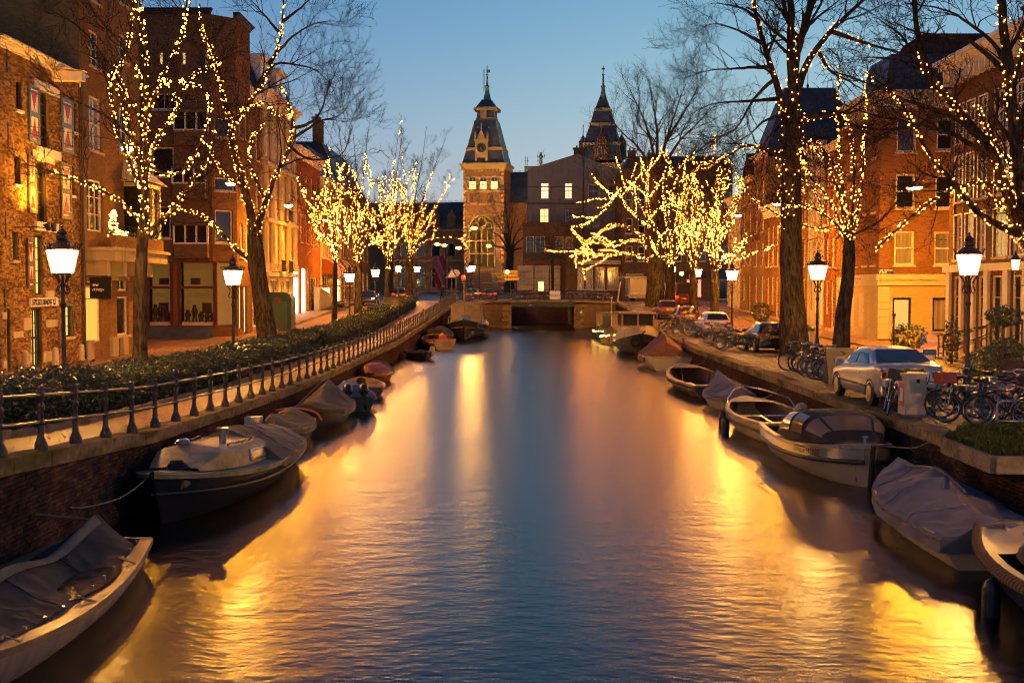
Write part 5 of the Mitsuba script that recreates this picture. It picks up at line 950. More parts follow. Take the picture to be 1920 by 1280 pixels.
s = thing('fairy_lights', 'band of fairy lights round the bare upper trunk of the elm', 'string lights'); e = glow(BULB * GLOWB); part(s, 'bulbs', bulb_mesh(C, .046, rng), 'mat_bulb', emitter=e); labels[f'{s}__bulbs'] = {'kind': 'stuff'}
Y = 47; tree('slim dark leaning tree with lights, between the elm and the silver car', [base(1577, 690, Y, zR(Y)), at(1580, 600, Y), at(1590, 520, Y), at(1592, 450, Y)], (.36, .3, .25, .2),
     mk(Y, 12, [([(1592, 470), (1582, 400), (1562, 330), (1540, 290), (1500, 262)], .13, .02, 1, 1.0), ([(1592, 460), (1574, 300), (1571, 200), (1572, 120)], .05, .012, 1, .6), ([(1594, 455), (1614, 330), (1617, 200), (1613, 150)], .05, .012, 1, .6), ([(1590, 450), (1545, 400), (1500, 385), (1470, 390)], .06, .015, 1, 1.0), ([(1592, 440), (1600, 350), (1595, 260), (1580, 215)], .09, .015, 1, 1.0), ([(1592, 450), (1560, 380), (1520, 330), (1500, 290)], .06, .015, 1, 1.0), ([(1593, 440), (1640, 420), (1690, 370), (1730, 320)], .05, .012, 0, 1.5)]),
     12, levels=((7, 1.6), (6, .9), (4, .5)), step=.11, brad=.039, glowk=1.2, lit_label='golden fairy lights hanging in the slim dark tree', sub_up=.1)
Y = 33; tree('large tree just outside the view whose lit limbs reach over the brick row', [base(2005, 760, Y, zR(Y)), at(1995, 640, Y), at(1965, 520, Y), at(1925, 445, Y)], (.36, .3, .27, .24),
     mk(Y, 13, [([(1930, 450), (1897, 260), (1880, 120), (1866, 20), (1858, -40)], .24, .1, 1, .8), ([(1945, 480), (1905, 430), (1858, 285), (1790, 205), (1735, 130), (1705, -30)], .2, .06, .75, 1.0), ([(1915, 440), (1845, 402), (1790, 340), (1740, 275), (1690, 190), (1625, 140)], .12, .02, 1, 1.0), ([(1900, 355), (1820, 345), (1740, 378), (1690, 420), (1632, 476)], .07, .015, 1, 1.2), ([(1862, 285), (1780, 212), (1710, 188), (1640, 160), (1560, 135)], .1, .02, .0, 1.0),
       ([(1868, 300), (1760, 243), (1640, 215), (1560, 185)], .08, .015, .0, 1.0), ([(1935, 440), (1905, 330), (1850, 240), (1830, 190)], .09, .02, 1, 1.0), ([(1890, 200), (1915, 100), (1935, 20)], .09, .03, 1, 1.0), ([(1880, 130), (1800, 70), (1740, 60), (1680, 40)], .08, .015, 0, 1.2), ([(1735, 130), (1690, 70), (1640, 30)], .07, .015, .3, 1.2), ([(1890, 120), (1840, 60), (1770, 20), (1700, 10)], .08, .015, .0, 1.2), ([(1925, 420), (1930, 300), (1925, 190)], .09, .02, 1, 1.0), ([(1790, 205), (1720, 140), (1660, 110), (1600, 110)], .07, .015, .3, 1.2), ([(1930, 460), (1900, 410), (1870, 380), (1840, 330)], .06, .015, 1, 1.0), ([(1990, 480), (2060, 300), (2120, 100), (2150, -100)], .16, .03, 1, 1.0), ([(1970, 500), (2030, 420), (2140, 350), (2260, 300)], .1, .02, 1, 2.5), ([(1985, 520), (1990, 300), (2010, 100), (2000, -120)], .16, .03, 1, 3)]),  # last three limbs are out of view, their bulbs light the near boats
     13, levels=((8, 1.8), (5, 1.0), (3, .5)), step=.11, brad=.032, glowk=1.35, lit_label='golden fairy lights on the limbs reaching over the brick row, and on unseen limbs that light the near boats', sub_up=.0)
Y = 81; tree('slim lit tree standing between white car and third lantern', [base(1340, 610, Y, zR(Y)), at(1340, 560, Y), at(1340, 500, Y)], (.3, .27, .25), vase(1340, 508, [(1404, 455, 1), (1392, 330, 1), (1345, 310, 1), (1312, 350, 1), (1362, 290, 1), (1292, 420, 1), (1420, 470, 1), (1255, 375, 1), (1330, 390, 1), (1375, 390, 1), (1300, 300, .9)], Y, 14, .11), 14, step=.2, lit_label='golden fairy lights in the slim tree behind the white car', **far)
Y = 97; tree('lit tree in line with the fourth lantern on the open quay', [base(1300, 610, Y, zR(Y)), at(1300, 560, Y), at(1300, 505, Y)], (.36, .33, .3), vase(1300, 510, [(1255, 300, 1), (1270, 360, 1), (1290, 290, .8), (1330, 285, .7), (1345, 345, 1), (1265, 430, 1), (1340, 440, 1), (1310, 330, 1), (1380, 265, .5)], Y, 15, .13), 15, step=.23, lit_label='golden fairy lights in the tree at the fourth lantern', **far)
Y = 120; tree('tall elm by the bridge with lit limbs drooping toward the water and bare top', [base(1228, 590, Y, zR(Y)), at(1229, 540, Y), at(1230, 480, Y), at(1232, 330, Y)], (.95, .85, .75, .5),
     mk(Y, 16, [([(1230, 490), (1192, 432), (1150, 420), (1110, 450), (1068, 480)], .18, .03, 1, 2), ([(1230, 460), (1202, 385), (1172, 350), (1130, 395), (1085, 427)], .18, .03, 1, 2), ([(1229, 500), (1180, 475), (1130, 478), (1096, 468)], .14, .03, 1, 2), ([(1230, 500), (1190, 450), (1150, 455), (1120, 480), (1082, 492)], .12, .03, 1, 2), ([(1231, 430), (1212, 370), (1215, 320), (1225, 298)], .15, .03, 1, 1.5), ([(1232, 420), (1262, 360), (1290, 330), (1335, 300)], .18, .03, 1, 1.5), ([(1231, 440), (1190, 400), (1165, 370), (1200, 345)], .12, .03, 1, 1.5), ([(1230, 490), (1260, 440), (1285, 400), (1290, 350)], .14, .03, 1, 1.5), ([(1231, 480), (1262, 470), (1290, 455), (1310, 440)], .1, .03, 1, 1.5),
       ([(1232, 340), (1225, 280), (1205, 220), (1180, 165)], .26, .04, 0, 2), ([(1232, 340), (1232, 260), (1225, 200), (1215, 150)], .3, .04, 0, 2), ([(1232, 330), (1250, 260), (1265, 210), (1285, 155)], .28, .04, 0, 2), ([(1232, 340), (1270, 270), (1310, 230), (1345, 195)], .25, .04, 0, 2), ([(1232, 345), (1200, 280), (1170, 250), (1145, 220)], .22, .04, 0, 2), ([(1232, 345), (1285, 300), (1340, 260), (1385, 240)], .22, .04, .5, 2), ([(1232, 350), (1190, 300), (1160, 290), (1140, 285)], .18, .04, 0, 2), ([(1250, 260), (1290, 200), (1310, 165)], .16, .04, 0, 2)]),
     16, levels=((11, 4.6), (7, 2.4), (4, 1.2)), step=.15, glowk=2.2, brad=.06, lit_sub=.55, lit_label='dense golden fairy lights on the drooping limbs of the elm by the bridge', sub_up=.3)
Y = 108; tree('second trunk with lights beside the tall elm by the bridge', [base(1256, 600, Y, zR(Y)), at(1256, 550, Y), at(1256, 500, Y)], (.5, .45, .4), vase(1256, 505, [(1215, 400, 1), (1240, 330, 1), (1280, 370, 1), (1300, 450, 1), (1225, 460, 1), (1265, 420, 1)], Y, 17, .13), 17, step=.22, lit_label='golden fairy lights in the smaller tree beside the bridge elm', **far)
Y = 205; tree('bare unlit tree standing before the museum tower', [base(955, 560, Y, 1.66), at(955, 520, Y), at(957, 470, Y)], (.9, .7, .55), vase(956, 478, [(880, 400, 0), (900, 370, 0), (925, 385, 0), (945, 365, 0), (970, 375, 0), (1000, 385, 0), (1020, 420, 0), (890, 450, 0), (1010, 460, 0), (930, 420, 0)], Y, 18, .3), 18, levels=((9, 5), (6, 2.6), (4, 1.2)))
Y = 164; tree('small bare pollard before the low brick house', [base(1036, 560, Y, 1.66), at(1036, 520, Y), at(1035, 470, Y)], (.2, .2, .18), vase(1035, 475, [(1005, 455, 0), (1020, 440, 0), (1040, 445, 0), (1060, 455, 0)], Y, 19, .12), 19, levels=((6, 2), (5, 1)))
# ---------------------------------------------------------------- hedge and plants
def leaves(C, Nrm, size, rng):                # one small folded leaf at each point
    n = len(C); a = rng.normal(size=(n, 3)) + Nrm * .6; a /= np.linalg.norm(a, axis=1, keepdims=True); t = np.cross(a, rng.normal(size=(n, 3))); t /= np.linalg.norm(t, axis=1, keepdims=True); b = np.cross(a, t)
    s = np.broadcast_to(np.asarray(size, float), (n,))[:, None] * rng.uniform(.7, 1.3, (n, 1)); v = np.stack([C - t * s * .6, C + b * s * .3 + a * s * .08, C + t * s * .7, C - b * s * .3 + a * s * .08], 1)
    return v.reshape(-1, 3), np.arange(4 * n).reshape(n, 4)
def hedge(ya, yb, seed, label):
    rng = np.random.default_rng(seed); k = thing('hedge', label, 'hedge'); ys = np.arange(ya, yb + .1, .5); h = lambda y: .84 + .22 * meshkit.noise(np.stack([y * .35, y * 0, y * 0 + seed], -1))
    c = M(); P = []
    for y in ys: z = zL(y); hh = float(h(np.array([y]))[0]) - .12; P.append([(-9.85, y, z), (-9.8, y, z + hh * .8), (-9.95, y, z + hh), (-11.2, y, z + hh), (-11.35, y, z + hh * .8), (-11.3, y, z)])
    c.grid(np.array(P)); c.add(P[0], [[0, 1, 2, 3], [0, 3, 4, 5]]); c.add(P[-1], [[0, 1, 2, 3], [0, 3, 4, 5]]); part(k, 'stems', c, 'mat_leaf_dark'); labels[f'{k}__stems'] = {'kind': 'stuff'}  # dark core shell, stands in for the shade deep inside the hedge
    n = int((yb - ya) * 1500); y = ya + (yb - ya) * rng.uniform(0, 1, n) ** 1.5; q = rng.uniform(0, 1, n); hh = h(y) + .22 * (meshkit.noise(np.stack([y * 2.1, q * 6, q * 0], -1)) - .5) + .1 * rng.exponential(.5, n) * (rng.random(n) < .12); z0 = np.interp(y, *ZLT)
    x = np.where(q < .42, -9.72, np.where(q < .85, -9.72 - 1.65 * (q - .42) / .43, -11.4)); z = np.where(q < .42, q / .42 * hh, np.where(q < .85, hh, (q - .85) / .15 * hh)); rnd = .06 + .07 * (hh - z < .15)
    C = np.stack([x + rng.normal(size=n) * .06, y, z0 + z + rng.normal(size=n) * .05 + .03 - .1 * ((x > -9.9) & (z > hh - .1))], 1); N = np.stack([np.where(q < .42, 1, np.where(q < .85, 0, -1)), q * 0, np.where((q >= .42) & (q < .85), 1, .2)], 1)
    part(k, 'foliage', leaves(C, N, np.where(y < 45, .06, .095) * rng.uniform(.6, 1.5, n), rng), 'mat_leaf'); labels[f'{k}__foliage'] = {'kind': 'stuff'}
_y = np.linspace(-10, 136, 300); ZLT = (_y, np.array([zL(v) for v in _y]))
hedge(13.5, 62, 1, 'clipped evergreen hedge along the railed path, nearest stretch with glossy leaves'); hedge(63.2, 104, 2, 'clipped evergreen hedge along the railed path, middle stretch up to the grey cabinet'); hedge(106.5, 124, 3, 'short last stretch of clipped hedge past the grey cabinet')
def bush(name, label, c, r, h, n, seed, size=.09, cat='bush', pot=None, trunk=0.0, mat_='mat_leaf'):
    rng = np.random.default_rng(seed); k = thing(name, label, cat); c = V(*c); d = rng.normal(size=(n, 3)); d /= np.linalg.norm(d, axis=1, keepdims=True); lob = .75 + .5 * meshkit.noise(d * 2.2 + seed)
    C = d * rng.uniform(.55, 1, (n, 1)) ** .5 * lob[:, None] * [r, r, h / 2] + c + [0, 0, trunk + h / 2 + (pot or 0)]; part(k, 'foliage', leaves(C, d, size, rng), mat_); labels[f'{k}__foliage'] = {'kind': 'stuff'}
    m = M()
    for i in range(7): m.tube([c + [0, 0, (pot or 0)], c + [0, 0, (pot or 0) + trunk + .02], C[i * 31 % n]], [.03, .022, .006], 4)
    part(k, 'stem', m, 'mat_bark')
    if pot: part(k, 'planter', M().box(c + [0, 0, pot / 2], (r * 1.5, r * 1.5, pot)), 'mat_dark_wood')
    return k
def on(px, Y, z): p = at(px, 540, Y); return (p[0], Y, z)
bush('bush', 'leafy bush on the pavement by the yellow wall, behind the silver car', on(1706, 62, .12), .9, 1.3, 500, 1, .16)
bush('bush', 'tall ivy bush in a dark planter box beside the nearest open-quay lantern', on(1845, 39, .12), .55, 1.1, 700, 2, .11, pot=.1); bush('bush', 'spreading bush in a dark wooden planter before the stoop', on(1888, 40, .12), .6, .7, 700, 3, .1, pot=.75)
bush('bush', 'narrow climbing plant at the first timber pilaster', on(1786, 50, .12), .35, 1.9, 500, 4, .1); bush('potted_tree', 'small round headed tree in a pot before the timber front', on(1884, 42, .12), .62, .75, 700, 5, .1, 'potted tree', pot=.5, trunk=1.2)
bush('bush', 'round clipped bush on the lit houseboat bow', (7.4, 101, -.55), .5, .8, 300, 6, .12); bush('bush', 'shaggy green plants on the houseboat cabin stern', (10.1, 103, -.3), 1.0, 1.2, 500, 7, .16); bush('bush', 'second clump of shaggy plants between houseboat and quay', (10.4, 98, .0), .8, 1.1, 400, 8, .16)
bush('bush', 'green plants by the stoop with coloured lights on the narrow row', on(1428, 92, .6), .8, 1.6, 400, 9, .16)
rng = np.random.default_rng(9); C = np.stack([rng.uniform(.2, 7.8, 800), rng.uniform(-.12, .12, 800), rng.uniform(0, .5, 800)], 1); k = thing('balcony_plants', 'trailing green plants along the stone balcony ledge', 'plants'); part(k, 'foliage', leaves(np.stack([BALC[0] + C[:, 1] - .15, BALC[1] + C[:, 0] - .7, BALC[2] + .55 + C[:, 2] * (.4 + .6 * (C[:, 0] > 3))], 1), C * 0 + [0, 0, 1], .12, rng), 'mat_leaf'); labels[f'{k}__foliage'] = {'kind': 'stuff'}
k = thing('light_figure', 'glowing golden christmas figure on the balcony beside the drainpipe', 'christmas light'); m = M(); c0 = BALC + V(-.1, -.3, .5)
Q = np.random.default_rng(4); th = Q.uniform(0, 6.28, 90); zz = Q.uniform(0, 1.15, 90); rr_ = np.interp(zz, [0, .3, .6, .75, .95, 1.15], [.24, .16, .2, .09, .17, .05]); C = np.stack([c0[0] + rr_ * np.cos(th), c0[1] + rr_ * np.sin(th), c0[2] + zz], 1); C = np.vstack([C, np.stack([c0[0] + Q.uniform(-.1, .1, 50), c0[1] + Q.uniform(.3, 1.9, 50), c0[2] + Q.uniform(0, .28, 50)], 1)]); v, f = np.asarray(trimesh.creation.icosphere(subdivisions=0).vertices), np.asarray(trimesh.creation.icosphere(subdivisions=0).faces)
m = M().add((C[:, None] + v[None] * .045).reshape(-1, 3), (f[None] + (np.arange(len(C)) * len(v))[:, None, None]).reshape(-1, 3)); labels[f'{k}__figure'] = {'kind': 'stuff'}
part(k, 'figure', m, 'mat_lit', emitter=glow(V(1.6, .95, .2) * 3))
# grass planter at the near end of the open quay
k = thing('grass_planter', 'low stone edged planter with mossy grass beside the bicycles', 'planter'); A = [gnd(1772, 822, .32), gnd(1866, 858, .32), gnd(1990, 858, .32), gnd(1990, 805, .32), gnd(1830, 803, .32)]; A = [V(p[0], p[1], 0) for p in A]
for p, q in zip(A, A[1:] + A[:1]):
    d = q - p; L = np.linalg.norm(d); a = math.atan2(d[1], d[0]); mid = (p + q) / 2; part(k, 'edge_stone', M().box((mid[0], mid[1], .2), (L - .01, .17, .3), rotz(a)), 'mat_kerbstone')
import shapely
pg = shapely.Polygon([p[:2] for p in A]); P = []
while len(P) < 5000:
    q = rng.uniform([8, 18], [14, 29]); 
    if pg.contains(shapely.Point(q)): P.append(q)
P = np.array(P); hz = .3 + .25 * meshkit.fbm(np.c_[P * .9, P[:, :1] * 0], 3) - .06; t = trimesh.creation.extrude_polygon(pg, .3, engine='earcut'); part(k, 'earth', t, 'mat_soil'); a = rng.uniform(0, 6.28, 5000); dx = np.stack([np.cos(a), np.sin(a), a * 0], 1) * .03; b = np.c_[P, hz * 0 + .28]; tip = np.c_[P + rng.normal(size=P.shape) * .05, hz + .1]
part(k, 'grass', (np.stack([b - dx, b + dx, tip], 1).reshape(-1, 3), np.arange(15000).reshape(-1, 3)), 'mat_grass'); labels[f'{k}__grass'] = {'kind': 'stuff'}
# ---------------------------------------------------------------- boats
class Boat:
    def __init__(s, name, label, stern, head, L, B, hs=.5, hm=.45, hb=.75, transom=.6, full=2.2, draft=.3, rake=.35, hullm='mat_hull_white', trim='mat_wood', inner='mat_wood_dark', cat='boat', open_=True, floor=.05, strake=None, gw=.9):
        s.k = thing(name, label, cat); s.L, s.B, s.tr, s.full = L, B, transom, full; s.hs, s.hm, s.hb = hs, hm, hb; s.rake = rake
        s.m = mat4((stern[0], stern[1], WATER), rz=math.atan2(head[1], head[0])); S = np.linspace(0, 1, 22); tt = np.linspace(0, 1, 7)
        def sec(si, f=1.0, z0=-draft):
            b, h = s.b(si) * f, s.h(si); P = []
            for t in tt: P.append((s.x(si, t), b * (1 - (1 - t) ** 2.4) ** .55 * (.86 + .14 * t), z0 + (h - z0) * t))
            return P
        P = np.array([[(x, -y, z) for x, y, z in sec(si)[::-1]] + sec(si)[1:] for si in S]); c = M().grid(P); c.add(P[0], [[0, i, i + 1] for i in range(1, 12)]); part(s.k, 'hull', c, hullm, 50, m=s.m)
        s.edge = lambda si, sd, f=1.0, dz=0.0: V(s.x(si, 1), sd * s.b(si) * f, s.h(si) + dz)
        g = M()
        for sd in (-1, 1): g.grid(np.array([[s.edge(si, sd, 1.0) + V(0, sd * .03, a) for a in (-.07, .012)] + [s.edge(si, sd, gw if s.b(si) > .15 else .3, .014), s.edge(si, sd, gw if s.b(si) > .15 else .3, -.05)] for si in S]))
        g.bb(V(s.x(0, 1) - .02, -s.b(0), s.h(0) - .06), V(s.x(0, 1) + .1, s.b(0), s.h(0) + .016)); part(s.k, 'gunwale', g, trim, m=s.m)
        if strake:
            for sd in (-1, 1): part(s.k, 'rubbing_strake', M().tube([V(s.x(si, .8), sd * (s.b(si) * .985 + .015), s.h(si) * .62) for si in S], .035, 6), strake, 60, m=s.m)
        if open_:
            P = []
            for si in S[1:-1]:
                b, h = s.b(si) * .9, s.h(si) - .02; fl = min(floor, h - .1); P.append([(s.x(si, 1), -b, h), (s.x(si, .8), -b * .92, (h + fl) / 2), (s.x(si, .5), -b * .7, fl), (s.x(si, .5), b * .7, fl), (s.x(si, .8), b * .92, (h + fl) / 2), (s.x(si, 1), b, h)])
            c = M().grid(np.array(P)); c.add(P[0], [[0, 1, 2, 3], [0, 3, 4, 5]]); part(s.k, 'inner_hull', c, inner, m=s.m)
    def b(s, t):
        t = min(max(t, 0), 1); f = s.tr + (1 - s.tr) * math.sin(min(t / .42, 1) * math.pi / 2) if t < .42 else max(0.0, 1 - ((t - .42) / .58) ** s.full) ** .8
        return s.B / 2 * max(f, .012)
    def h(s, t): return s.hm + (s.hs - s.hm) * max(0, 1 - t / .45) ** 1.6 + (s.hb - s.hm) * max(0, (t - .45) / .55) ** 1.7
    def x(s, t, q): return t * s.L - (1 - q) * s.rake * max(0, t - .6) / .4
    def add(s, name, mesh, mat_, smooth=False, **k): return part(s.k, name, mesh, mat_, smooth, m=s.m, **k)
    def thwart(s, t, w=.28, dz=-.14, m='mat_wood', n='thwart'): c = M(); b = s.b(t) * .9; x = s.x(t, 1); z = s.h(t) + dz; c.bb(V(x - w / 2, -b, z - .03), V(x + w / 2, b, z)); s.add(n, c, m)
    def deck(s, t0, t1, m, n='deck', dz=.0, camber=.05):
        S = np.linspace(t0, t1, 10); c = M().grid(np.array([[s.edge(t, 0, 0) + V(0, q * s.b(t) * .96, dz + camber * (1 - q * q)) for q in np.linspace(-1, 1, 7)] for t in S])); s.add(n, c, m, 40)
    def cover(s, t0, t1, ridge, m, n='cover', over=.05, drop=.16, fold=.05, seed=0, sharp=1.2, ns=44, nq=33, sag=None):
        """tarpaulin over the gunwales; ridge(t): height of its middle above the gunwale line"""
        S = np.linspace(t0, t1, ns); q = np.linspace(-1.12, 1.12, nq); P = []
        for t in S:
            row = []
            for a in q:
                aa = min(abs(a), 1); z = s.h(t) + .02 + ridge(t) * (1 - aa ** sharp); y = np.sign(a) * (s.b(t) + over * .4) * aa
                if abs(a) > 1: z -= (abs(a) - 1) / .12 * drop; y += np.sign(a) * (.02 + .025 * (abs(a) - 1) / .12)
                if sag: z += sag(t, a)
                row.append((s.x(t, 1), y, z))
            P.append(row)
        P = np.array(P); w = meshkit.fbm(np.stack([P[..., 0] * 1.1 + seed, P[..., 1] * 2.2, P[..., 2] * 0 + seed], -1), 4, seed) - .5; fo = meshkit.noise(np.stack([P[..., 0] * 3.2 + P[..., 1] * 2.0, P[..., 1] * .6, P[..., 0] * 0], -1), seed + 3) - .5
        rdg = (1 - np.abs(2 * meshkit.noise(np.stack([P[..., 0] * 2.1 - P[..., 1] * 1.3, P[..., 1] * 1.5 + P[..., 0] * .7, P[..., 0] * 0], -1), seed + 7) - 1)) ** 4 * .5
        P[..., 2] += fold * (w * 1.3 + fo * .8 + rdg) * (np.abs(q) < 1.03); P[..., 1] += fold * .5 * fo * (np.abs(q) > .95) * np.sign(q); c = M().grid(P); 
        for e in (P[0], P[-1]):
            lo = e.copy(); lo[:, 2] = np.minimum(lo[:, 2], lo[:, 2].min() + .02); c.grid(np.stack([e, lo]))
        cv = s.add(n, c, m, 45)
        for i in np.linspace(0, ns - 1, 5).astype(int)[1:-1]: part(cv, 'seam', M().tube(P[i, 1:-1] + V(0, 0, .006), .009, 5, False), m, 60, m=s.m)
        L_ = M()
        for sd in (2, nq - 3): L_.tube(np.stack([P[:, sd, 0], P[:, sd, 1] * 1.0 + np.sign(P[:, sd, 1]) * .012, P[:, sd, 2] - .05 + .035 * (np.arange(ns) % 2)], 1), .007, 4, False)
        part(cv, 'lacing', L_, 'mat_rope', m=s.m); return cv
    def outboard(s, t=0, y=0.0, m='mat_black_paint', tilt=.0, n='outboard_motor'):
        c = M(); R = roty(tilt); o = V(s.x(t, 1) - .18, y, s.h(t) + .1); b = lambda ce, sz: c.box(o + R @ V(*ce), sz, R)
        c.lathe([(0, 0), (.14, .02), (.17, .12), (.16, .3), (.1, .38), (0, .4)], 10, o + R @ V(0, 0, .1), R); b((0, 0, -.25), (.14, .09, .7)); b((-.02, 0, -.62), (.3, .03, .12)); c.tube([o + R @ V(.12, 0, .2), o + R @ V(.6, .1, .3)], .022); s.add(n, c, m, 40)
    def fender(s, t, sd, m='mat_fender', n='fender', ln=.6):
        e = s.edge(t, sd) + V(0, sd * .12, 0); c = M().lathe([(0, -ln - .25), (.1, -ln - .18), (.12, -ln - .05), (.12, -.3), (.08, -.2), (.02, -.16), (0, -.15)], 10, e); c.tube([e + V(0, 0, -.16), e + V(0, -sd * .12, .02)], .012, 4); s.add(n, c, m, 50)
    def rope(s, t, sd, to, m='mat_rope'):
        p = s.edge(t, sd * .6 if False else sd, .5); p = (s.m @ np.r_[p, 1])[:3]; to = V(*to); mid = (p + to) / 2 - V(0, 0, .18); part(s.k, 'mooring_rope', M().tube(spline([p, mid, to], 10), .014, 5), m)
def clothbump(p, n, uv): w = fbm(p.x * 2.2 + p.y * 1.1, p.y * 2.4, p.z * 3.0, 4); c = 1 - dr.abs(2 * noise(p.x * 4.5 - p.y * 2, p.y * 3.5 + p.x, p.z * 5) - 1); return w * .03 + c * c * c * c * .012 + noise(p.x * 26, p.y * 26, p.z * 26) * .0015
CLB = proc(clothbump, 3e-3)
def prin_cloth(c, r): return two({'type': 'bumpmap', 'arbitrary': CLB, 'scale': 1.0, 'bsdf': prin(c, .72, spec=.15)['bsdf']})
mat('hull_white', prin(proc(streaked((.40, .33, .22), .5, (.2, .16, .1))), .35)); mat('hull_dark', prin((.018, .018, .02), .35)); mat('hull_navy', prin((.012, .018, .04), .3)); mat('hull_grey', prin((.27, .23, .17), .4)); mat('hull_cream', prin(proc(streaked((.46, .36, .19), .4, (.25, .18, .1))), .4))
mat('hull_green', prin((.02, .04, .03), .4)); mat('wood', prin(proc(lambda p, n, uv: mix((.30, .17, .075), (.17, .085, .035), noise(p.x * 8, p.y * 8, p.z * 30))), .35)); mat('wood_dark', prin(proc(mottled((.085, .055, .03), .5, 2.0)), .55)); mat('wood_pale', prin(proc(mottled((.42, .28, .14), .4, 2.5)), .45))
mat('tarp_grey', prin_cloth(proc(mottled((.18, .15, .11), .3, .9)), .55)); mat('tarp_dark', prin_cloth(proc(mottled((.06, .052, .045), .35, 1.2)), .5)); mat('tarp_blue', prin_cloth(proc(mottled((.17, .15, .165), .3, 1.0)), .45)); mat('tarp_sky', prin_cloth(proc(mottled((.16, .22, .34), .3, 1.0)), .4)); mat('tarp_red', prin_cloth(proc(mottled((.24, .11, .07), .3, 1.0)), .5)); mat('tarp_olive', prin_cloth(proc(mottled((.20, .17, .10), .35, 1.0)), .55))
mat('deck_mossy', prin(proc(mottled((.30, .25, .14), .5, 1.2, (.13, .12, .05))), .5)); mat('fender', prin((.02, .022, .025), .35)); mat('rope', dif((.30, .24, .15))); mat('strake', prin((.03, .025, .022), .5)); mat('clear_sheet', prin((.20, .125, .05), .1, spec=.9)); mat('orange_rim', prin((.55, .12, .04), .4)); mat('puddle', prin(proc(mottled((.05, .045, .03), .7, 5.0, (.015, .012, .008))), .05, spec=.7)); mat('canvas_tan', dif(proc(mottled((.36, .30, .20), .3, .8)))); mat('buff_red', prin((.20, .045, .02), .5))

# railed quay
b = Boat('covered_boat', 'wide open boat under a dark sagging tarpaulin with a puddle, nearest the railing wall', (-6.27, 18.95), (.03, -7), 8.2, 2.1, hs=.46, hm=.40, hb=.75, transom=.62, full=2.6, hullm='mat_hull_worn', trim='mat_deck_wood', floor=-.05, gw=.76)
def rg(t): return .36 + .10 * math.sin(t * 15 + .5)
def sg(t, a): return -.20 * math.exp(-((t - .33) / .12) ** 2 - ((a - .55) / .34) ** 2)
b.cover(.06, .97, rg, 'mat_tarp_dark', seed=1, sharp=.85, over=-.62, drop=.02, fold=.06, sag=sg, ns=80, nq=49); zp = b.h(.33) + .02 + rg(.33) * (1 - .62 ** .85) - .075
b.add('puddle', M().add([(2.75, .62, zp)] + [(2.75 + 1.0 * math.cos(x) * (1 + .12 * math.sin(3 * x)), .60 + .30 * math.sin(x), zp) for x in np.arange(30) * math.pi / 15], [[0, 1 + i, 1 + (i + 1) % 30] for i in range(30)]), 'mat_puddle')
c = M(); c.tube([V(.1, -.1, .42), V(.06, -.1, .74)], .05); c.tube([V(.06, -.1, .75), V(.35, -1.35, .93)], .024); b.add('tiller', c, 'mat_wood')
c = M().grid(np.array([[(b.x(t, 1), y, b.h(t) + .04 + rg(t) * (1 - (abs(y) / (b.b(t) - .25)) ** .85) + .012) for y in (-.11, -.05, 0, .05, .11)] for t in np.linspace(.08, .95, 40)])); b.add('ridge_band', c, 'mat_tarp_grey', 60)
for t in (.2, .45, .7): b.add('tie_line', M().tube([b.edge(t, 1, .99, .01), b.edge(t, 1, .72, .1)], .012, 4), 'mat_rope')
c = M()
for i in range(14): t = .05 + i * .065; c.box(b.edge(t, 1, .74, .055), (.05, .03, .03))
b.add('eyelets', c, 'mat_chrome'); labels[f'{b.k}__eyelets'] = {'kind': 'stuff'};
mat('hull_worn', prin(proc(streaked((.34, .28, .20), .7, (.10, .075, .05))), .45)); mat('deck_wood', prin(proc(lambda p, n, uv: mix((.26, .16, .08), (.12, .075, .045), fbm(p.x * 16, p.y * 1.6, 1.0, 4))), .35))
b = Boat('cabin_boat', 'mossy old cabin boat with dark hull, side window and grey canvas over its stern', (-6.0, 30.4), (-.5, -8.3), 8.4, 2.4, hs=.62, hm=.6, hb=.98, transom=.72, full=2.6, rake=.6, hullm='mat_hull_dark', trim='mat_deck_mossy', open_=False, strake='mat_strake')
b.deck(.0, .995, 'mat_deck_mossy', camber=.07)
S = np.linspace(.42, .86, 12)
def cab(t, q, f=.72): w = b.b(t) * f; h = b.h(t) + .05; r = min(1, max(0, (.88 - t) / .14)); top = .42 * r; a = [(-1.0, 0), (-.93, top * .8), (-.7, top), (0, top + .09 * r), (.7, top), (.93, top * .8), (1.0, 0)][q]; return (b.x(t, 1), a[0] * w, h + a[1])
P = np.array([[cab(t, q) for q in range(7)] for t in S]); c = M().grid(P); c.add(P[0], [[0, i, i + 1] for i in range(1, 6)]); cb = b.add('cabin', c, 'mat_deck_mossy', 35)
for sd in (-1, 1):
    q0, q1 = (1, 0) if sd < 0 else (5, 6); c = M(); g = M()
    A = [V(*cab(t, q0)) * .25 + V(*cab(t, q1)) * .75 + V(0, sd * .025, 0) for t in (.46, .58)] + [V(*cab(t, q0)) * .85 + V(*cab(t, q1)) * .15 + V(0, sd * .03, 0) for t in (.575, .465)]; g.quad(*A); part(cb, 'side_window', g, 'mat_glass_curtain', m=b.m); c.tube(A + A[:1], .022, 5); part(cb, 'window_trim', c, 'mat_chrome', m=b.m)
    c = M(); A = [V(*cab(t, 3 + sd)) + V(0, 0, .05 if i % 2 else .03) for i, t in enumerate(np.linspace(.44, .66, 9))]; c.tube(A, .02, 5); [c.tube([V(*cab(t, 3 + sd)), V(*cab(t, 3 + sd)) + V(0, 0, .05)], .015, 4) for t in (.44, .55, .66)]; part(cb, 'hand_rail', c, 'mat_black_paint', m=b.m)
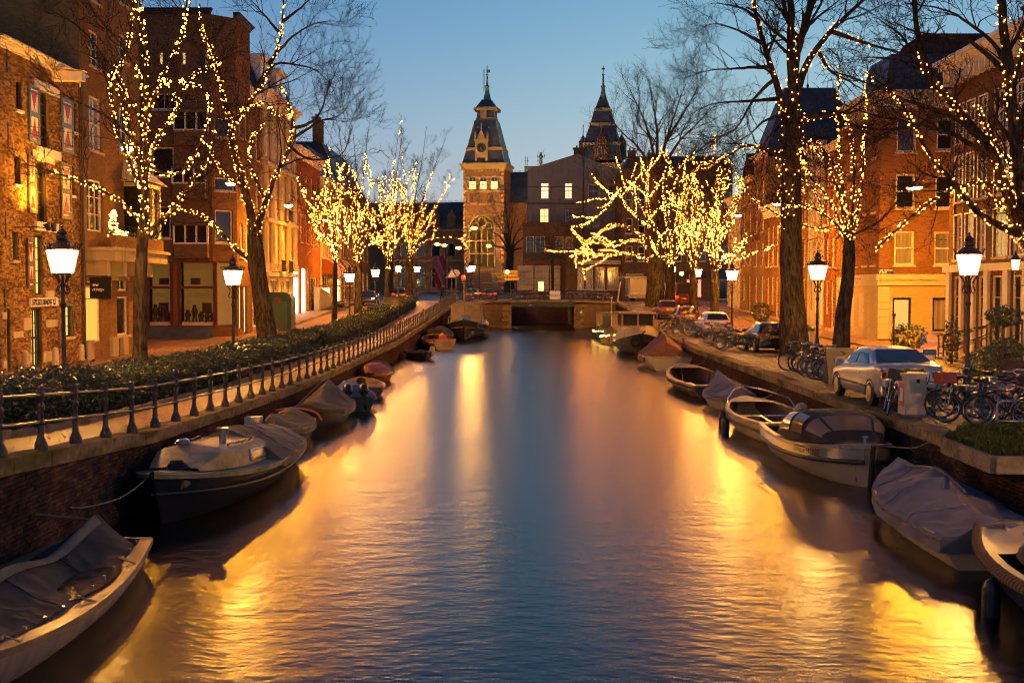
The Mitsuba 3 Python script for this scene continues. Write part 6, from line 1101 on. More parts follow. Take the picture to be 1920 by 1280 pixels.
c = V(*cab(.62, 3)); part(cb, 'vent_pipe', M().lathe([(.07, 0), (.07, .2), (.12, .22), (.12, .32), (0, .33)], 10, c + V(0, .35, -.05)), 'mat_chrome', 40, m=b.m); part(cb, 'mushroom_vent', M().lathe([(.13, 0), (.14, .05), (.1, .09), (0, .1)], 14, V(*cab(.74, 3)) + V(0, -.15, -.01)), 'mat_chrome', 40, m=b.m)
b.cover(.015, .44, lambda t: .34 + .28 * min(1, t / .35), 'mat_tarp_grey', seed=4, sharp=1.5, fold=.06)
c = M()
for i in range(3): a_ = np.linspace(0, 6.28, 14); c.tube([V(7.3 + .2 * math.cos(x) * (1 - i * .2), .1 + .2 * math.sin(x) * (1 - i * .2), b.h(.88) + .12 + i * .045) for x in a_], .025, 5)
b.add('coiled_rope', c, 'mat_black_paint'); c = M().tube([b.edge(.97, 1) + V(-.3, .12, -.22), b.edge(.97, 1) + V(-1.1, .25, -.2)], .085, 10); b.add('bow_fender', c, 'mat_tarp_grey', 50); b.rope(.96, -1, (-7.25, 20.0, -.4)); letter_t = meshkit.text_mesh('592', .16, .008, True); tv = np.asarray(letter_t.vertices)
Pn = [V(b.x(.905, .93) - p[0] * 1.0, b.b(.905 - p[0] / b.L) * .995 + .012, b.h(.92) - .22 + p[1]) for p in tv]; b.add('lettering', (np.array(Pn), letter_t.faces), 'mat_black_paint')
b = Boat('dinghy', 'small covered dinghy with orange rim hoop, behind the cabin boat stern', (-6.35, 35.7), (-.1, -3.3), 3.3, 1.5, hs=.55, hm=.5, hb=.62, transom=.8, hullm='mat_hull_dark', trim='mat_orange_rim')
b.cover(.1, .95, lambda t: .28 + .1 * math.sin(t * 9), 'mat_tarp_olive', seed=5, fold=.06); c = M().tube([b.edge(.05, sd, 1, 0) + V(0, 0, .42 * (1 - abs(sd)) ** .6) if False else V(.1, sd * .82, .52 + .34 * (1 - sd * sd) ** .5) for sd in np.linspace(-1, 1, 15)], .03, 6); b.add('hoop', c, 'mat_orange_rim', 60); b.add('locker_box', M().box((3.1, -.45, .78), (.45, .4, .3)), 'mat_white_paint')
b = Boat('tarp_boat', 'dark open boat with a pale tarpaulin pulled up to a peak', (-6.05, 41.6), (-.2, -5.8), 5.3, 1.8, hs=.55, hm=.5, hb=.8, transom=.75, hullm='mat_hull_dark', trim='mat_strake'); b.thwart(.75)
b.cover(.02, .6, lambda t: .2 + .6 * math.exp(-((t - .2) / .16) ** 2), 'mat_tarp_grey', seed=6, sharp=.95, fold=.05, over=.1); b.add('support_line', M().tube([V(1.3, 0, 1.45), b.edge(.9, -1)], .012, 4), 'mat_rope')
b = Boat('tarp_boat', 'boat with a creased sky blue tarpaulin and two tilted outboard motors', (-5.5, 43.1), (-.9, 4.4), 4.6, 1.6, hs=.5, hm=.46, hb=.6, transom=.8, hullm='mat_hull_green', trim='mat_strake'); b.cover(.12, .85, lambda t: .32 + .12 * math.sin(t * 7), 'mat_tarp_sky', seed=7, fold=.11); b.outboard(0, -.28, tilt=.9); b.outboard(0, .28, tilt=.9)
b = Boat('dinghy', 'open cream dinghy with pale wooden gunwale, next to the blue tarpaulin boat', (-5.75, 48.2), (-.6, 3.4), 3.8, 1.7, hs=.5, hm=.45, hb=.6, transom=.75, hullm='mat_wood_dark', trim='mat_wood_pale', inner='mat_wood_pale'); b.thwart(.35); b.thwart(.65)
b = Boat('covered_boat', 'round covered boat with one red side, close under the railing wall', (-6.35, 58.6), (-.05, -3.6), 3.4, 1.6, hs=.5, hm=.5, hb=.5, transom=.8, hullm='mat_buff_red', trim='mat_strake'); b.cover(.02, .55, lambda t: .38 * math.sin(min(1, t / .55 + .15) * math.pi) ** .5, 'mat_tarp_dark', seed=8, sharp=2.2, fold=.04); b.cover(.5, .97, lambda t: .38 * max(0, math.cos((t - .5) * 3.1)) ** .6, 'mat_buff_red', n='red_cover', seed=9, sharp=2.2, fold=.02)
b = Boat('dinghy', 'low dark dinghy with white fender, moored outside the clinker boat', (-6.2, 77.2), (.9, -2.6), 3.2, 1.5, hs=.42, hm=.38, hb=.5, transom=.8, hullm='mat_hull_dark', trim='mat_strake'); b.thwart(.4); b.add('fender', M().lathe([(0, -.3), (.16, -.22), (.18, 0), (.14, .25), (0, .32)], 10, (2.6, .5, .5)), 'mat_hull_white', 50)
b = Boat('clinker_boat', 'pale varnished clinker rowing boat with orange gunwale', (-4.75, 86.6), (-1.5, 4.2), 4.6, 1.9, hs=.75, hm=.65, hb=.85, transom=.85, hullm='mat_wood_pale', trim='mat_orange_rim', inner='mat_wood_dark', strake='mat_wood'); b.thwart(.3); b.thwart(.6); b.add('orange_buoy', M().lathe([(0, -.3), (.26, -.15), (.28, .1), (0, .32)], 10, (1.2, -.2, .85)), 'mat_orange_rim', 50)
b = Boat('covered_boat', 'long dark covered boat between clinker boat and barge', (-5.6, 97.5), (-.1, -7), 7.5, 2.2, hs=.8, hm=.75, hb=1.0, transom=.8, hullm='mat_hull_dark', trim='mat_wood_pale'); b.cover(.03, .8, lambda t: .55, 'mat_tarp_dark', seed=10, sharp=2.0); b.thwart(.85)
b = Boat('barge', 'dark steel barge with tan canvas wheelhouse and raised bow, nearest the bridge', (-4.0, 120.0), (-.05, -17), 17.5, 3.7, hs=1.2, hm=1.0, hb=1.75, transom=.8, full=3.2, hullm='mat_hull_dark', trim='mat_deck_mossy', open_=False, strake='mat_wood'); b.deck(0, .99, 'mat_deck_mossy', camber=.1)
c = M(); x0_, x1_ = 6.0, 13.2
c.prism([(-1.35, 1.0), (1.35, 1.0), (1.25, 2.9), (.9, 3.0), (-.9, 3.0), (-1.25, 2.9)], 6.0, 13.2, 0); b.add('canvas_wheelhouse', c, 'mat_canvas_tan'); b.add('mast', M().tube([V(15.8, 0, 1.4), V(15.8, 0, 4.6)], .06, 6), 'mat_wood'); b.add('bow_cloth', M().lathe([(0, .55), (.3, .45), (.55, .2), (.6, 0)], 10, (16.6, 0, 1.65)), 'mat_tarp_sky', 40); c = M()
for sd in (-1, 1): c.tube([V(x, sd * 1.5, z) for x, z in ((9, 1.0), (9, 1.6), (9.5, 1.85), (12, 1.85), (13, 1.6), (13, 1.1))], .03, 5)
b.add('hand_rail', c, 'mat_chrome'); b.fender(.75, -1); b.fender(.9, 1)
# open quay
b = Boat('launch', 'cream decked launch with thick rope fender round its rim and dark sprayhood', (8.05, 19.0), (-.75, -7), 7.2, 2.5, hs=.68, hm=.66, hb=.95, transom=.55, full=2.4, hullm='mat_hull_navy', trim='mat_hull_cream', floor=.1)
b.deck(.0, .30, 'mat_hull_cream', camber=.03, dz=-.02); S = np.r_[np.linspace(0, .98, 40)]
for sd in (-1, 1): b.add('rope_fender', M().tube([b.edge(t, sd) + V(0, sd * .05, -.05) for t in S], .085, 8), 'mat_ropefender', 60)
mat('ropefender', dif(proc(lambda p, n, uv: mix((.24, .15, .08), (.12, .07, .04), smoothstep(.35, .65, dr.sin(p.y * 55 + p.z * 40) * .5 + .5))))); b.add('stern_rope_fender', M().tube([V(-.05, y, .63) for y in np.linspace(-b.b(0), b.b(0), 12)], .085, 8), 'mat_ropefender', 60)
for y in (-.35, .35): b.add('cleat', M().box((.5, y * 1.4, b.h(.06) + .04), (.16, .04, .06)), 'mat_chrome')
b.add('hatch', M().box((1.3, .1, b.h(.2) + .03), (.8, .9, .04)), 'mat_hull_cream'); a_ = np.linspace(0, math.pi, 13); P = np.array([[(x, .95 * f * math.cos(t), b.h(.35) + .02 + hgt * math.sin(t) ** .8) for t in a_] for x, hgt, f in ((2.2, .02, .86), (2.5, .35, .95), (2.9, .58, 1), (3.8, .65, 1), (4.8, .55, 1))]); b.add('sprayhood', M().grid(P), 'mat_tarp_dark', 50); b.add('hood_window', M().grid(P[0:3, 3:10] * [1, 1, 1] + [-.012, 0, .02]), 'mat_clear_sheet', 50); b.fender(.42, -1, ln=.75)
b = Boat('tarp_boat', 'boat wrapped in a large wrinkled blue grey tarpaulin, second nearest on the open quay', (7.5, 18.75), (.2, 5.6), 5.7, 1.95, hs=.5, hm=.52, hb=.72, transom=.85, hullm='mat_hull_cream', trim='mat_hull_cream', full=2.4, floor=0)
def sg2(t, a): return -.3 * math.exp(-((t - .3) / .15) ** 2 - ((a + .35) / .4) ** 2)
b.cover(-.012, .985, lambda t: .20 + .34 * math.exp(-((t - .52) / .26) ** 2), 'mat_tarp_blue', seed=12, sharp=1.15, fold=.09, over=.1, drop=.26, sag=sg2, ns=70, nq=49); b.add('ridge_seam', M().tube([V(b.x(t, 1), 0 + .25 * (t - .5), b.h(t) + .25 + .34 * math.exp(-((t - .52) / .26) ** 2)) for t in np.linspace(.3, .8, 12)], .022, 5), 'mat_tarp_grey', 60)
b = Boat('sloop', 'white steel sloop with black hood, clear windows and its name lettered on the side', (7.5, 32.5), (.3, -5.9), 6.1, 2.2, hs=.75, hm=.72, hb=.95, transom=.82, full=3.0, rake=.25, hullm='mat_hull_grey', trim='mat_steel', floor=.1)
Sx = np.linspace(0, .985, 24)
for sd in (-1, 1):
    c = M().grid(np.array([[V(b.x(t, .9), sd * (b.b(t) * 1.0 + .015), b.h(t) * f) for f in (.66, .97)] for t in Sx])); b.add('steel_band', c, 'mat_steelband', 60); b.add('rubbing_strake', M().tube([V(b.x(t, .85), sd * (b.b(t) * .99 + .02), b.h(t) * .6) for t in Sx], .05, 8), 'mat_strake', 60)
mat('steelband', prin((.62, .58, .5), .22, .9)); c = M().tube([V(b.x(1, q) + .02, 0, -.3 + (b.h(1) + .3) * q) for q in (0, .5, 1)], .06, 8); b.add('stem_post', c, 'mat_strake')
t_ = meshkit.text_mesh('JOSEPHINE', .15, .006); tv = np.asarray(t_.vertices); wt = np.ptp(tv[:, 0]); x1n = b.x(.62, .9)
for sd in (-1,): b.add('lettering', (np.array([V(x1n + p[0] * 1.05, sd * (b.b((x1n + p[0] * 1.05) / b.L) + .04), b.h(.72) * .81 - .07 + p[1]) for p in tv]), t_.faces), 'mat_black_paint')
HP = [(2.0, .1, .92), (2.2, .46, .92), (2.7, .68, .95), (3.4, .73, .96), (4.1, .66, .95), (4.75, .28, .8), (4.95, .04, .72)]; a_ = np.linspace(0, math.pi, 17); hz = lambda x: b.h(x / b.L)
P = np.array([[(x, b.b(x / b.L) * f * np.sign(math.cos(t)) * abs(math.cos(t)) ** .6, hz(x) + .03 + hh * math.sin(t) ** .55) for t in a_] for x, hh, f in HP]); hd = b.add('hood', M().grid(P), 'mat_tarp_dark', 45)
def hoodpt(i, j):
    a, c_ = int(min(i, len(HP) - 2)), int(min(j, 15)); f, g_ = i - a, j - c_; p = (P[a, c_] * (1 - f) + P[a + 1, c_] * f) * (1 - g_) + (P[a, c_ + 1] * (1 - f) + P[a + 1, c_ + 1] * f) * g_; return p + unit(p - V(p[0] - .25 * (i - 3), 0, hz(p[0]) + .1)) * .03
for i0, i1, j0, j1 in ((1.55, 2.85, .7, 4.4), (3.08, 4.0, .7, 4.4), (1.55, 2.85, 11.6, 15.3), (3.08, 4.0, 11.6, 15.3), (4.2, 5.0, 1.2, 5.2), (4.2, 5.0, 5.7, 10.3), (4.2, 5.0, 10.8, 14.8)): part(hd, 'clear_window', M().grid(np.array([[hoodpt(a, c_) for c_ in np.linspace(j0, j1, 9)] for a in np.linspace(i0, i1, 7)])), 'mat_clear_sheet', 60, m=b.m)
b.add('stern_rail', M().tube([V(1.6, -1.0, .95), V(.1, -.92, .98), V(.02, .92, .98), V(1.6, 1.0, .95)], .022, 6), 'mat_chrome'); b.deck(.84, .985, 'mat_hull_grey', camber=.03); b.rope(.03, 1, (9.05, 33.4, .12)); b.rope(.93, 1, (9.05, 25.8, .12)); b.add('bollard', M().lathe([(.05, 0), (.05, .14), (.08, .16), (0, .18)], 8, (5.6, 0, b.h(.93) + .02)), 'mat_chrome')
b = Boat('open_boat', 'open cream work boat with tubular bow rail and outboard motor', (7.9, 33.6), (-.35, 6.0), 6.2, 2.3, hs=.62, hm=.6, hb=.85, transom=.85, full=2.6, hullm='mat_hull_cream', trim='mat_wood_pale', inner='mat_wood_dark', strake='mat_strake', floor=.0); b.rope(.9, -1, (9.1, 41.0, .1)); b.rope(.05, -1, (9.05, 33.0, .1)); b.thwart(.3, .35); b.thwart(.58, .3); b.deck(.84, .985, 'mat_wood_pale', camber=.02); b.outboard(0, 0, 'mat_hull_grey'); b.fender(.55, 1, ln=.7); b.fender(.75, 1, ln=.7)
b.add('bow_rail', M().tube([b.edge(.62, 1) + V(0, -.05, .02), b.edge(.7, 1) + V(0, -.05, .28), b.edge(.9, 1) + V(0, -.05, .32), b.edge(.985, 0, 0, .34), b.edge(.9, -1) + V(0, .05, .32), b.edge(.7, -1) + V(0, .05, .28), b.edge(.62, -1) + V(0, .05, .02)], .02, 6), 'mat_chrome')
b = Boat('covered_boat', 'small boat under a tight grey cover, between the two open boats', (8.0, 43.0), (-.1, 3.6), 4.2, 1.7, hs=.5, hm=.48, hb=.6, transom=.7, hullm='mat_hull_grey', trim='mat_strake'); b.cover(-.01, .98, lambda t: .35 + .3 * t, 'mat_tarp_blue', seed=14, fold=.05)
b = Boat('open_boat', 'long dark wooden open boat with ribs and pale side benches', (8.15, 47.8), (-.25, 9), 9.2, 2.5, hs=.55, hm=.52, hb=.85, transom=.8, full=2.8, hullm='mat_wood_dark', trim='mat_wood', inner='mat_wood_dark', strake='mat_strake'); b.rope(.9, -1, (9.35, 58.0, .1)); b.thwart(.12, .5, -.06, 'mat_wood_pale'); b.deck(.86, .985, 'mat_wood_dark', camber=.02)
for i in range(9):
    t = .2 + i * .07; c = M()
    for sd in (-1, 1): c.tube([b.edge(t, sd, .86), V(b.x(t, .6), sd * b.b(t) * .72, .12)], .03, 4)
    b.add('rib', c, 'mat_wood')
for sd in (-1, 1): c = M(); c.bb(V(1.2, sd * .95, .36), V(3.6, sd * .55, .4)); b.add('side_bench', c, 'mat_wood_pale')
b.add('loose_plank', M().box((2.4, .1, .3), (.3, 1.3, .04), rotz(.3)), 'mat_wood_pale')
b = Boat('tarp_boat', 'pale boat with a brick red tarpaulin tented over it', (8.35, 64.3), (-.05, 7), 7.0, 2.6, hs=.75, hm=.7, hb=.9, transom=.85, hullm='mat_hull_cream', trim='mat_wood_pale'); b.cover(.2, .9, lambda t: .4 + .75 * math.exp(-((t - .45) / .25) ** 2), 'mat_tarp_red', seed=15, sharp=1.0, fold=.1, drop=.35); b.add('red_roll', M().tube([V(1.2, -1.2, 1.1), V(2.6, -1.25, 1.0), V(3.6, -1.2, 1.5)], .12, 8), 'mat_tarp_red', 60)
b = Boat('tug', 'little dark hulled tug with white bulwark and varnished wooden wheelhouse', (8.5, 88.5), (-.12, -10), 10.0, 3.0, hs=.9, hm=.8, hb=1.5, transom=.6, full=3.0, hullm='mat_hull_dark', trim='mat_hull_white', open_=False, strake='mat_strake'); b.deck(0, .99, 'mat_wood_dark')
for sd in (-1, 1): b.add('bulwark', M().grid(np.array([[b.edge(t, sd) + V(0, 0, .0), b.edge(t, sd, .97) + V(0, 0, .22 + .3 * t)] for t in np.linspace(.55, .985, 14)])), 'mat_hull_white', 60)
c = M(); c.bb(V(3.2, -1.1, .9), V(6.6, 1.1, 1.75)); b.add('deckhouse', c, 'mat_hull_white'); c = M()
for x in (3.3, 4.9, 6.5):
    for y in (-1.05, 0, 1.05): c.box((x, y, 2.2), (.12, .12, .9))
c.bb(V(3.1, -1.2, 2.62), V(6.7, 1.2, 2.72)); c.bb(V(3.2, -1.12, 1.752), V(6.6, 1.12, 1.86)); wh = b.add('wheelhouse', c, 'mat_wood'); c = M(); c.bb(V(3.35, -1.03, 1.87), V(6.45, 1.03, 2.61)); part(wh, 'glazing', c, 'mat_glass', m=b.m); b.add('porthole', M().lathe([(0, .0), (.2, .0), (.2, .06), (0, .06)], 12, (6.62, .5, 1.3), roty(math.pi / 2)), 'mat_black_paint'); b.add('tyre_fender', M().add(*(lambda t: (np.asarray(t.vertices), t.faces))(trimesh.creation.torus(.26, .1, 12, 8))).xf(mat4((9.6, -.45, .95), R=roty(math.pi / 2))), 'mat_rubber', 60)
b = Boat('houseboat', 'small houseboat with grey cabin and a glowing yellow light rope round its rim', (8.6, 108.5), (-.1, -9), 9.0, 3.2, hs=.75, hm=.7, hb=.85, transom=.9, full=3.5, hullm='mat_hull_green', trim='mat_wood', open_=False); b.deck(0, .99, 'mat_wood_dark'); c = M(); c.bb(V(1.5, -1.25, .7), V(6.5, 1.25, 2.25)); cb = b.add('cabin', c, 'mat_plaster'); c = M(); c.bb(V(1.3, -1.4, 2.252), V(6.7, 1.4, 2.34)); part(cb, 'cabin_roof', c, 'mat_concrete', m=b.m); c = M(); c.bb(V(6.5, -1.0, 1.0), V(6.52, -.3, 2.1)); part(cb, 'door', c, 'mat_lead', m=b.m); b.add('flag_staff', M().tube([V(7.2, -.3, .7), V(7.2, -.3, 3.6)], .03, 5), 'mat_white_paint')
def light_rope(boat, t0, t1, lab, sides=(-1, 1)):
    s = thing('light_rope', lab, 'string lights'); rng = np.random.default_rng(3); C = []
    for sd in sides: C += [(boat.m @ np.r_[boat.edge(t, sd) + V(0, sd * .06, .02 + .04 * math.sin(t * 40)), 1])[:3] for t in np.linspace(t0, t1, 60)]
    part(s, 'bulbs', bulb_mesh(np.array(C), .05, rng), 'mat_bulb', emitter=glow(V(1.0, .62, .10) * 14)); labels[f'{s}__bulbs'] = {'kind': 'stuff'}
light_rope(b, .35, .985, 'glowing yellow light rope round the bow of the houseboat')
b = Boat('dinghy', 'small dinghy with lit rim between houseboat and tug', (7.9, 98.5), (-.2, -4), 4.0, 1.8, hs=.6, hm=.55, hb=.7, hullm='mat_hull_white', trim='mat_hull_white'); b.cover(.3, .95, lambda t: .7, 'mat_tarp_grey', seed=17, sharp=1.3); light_rope(b, .6, .98, 'short light rope on the bow of the little dinghy by the tug', (-1, 1))
# ---------------------------------------------------------------- bicycles
def ring(R, r, c, n=22, k=6):                 # wheel lying in the xz plane
    t = np.arange(n) * 2 * np.pi / n; a = np.arange(k) * 2 * np.pi / k
    P = np.stack([(R + r * np.cos(a)[None]) * np.cos(t)[:, None], np.repeat(r * np.sin(a)[None], n, 0), (R + r * np.cos(a)[None]) * np.sin(t)[:, None]], -1) + np.asarray(c); i = np.arange(n * k).reshape(n, k); j = np.roll(i, -1, 0)
    return P.reshape(-1, 3), np.stack([i, j, np.roll(j, -1, 1), np.roll(i, -1, 1)], -1).reshape(-1, 4)
for n_, c_ in dict(bike_black=(.02, .02, .02), bike_green=(.02, .05, .03), bike_grey=(.25, .25, .25), bike_red=(.3, .03, .02), bike_blue=(.03, .06, .16), bike_cream=(.5, .45, .33)).items(): mat(n_, prin(c_, .3))
def bike_proto(kind):
    p = Proto(); RW, FW, BB, ST, HD = V(0, 0, .35), V(1.1, 0, .35), V(.45, 0, .3), V(.27, 0, .82), V(.93, 0, .86); m = M(); t = lambda a, b, r=.017: m.tube([a, b], r, 6)
    t(BB, ST); t(ST, ST + (ST - BB) * .12, .013); t(BB, HD - V(-.02, 0, .16)); t(HD, FW + V(-.06, 0, .3)); t(HD, HD + V(-.03, 0, .16), .014)
    if kind % 2 == 0: t(ST * .95 + BB * .05, HD - V(0, 0, .03))
    else: t(BB * .45 + ST * .55, HD - V(0, 0, .08))
    for s_ in (-.055, .055): t(RW + V(0, s_, 0), BB + V(0, s_ * .5, 0), .01); t(RW + V(0, s_, 0), ST + V(0, s_ * .4, -.03), .009); t(FW + V(0, s_, 0), FW + V(-.06, s_ * .8, .34), .012); t(FW + V(-.06, s_ * .8, .34), FW + V(-.07, 0, .4), .012)
    m.box(BB + V(-.2, .05, .03), (.55, .025, .1)); t(BB + V(0, -.08, 0), BB + V(.1, -.09, -.14), .01); t(BB + V(0, .08, 0), BB + V(-.1, .09, .14), .01); m.box(BB + V(.1, -.13, -.14), (.1, .09, .02)); m.box(BB + V(-.1, .13, .14), (.1, .09, .02)); p.add('frame', m, 'mat_bike_black', 50)
    for c in (RW, FW):
        p.add('wheel', M().add(*ring(.33, .021, c)), 'mat_rubber', 60); m = M().add(*ring(.305, .012, c, 22, 4)); m.lathe([(0, -.05), (.03, -.05), (.03, .05), (0, .05)], 6, c, rotx(math.pi / 2)); p.add('wheel/rim', m, 'mat_chrome', 60); m = M()
        for i in range(12): a = i * math.pi / 6; m.tube([c + V(0, .02 * (-1) ** i, 0), c + V(.3 * math.cos(a), 0, .3 * math.sin(a))], .0026, 3, False)
        p.add('wheel/spokes', m, 'mat_steel'); a = np.linspace(.15 if c is FW else -.2, 2.7 if c is FW else 3.0, 12); P = np.array([[c + V(.375 * math.cos(x), w, .375 * math.sin(x)) for w in (-.028, .0, .028)] for x in a]); P[:, 1] += (P[:, 1] - c) * .03; p.add('mudguard', M().grid(P), 'mat_bike_black' if kind != 2 else 'mat_chrome', 60)
    s_ = ST + V(-.03, 0, .14); p.add('saddle', M().add(*(lambda t_: (np.asarray(t_.vertices) * [.15, .1, .045] + s_ + np.c_[np.zeros((len(t_.vertices), 2)), np.asarray(t_.vertices)[:, :1] ** 2 * .02] * [1, 1, 1], t_.faces))(trimesh.creation.icosphere(subdivisions=1))), 'mat_rubber', True)
    h = HD + V(-.03, 0, .16); w = .3; m = M().tube([h + V(-.28, -w, -.02), h + V(-.12, -w, .05), h + V(.03, -w * .5, .06), h + V(.04, 0, .02), h + V(.03, w * .5, .06), h + V(-.12, w, .05), h + V(-.28, w, -.02)], .013, 6); p.add('handlebar', m, 'mat_chrome', 60)
    m = M()
    for s2 in (-w, w): m.tube([h + V(-.3, s2, -.025), h + V(-.17, s2, .03)], .02, 6)
    m.lathe([(0, -.03), (.05, -.02), (.06, .03), (0, .05)], 8, h + V(.1, 0, -.12), roty(math.pi / 2)); p.add('grips_and_lamp', m, 'mat_rubber'); m = M()
    for y in (-.06, 0, .06): m.tube([V(-.28, y, .74), V(.2, y, .76)], .008, 4)
    for y in (-.07, .07): m.tube([V(-.02, y, .36), V(-.2, y, .74)], .008, 4)
    m.tube([V(-.28, -.06, .74), V(-.28, .06, .74)], .008, 4); p.add('carrier', m, 'mat_steel'); p.add('tail_light', M().box((-.3, 0, .7), (.03, .07, .05)), 'mat_bike_red')
    if kind == 3:
        m = M(); c0 = h + V(.2, 0, -.0)
        for a, b_ in (((0, -.2, 0), (.34, .02, .24)), ((0, .2, 0), (.34, .02, .24)), ((-.17, 0, 0), (.02, .4, .24)), ((.17, 0, 0), (.02, .4, .24)), ((0, 0, -.11), (.34, .4, .02))): m.box(c0 + V(*a), b_)
        p.add('crate', m, 'mat_bike_red'); m = M(); m.tube([c0 + V(-.1, .1, -.12), FW + V(0, .07, 0)], .01, 4); m.tube([c0 + V(-.1, -.1, -.12), FW + V(0, -.07, 0)], .01, 4); p.add('crate_rack', m, 'mat_steel')
    return p
BPS = [bike_proto(k) for k in range(4)]; FRM = ['mat_bike_black', 'mat_bike_green', 'mat_bike_grey', 'mat_bike_black', 'mat_bike_blue', 'mat_bike_black', 'mat_bike_red', 'mat_bike_cream']; FN = ['black', 'dark green', 'grey', 'black', 'blue', 'black', 'red', 'cream']
def bike(x, y, rz, lean, kind, ci, lab, z, group):
    k = thing('bicycle', lab, 'bicycle', group); fl = FRM[ci % 8]; BPS[kind].stamp(k, mat4((x, y, z), R=rotz(rz) @ rotx(lean)), swap={'frame': fl, **({'crate': 'mat_wood_dark'} if 'brown crate' in lab else {})}); return k
rng = random.Random(21)
G1, G2, G3, G4, G5 = 'bicycles parked near the camera on the open quay', 'bicycles heaped between the elm and the silver car', 'bicycles parked among the far cars on the open quay', 'bicycles along the bridge railing', 'bicycles on the bridge corner by the lantern'
NEAR = [(10.15, 29.9, 2.9, .10, 1, 1), (10.35, 29.2, 3.0, .08, 0, 0), (10.55, 28.5, 2.75, -.12, 2, 2), (10.45, 27.9, 3.25, .10, 3, 3), (11.0, 27.4, 3.0, .08, 1, 5), (10.9, 26.9, 2.85, -.06, 0, 0), (11.5, 28.9, .15, .1, 1, 4), (11.7, 28.1, -.1, -.1, 2, 2), (12.0, 26.5, 3.05, .07, 0, 6), (11.6, 26.1, 2.95, .05, 2, 0), (12.1, 29.6, .1, .08, 1, 7), (12.6, 27.6, .1, -.08, 0, 1), (11.55, 30.5, 3.0, .1, 0, 5)]
for i, (x, y, a, l, kd, ci) in enumerate(NEAR):
    lab = 'bicycle carrying a red crate over its front wheel, near the metal bike rail' if kd == 3 else f'{ORD[i]} bicycle from the cabinet in the crowd round the bike rail, {FN[ci]} frame'
    bike(x + .55 * math.cos(a + math.pi) * -1 if False else x - .55 * math.cos(a), y - .55 * math.sin(a), a, l, kd, ci, lab, zR(y), G1)
bike(9.28, 30.5, -1.80, -.2, 3, 3, 'black bicycle with a brown crate leaning out over the quay edge beside the cabinet', zR(30), G1)
for i in range(13):
    y = 39.6 + i * .52; x = 10.6 + rng.uniform(-.25, .35); a = rng.choice([3.0, 3.1, .1, 2.8, 3.3]); bike(x - .55 * math.cos(a) + .35, y - .55 * math.sin(a), a, rng.uniform(-.14, .14), rng.choice([0, 1, 2]), i, f'{ORD[i]} bicycle from the silver car in the heap before the thick elm, {FN[i % 8]} frame', zR(y), G2)
for i in range(18):
    y = 60.5 + i * 1.05 + (3 if i > 9 else 0); x = 11.2 + rng.uniform(-.4, .6) - (i > 9) * .4; a = rng.choice([3.0, 2.8, .2, 3.3]); bike(x - .55 * math.cos(a), y, a, rng.uniform(-.14, .14), rng.choice([0, 1, 2]), i, f'{ORD[i]} bicycle along the quay past the dark hatchback, {FN[i % 8]} frame', zR(y), G3)
for i in range(17):
    x = -.2 + i * .62 + rng.uniform(-.15, .15) + (1.0 if i > 4 else 0); y = 136.4 + rng.uniform(-.1, .7); a = rng.choice([0, math.pi]) + rng.uniform(-.25, .25); bike(x - .55 * math.cos(a), y, a, rng.uniform(-.12, .12), rng.choice([0, 1, 2]), [2, 7, 2, 4, 7][i % 5], f'{ORD[i]} bicycle from the traffic light against the bridge railing, {FN[[2, 7, 2, 4, 7][i % 5]]} frame', zB(x), G4)
for i in range(5): x = -6.0 + i * .75; bike(x, 137.3 + .3 * (i % 2), .2 + .1 * i, .1, i % 3, [0, 5, 3, 0, 6][i], f'{ORD[i]} bicycle from the railed quay by the bridge corner lantern, {FN[[0, 5, 3, 0, 6][i]]} frame', zB(x), G5)
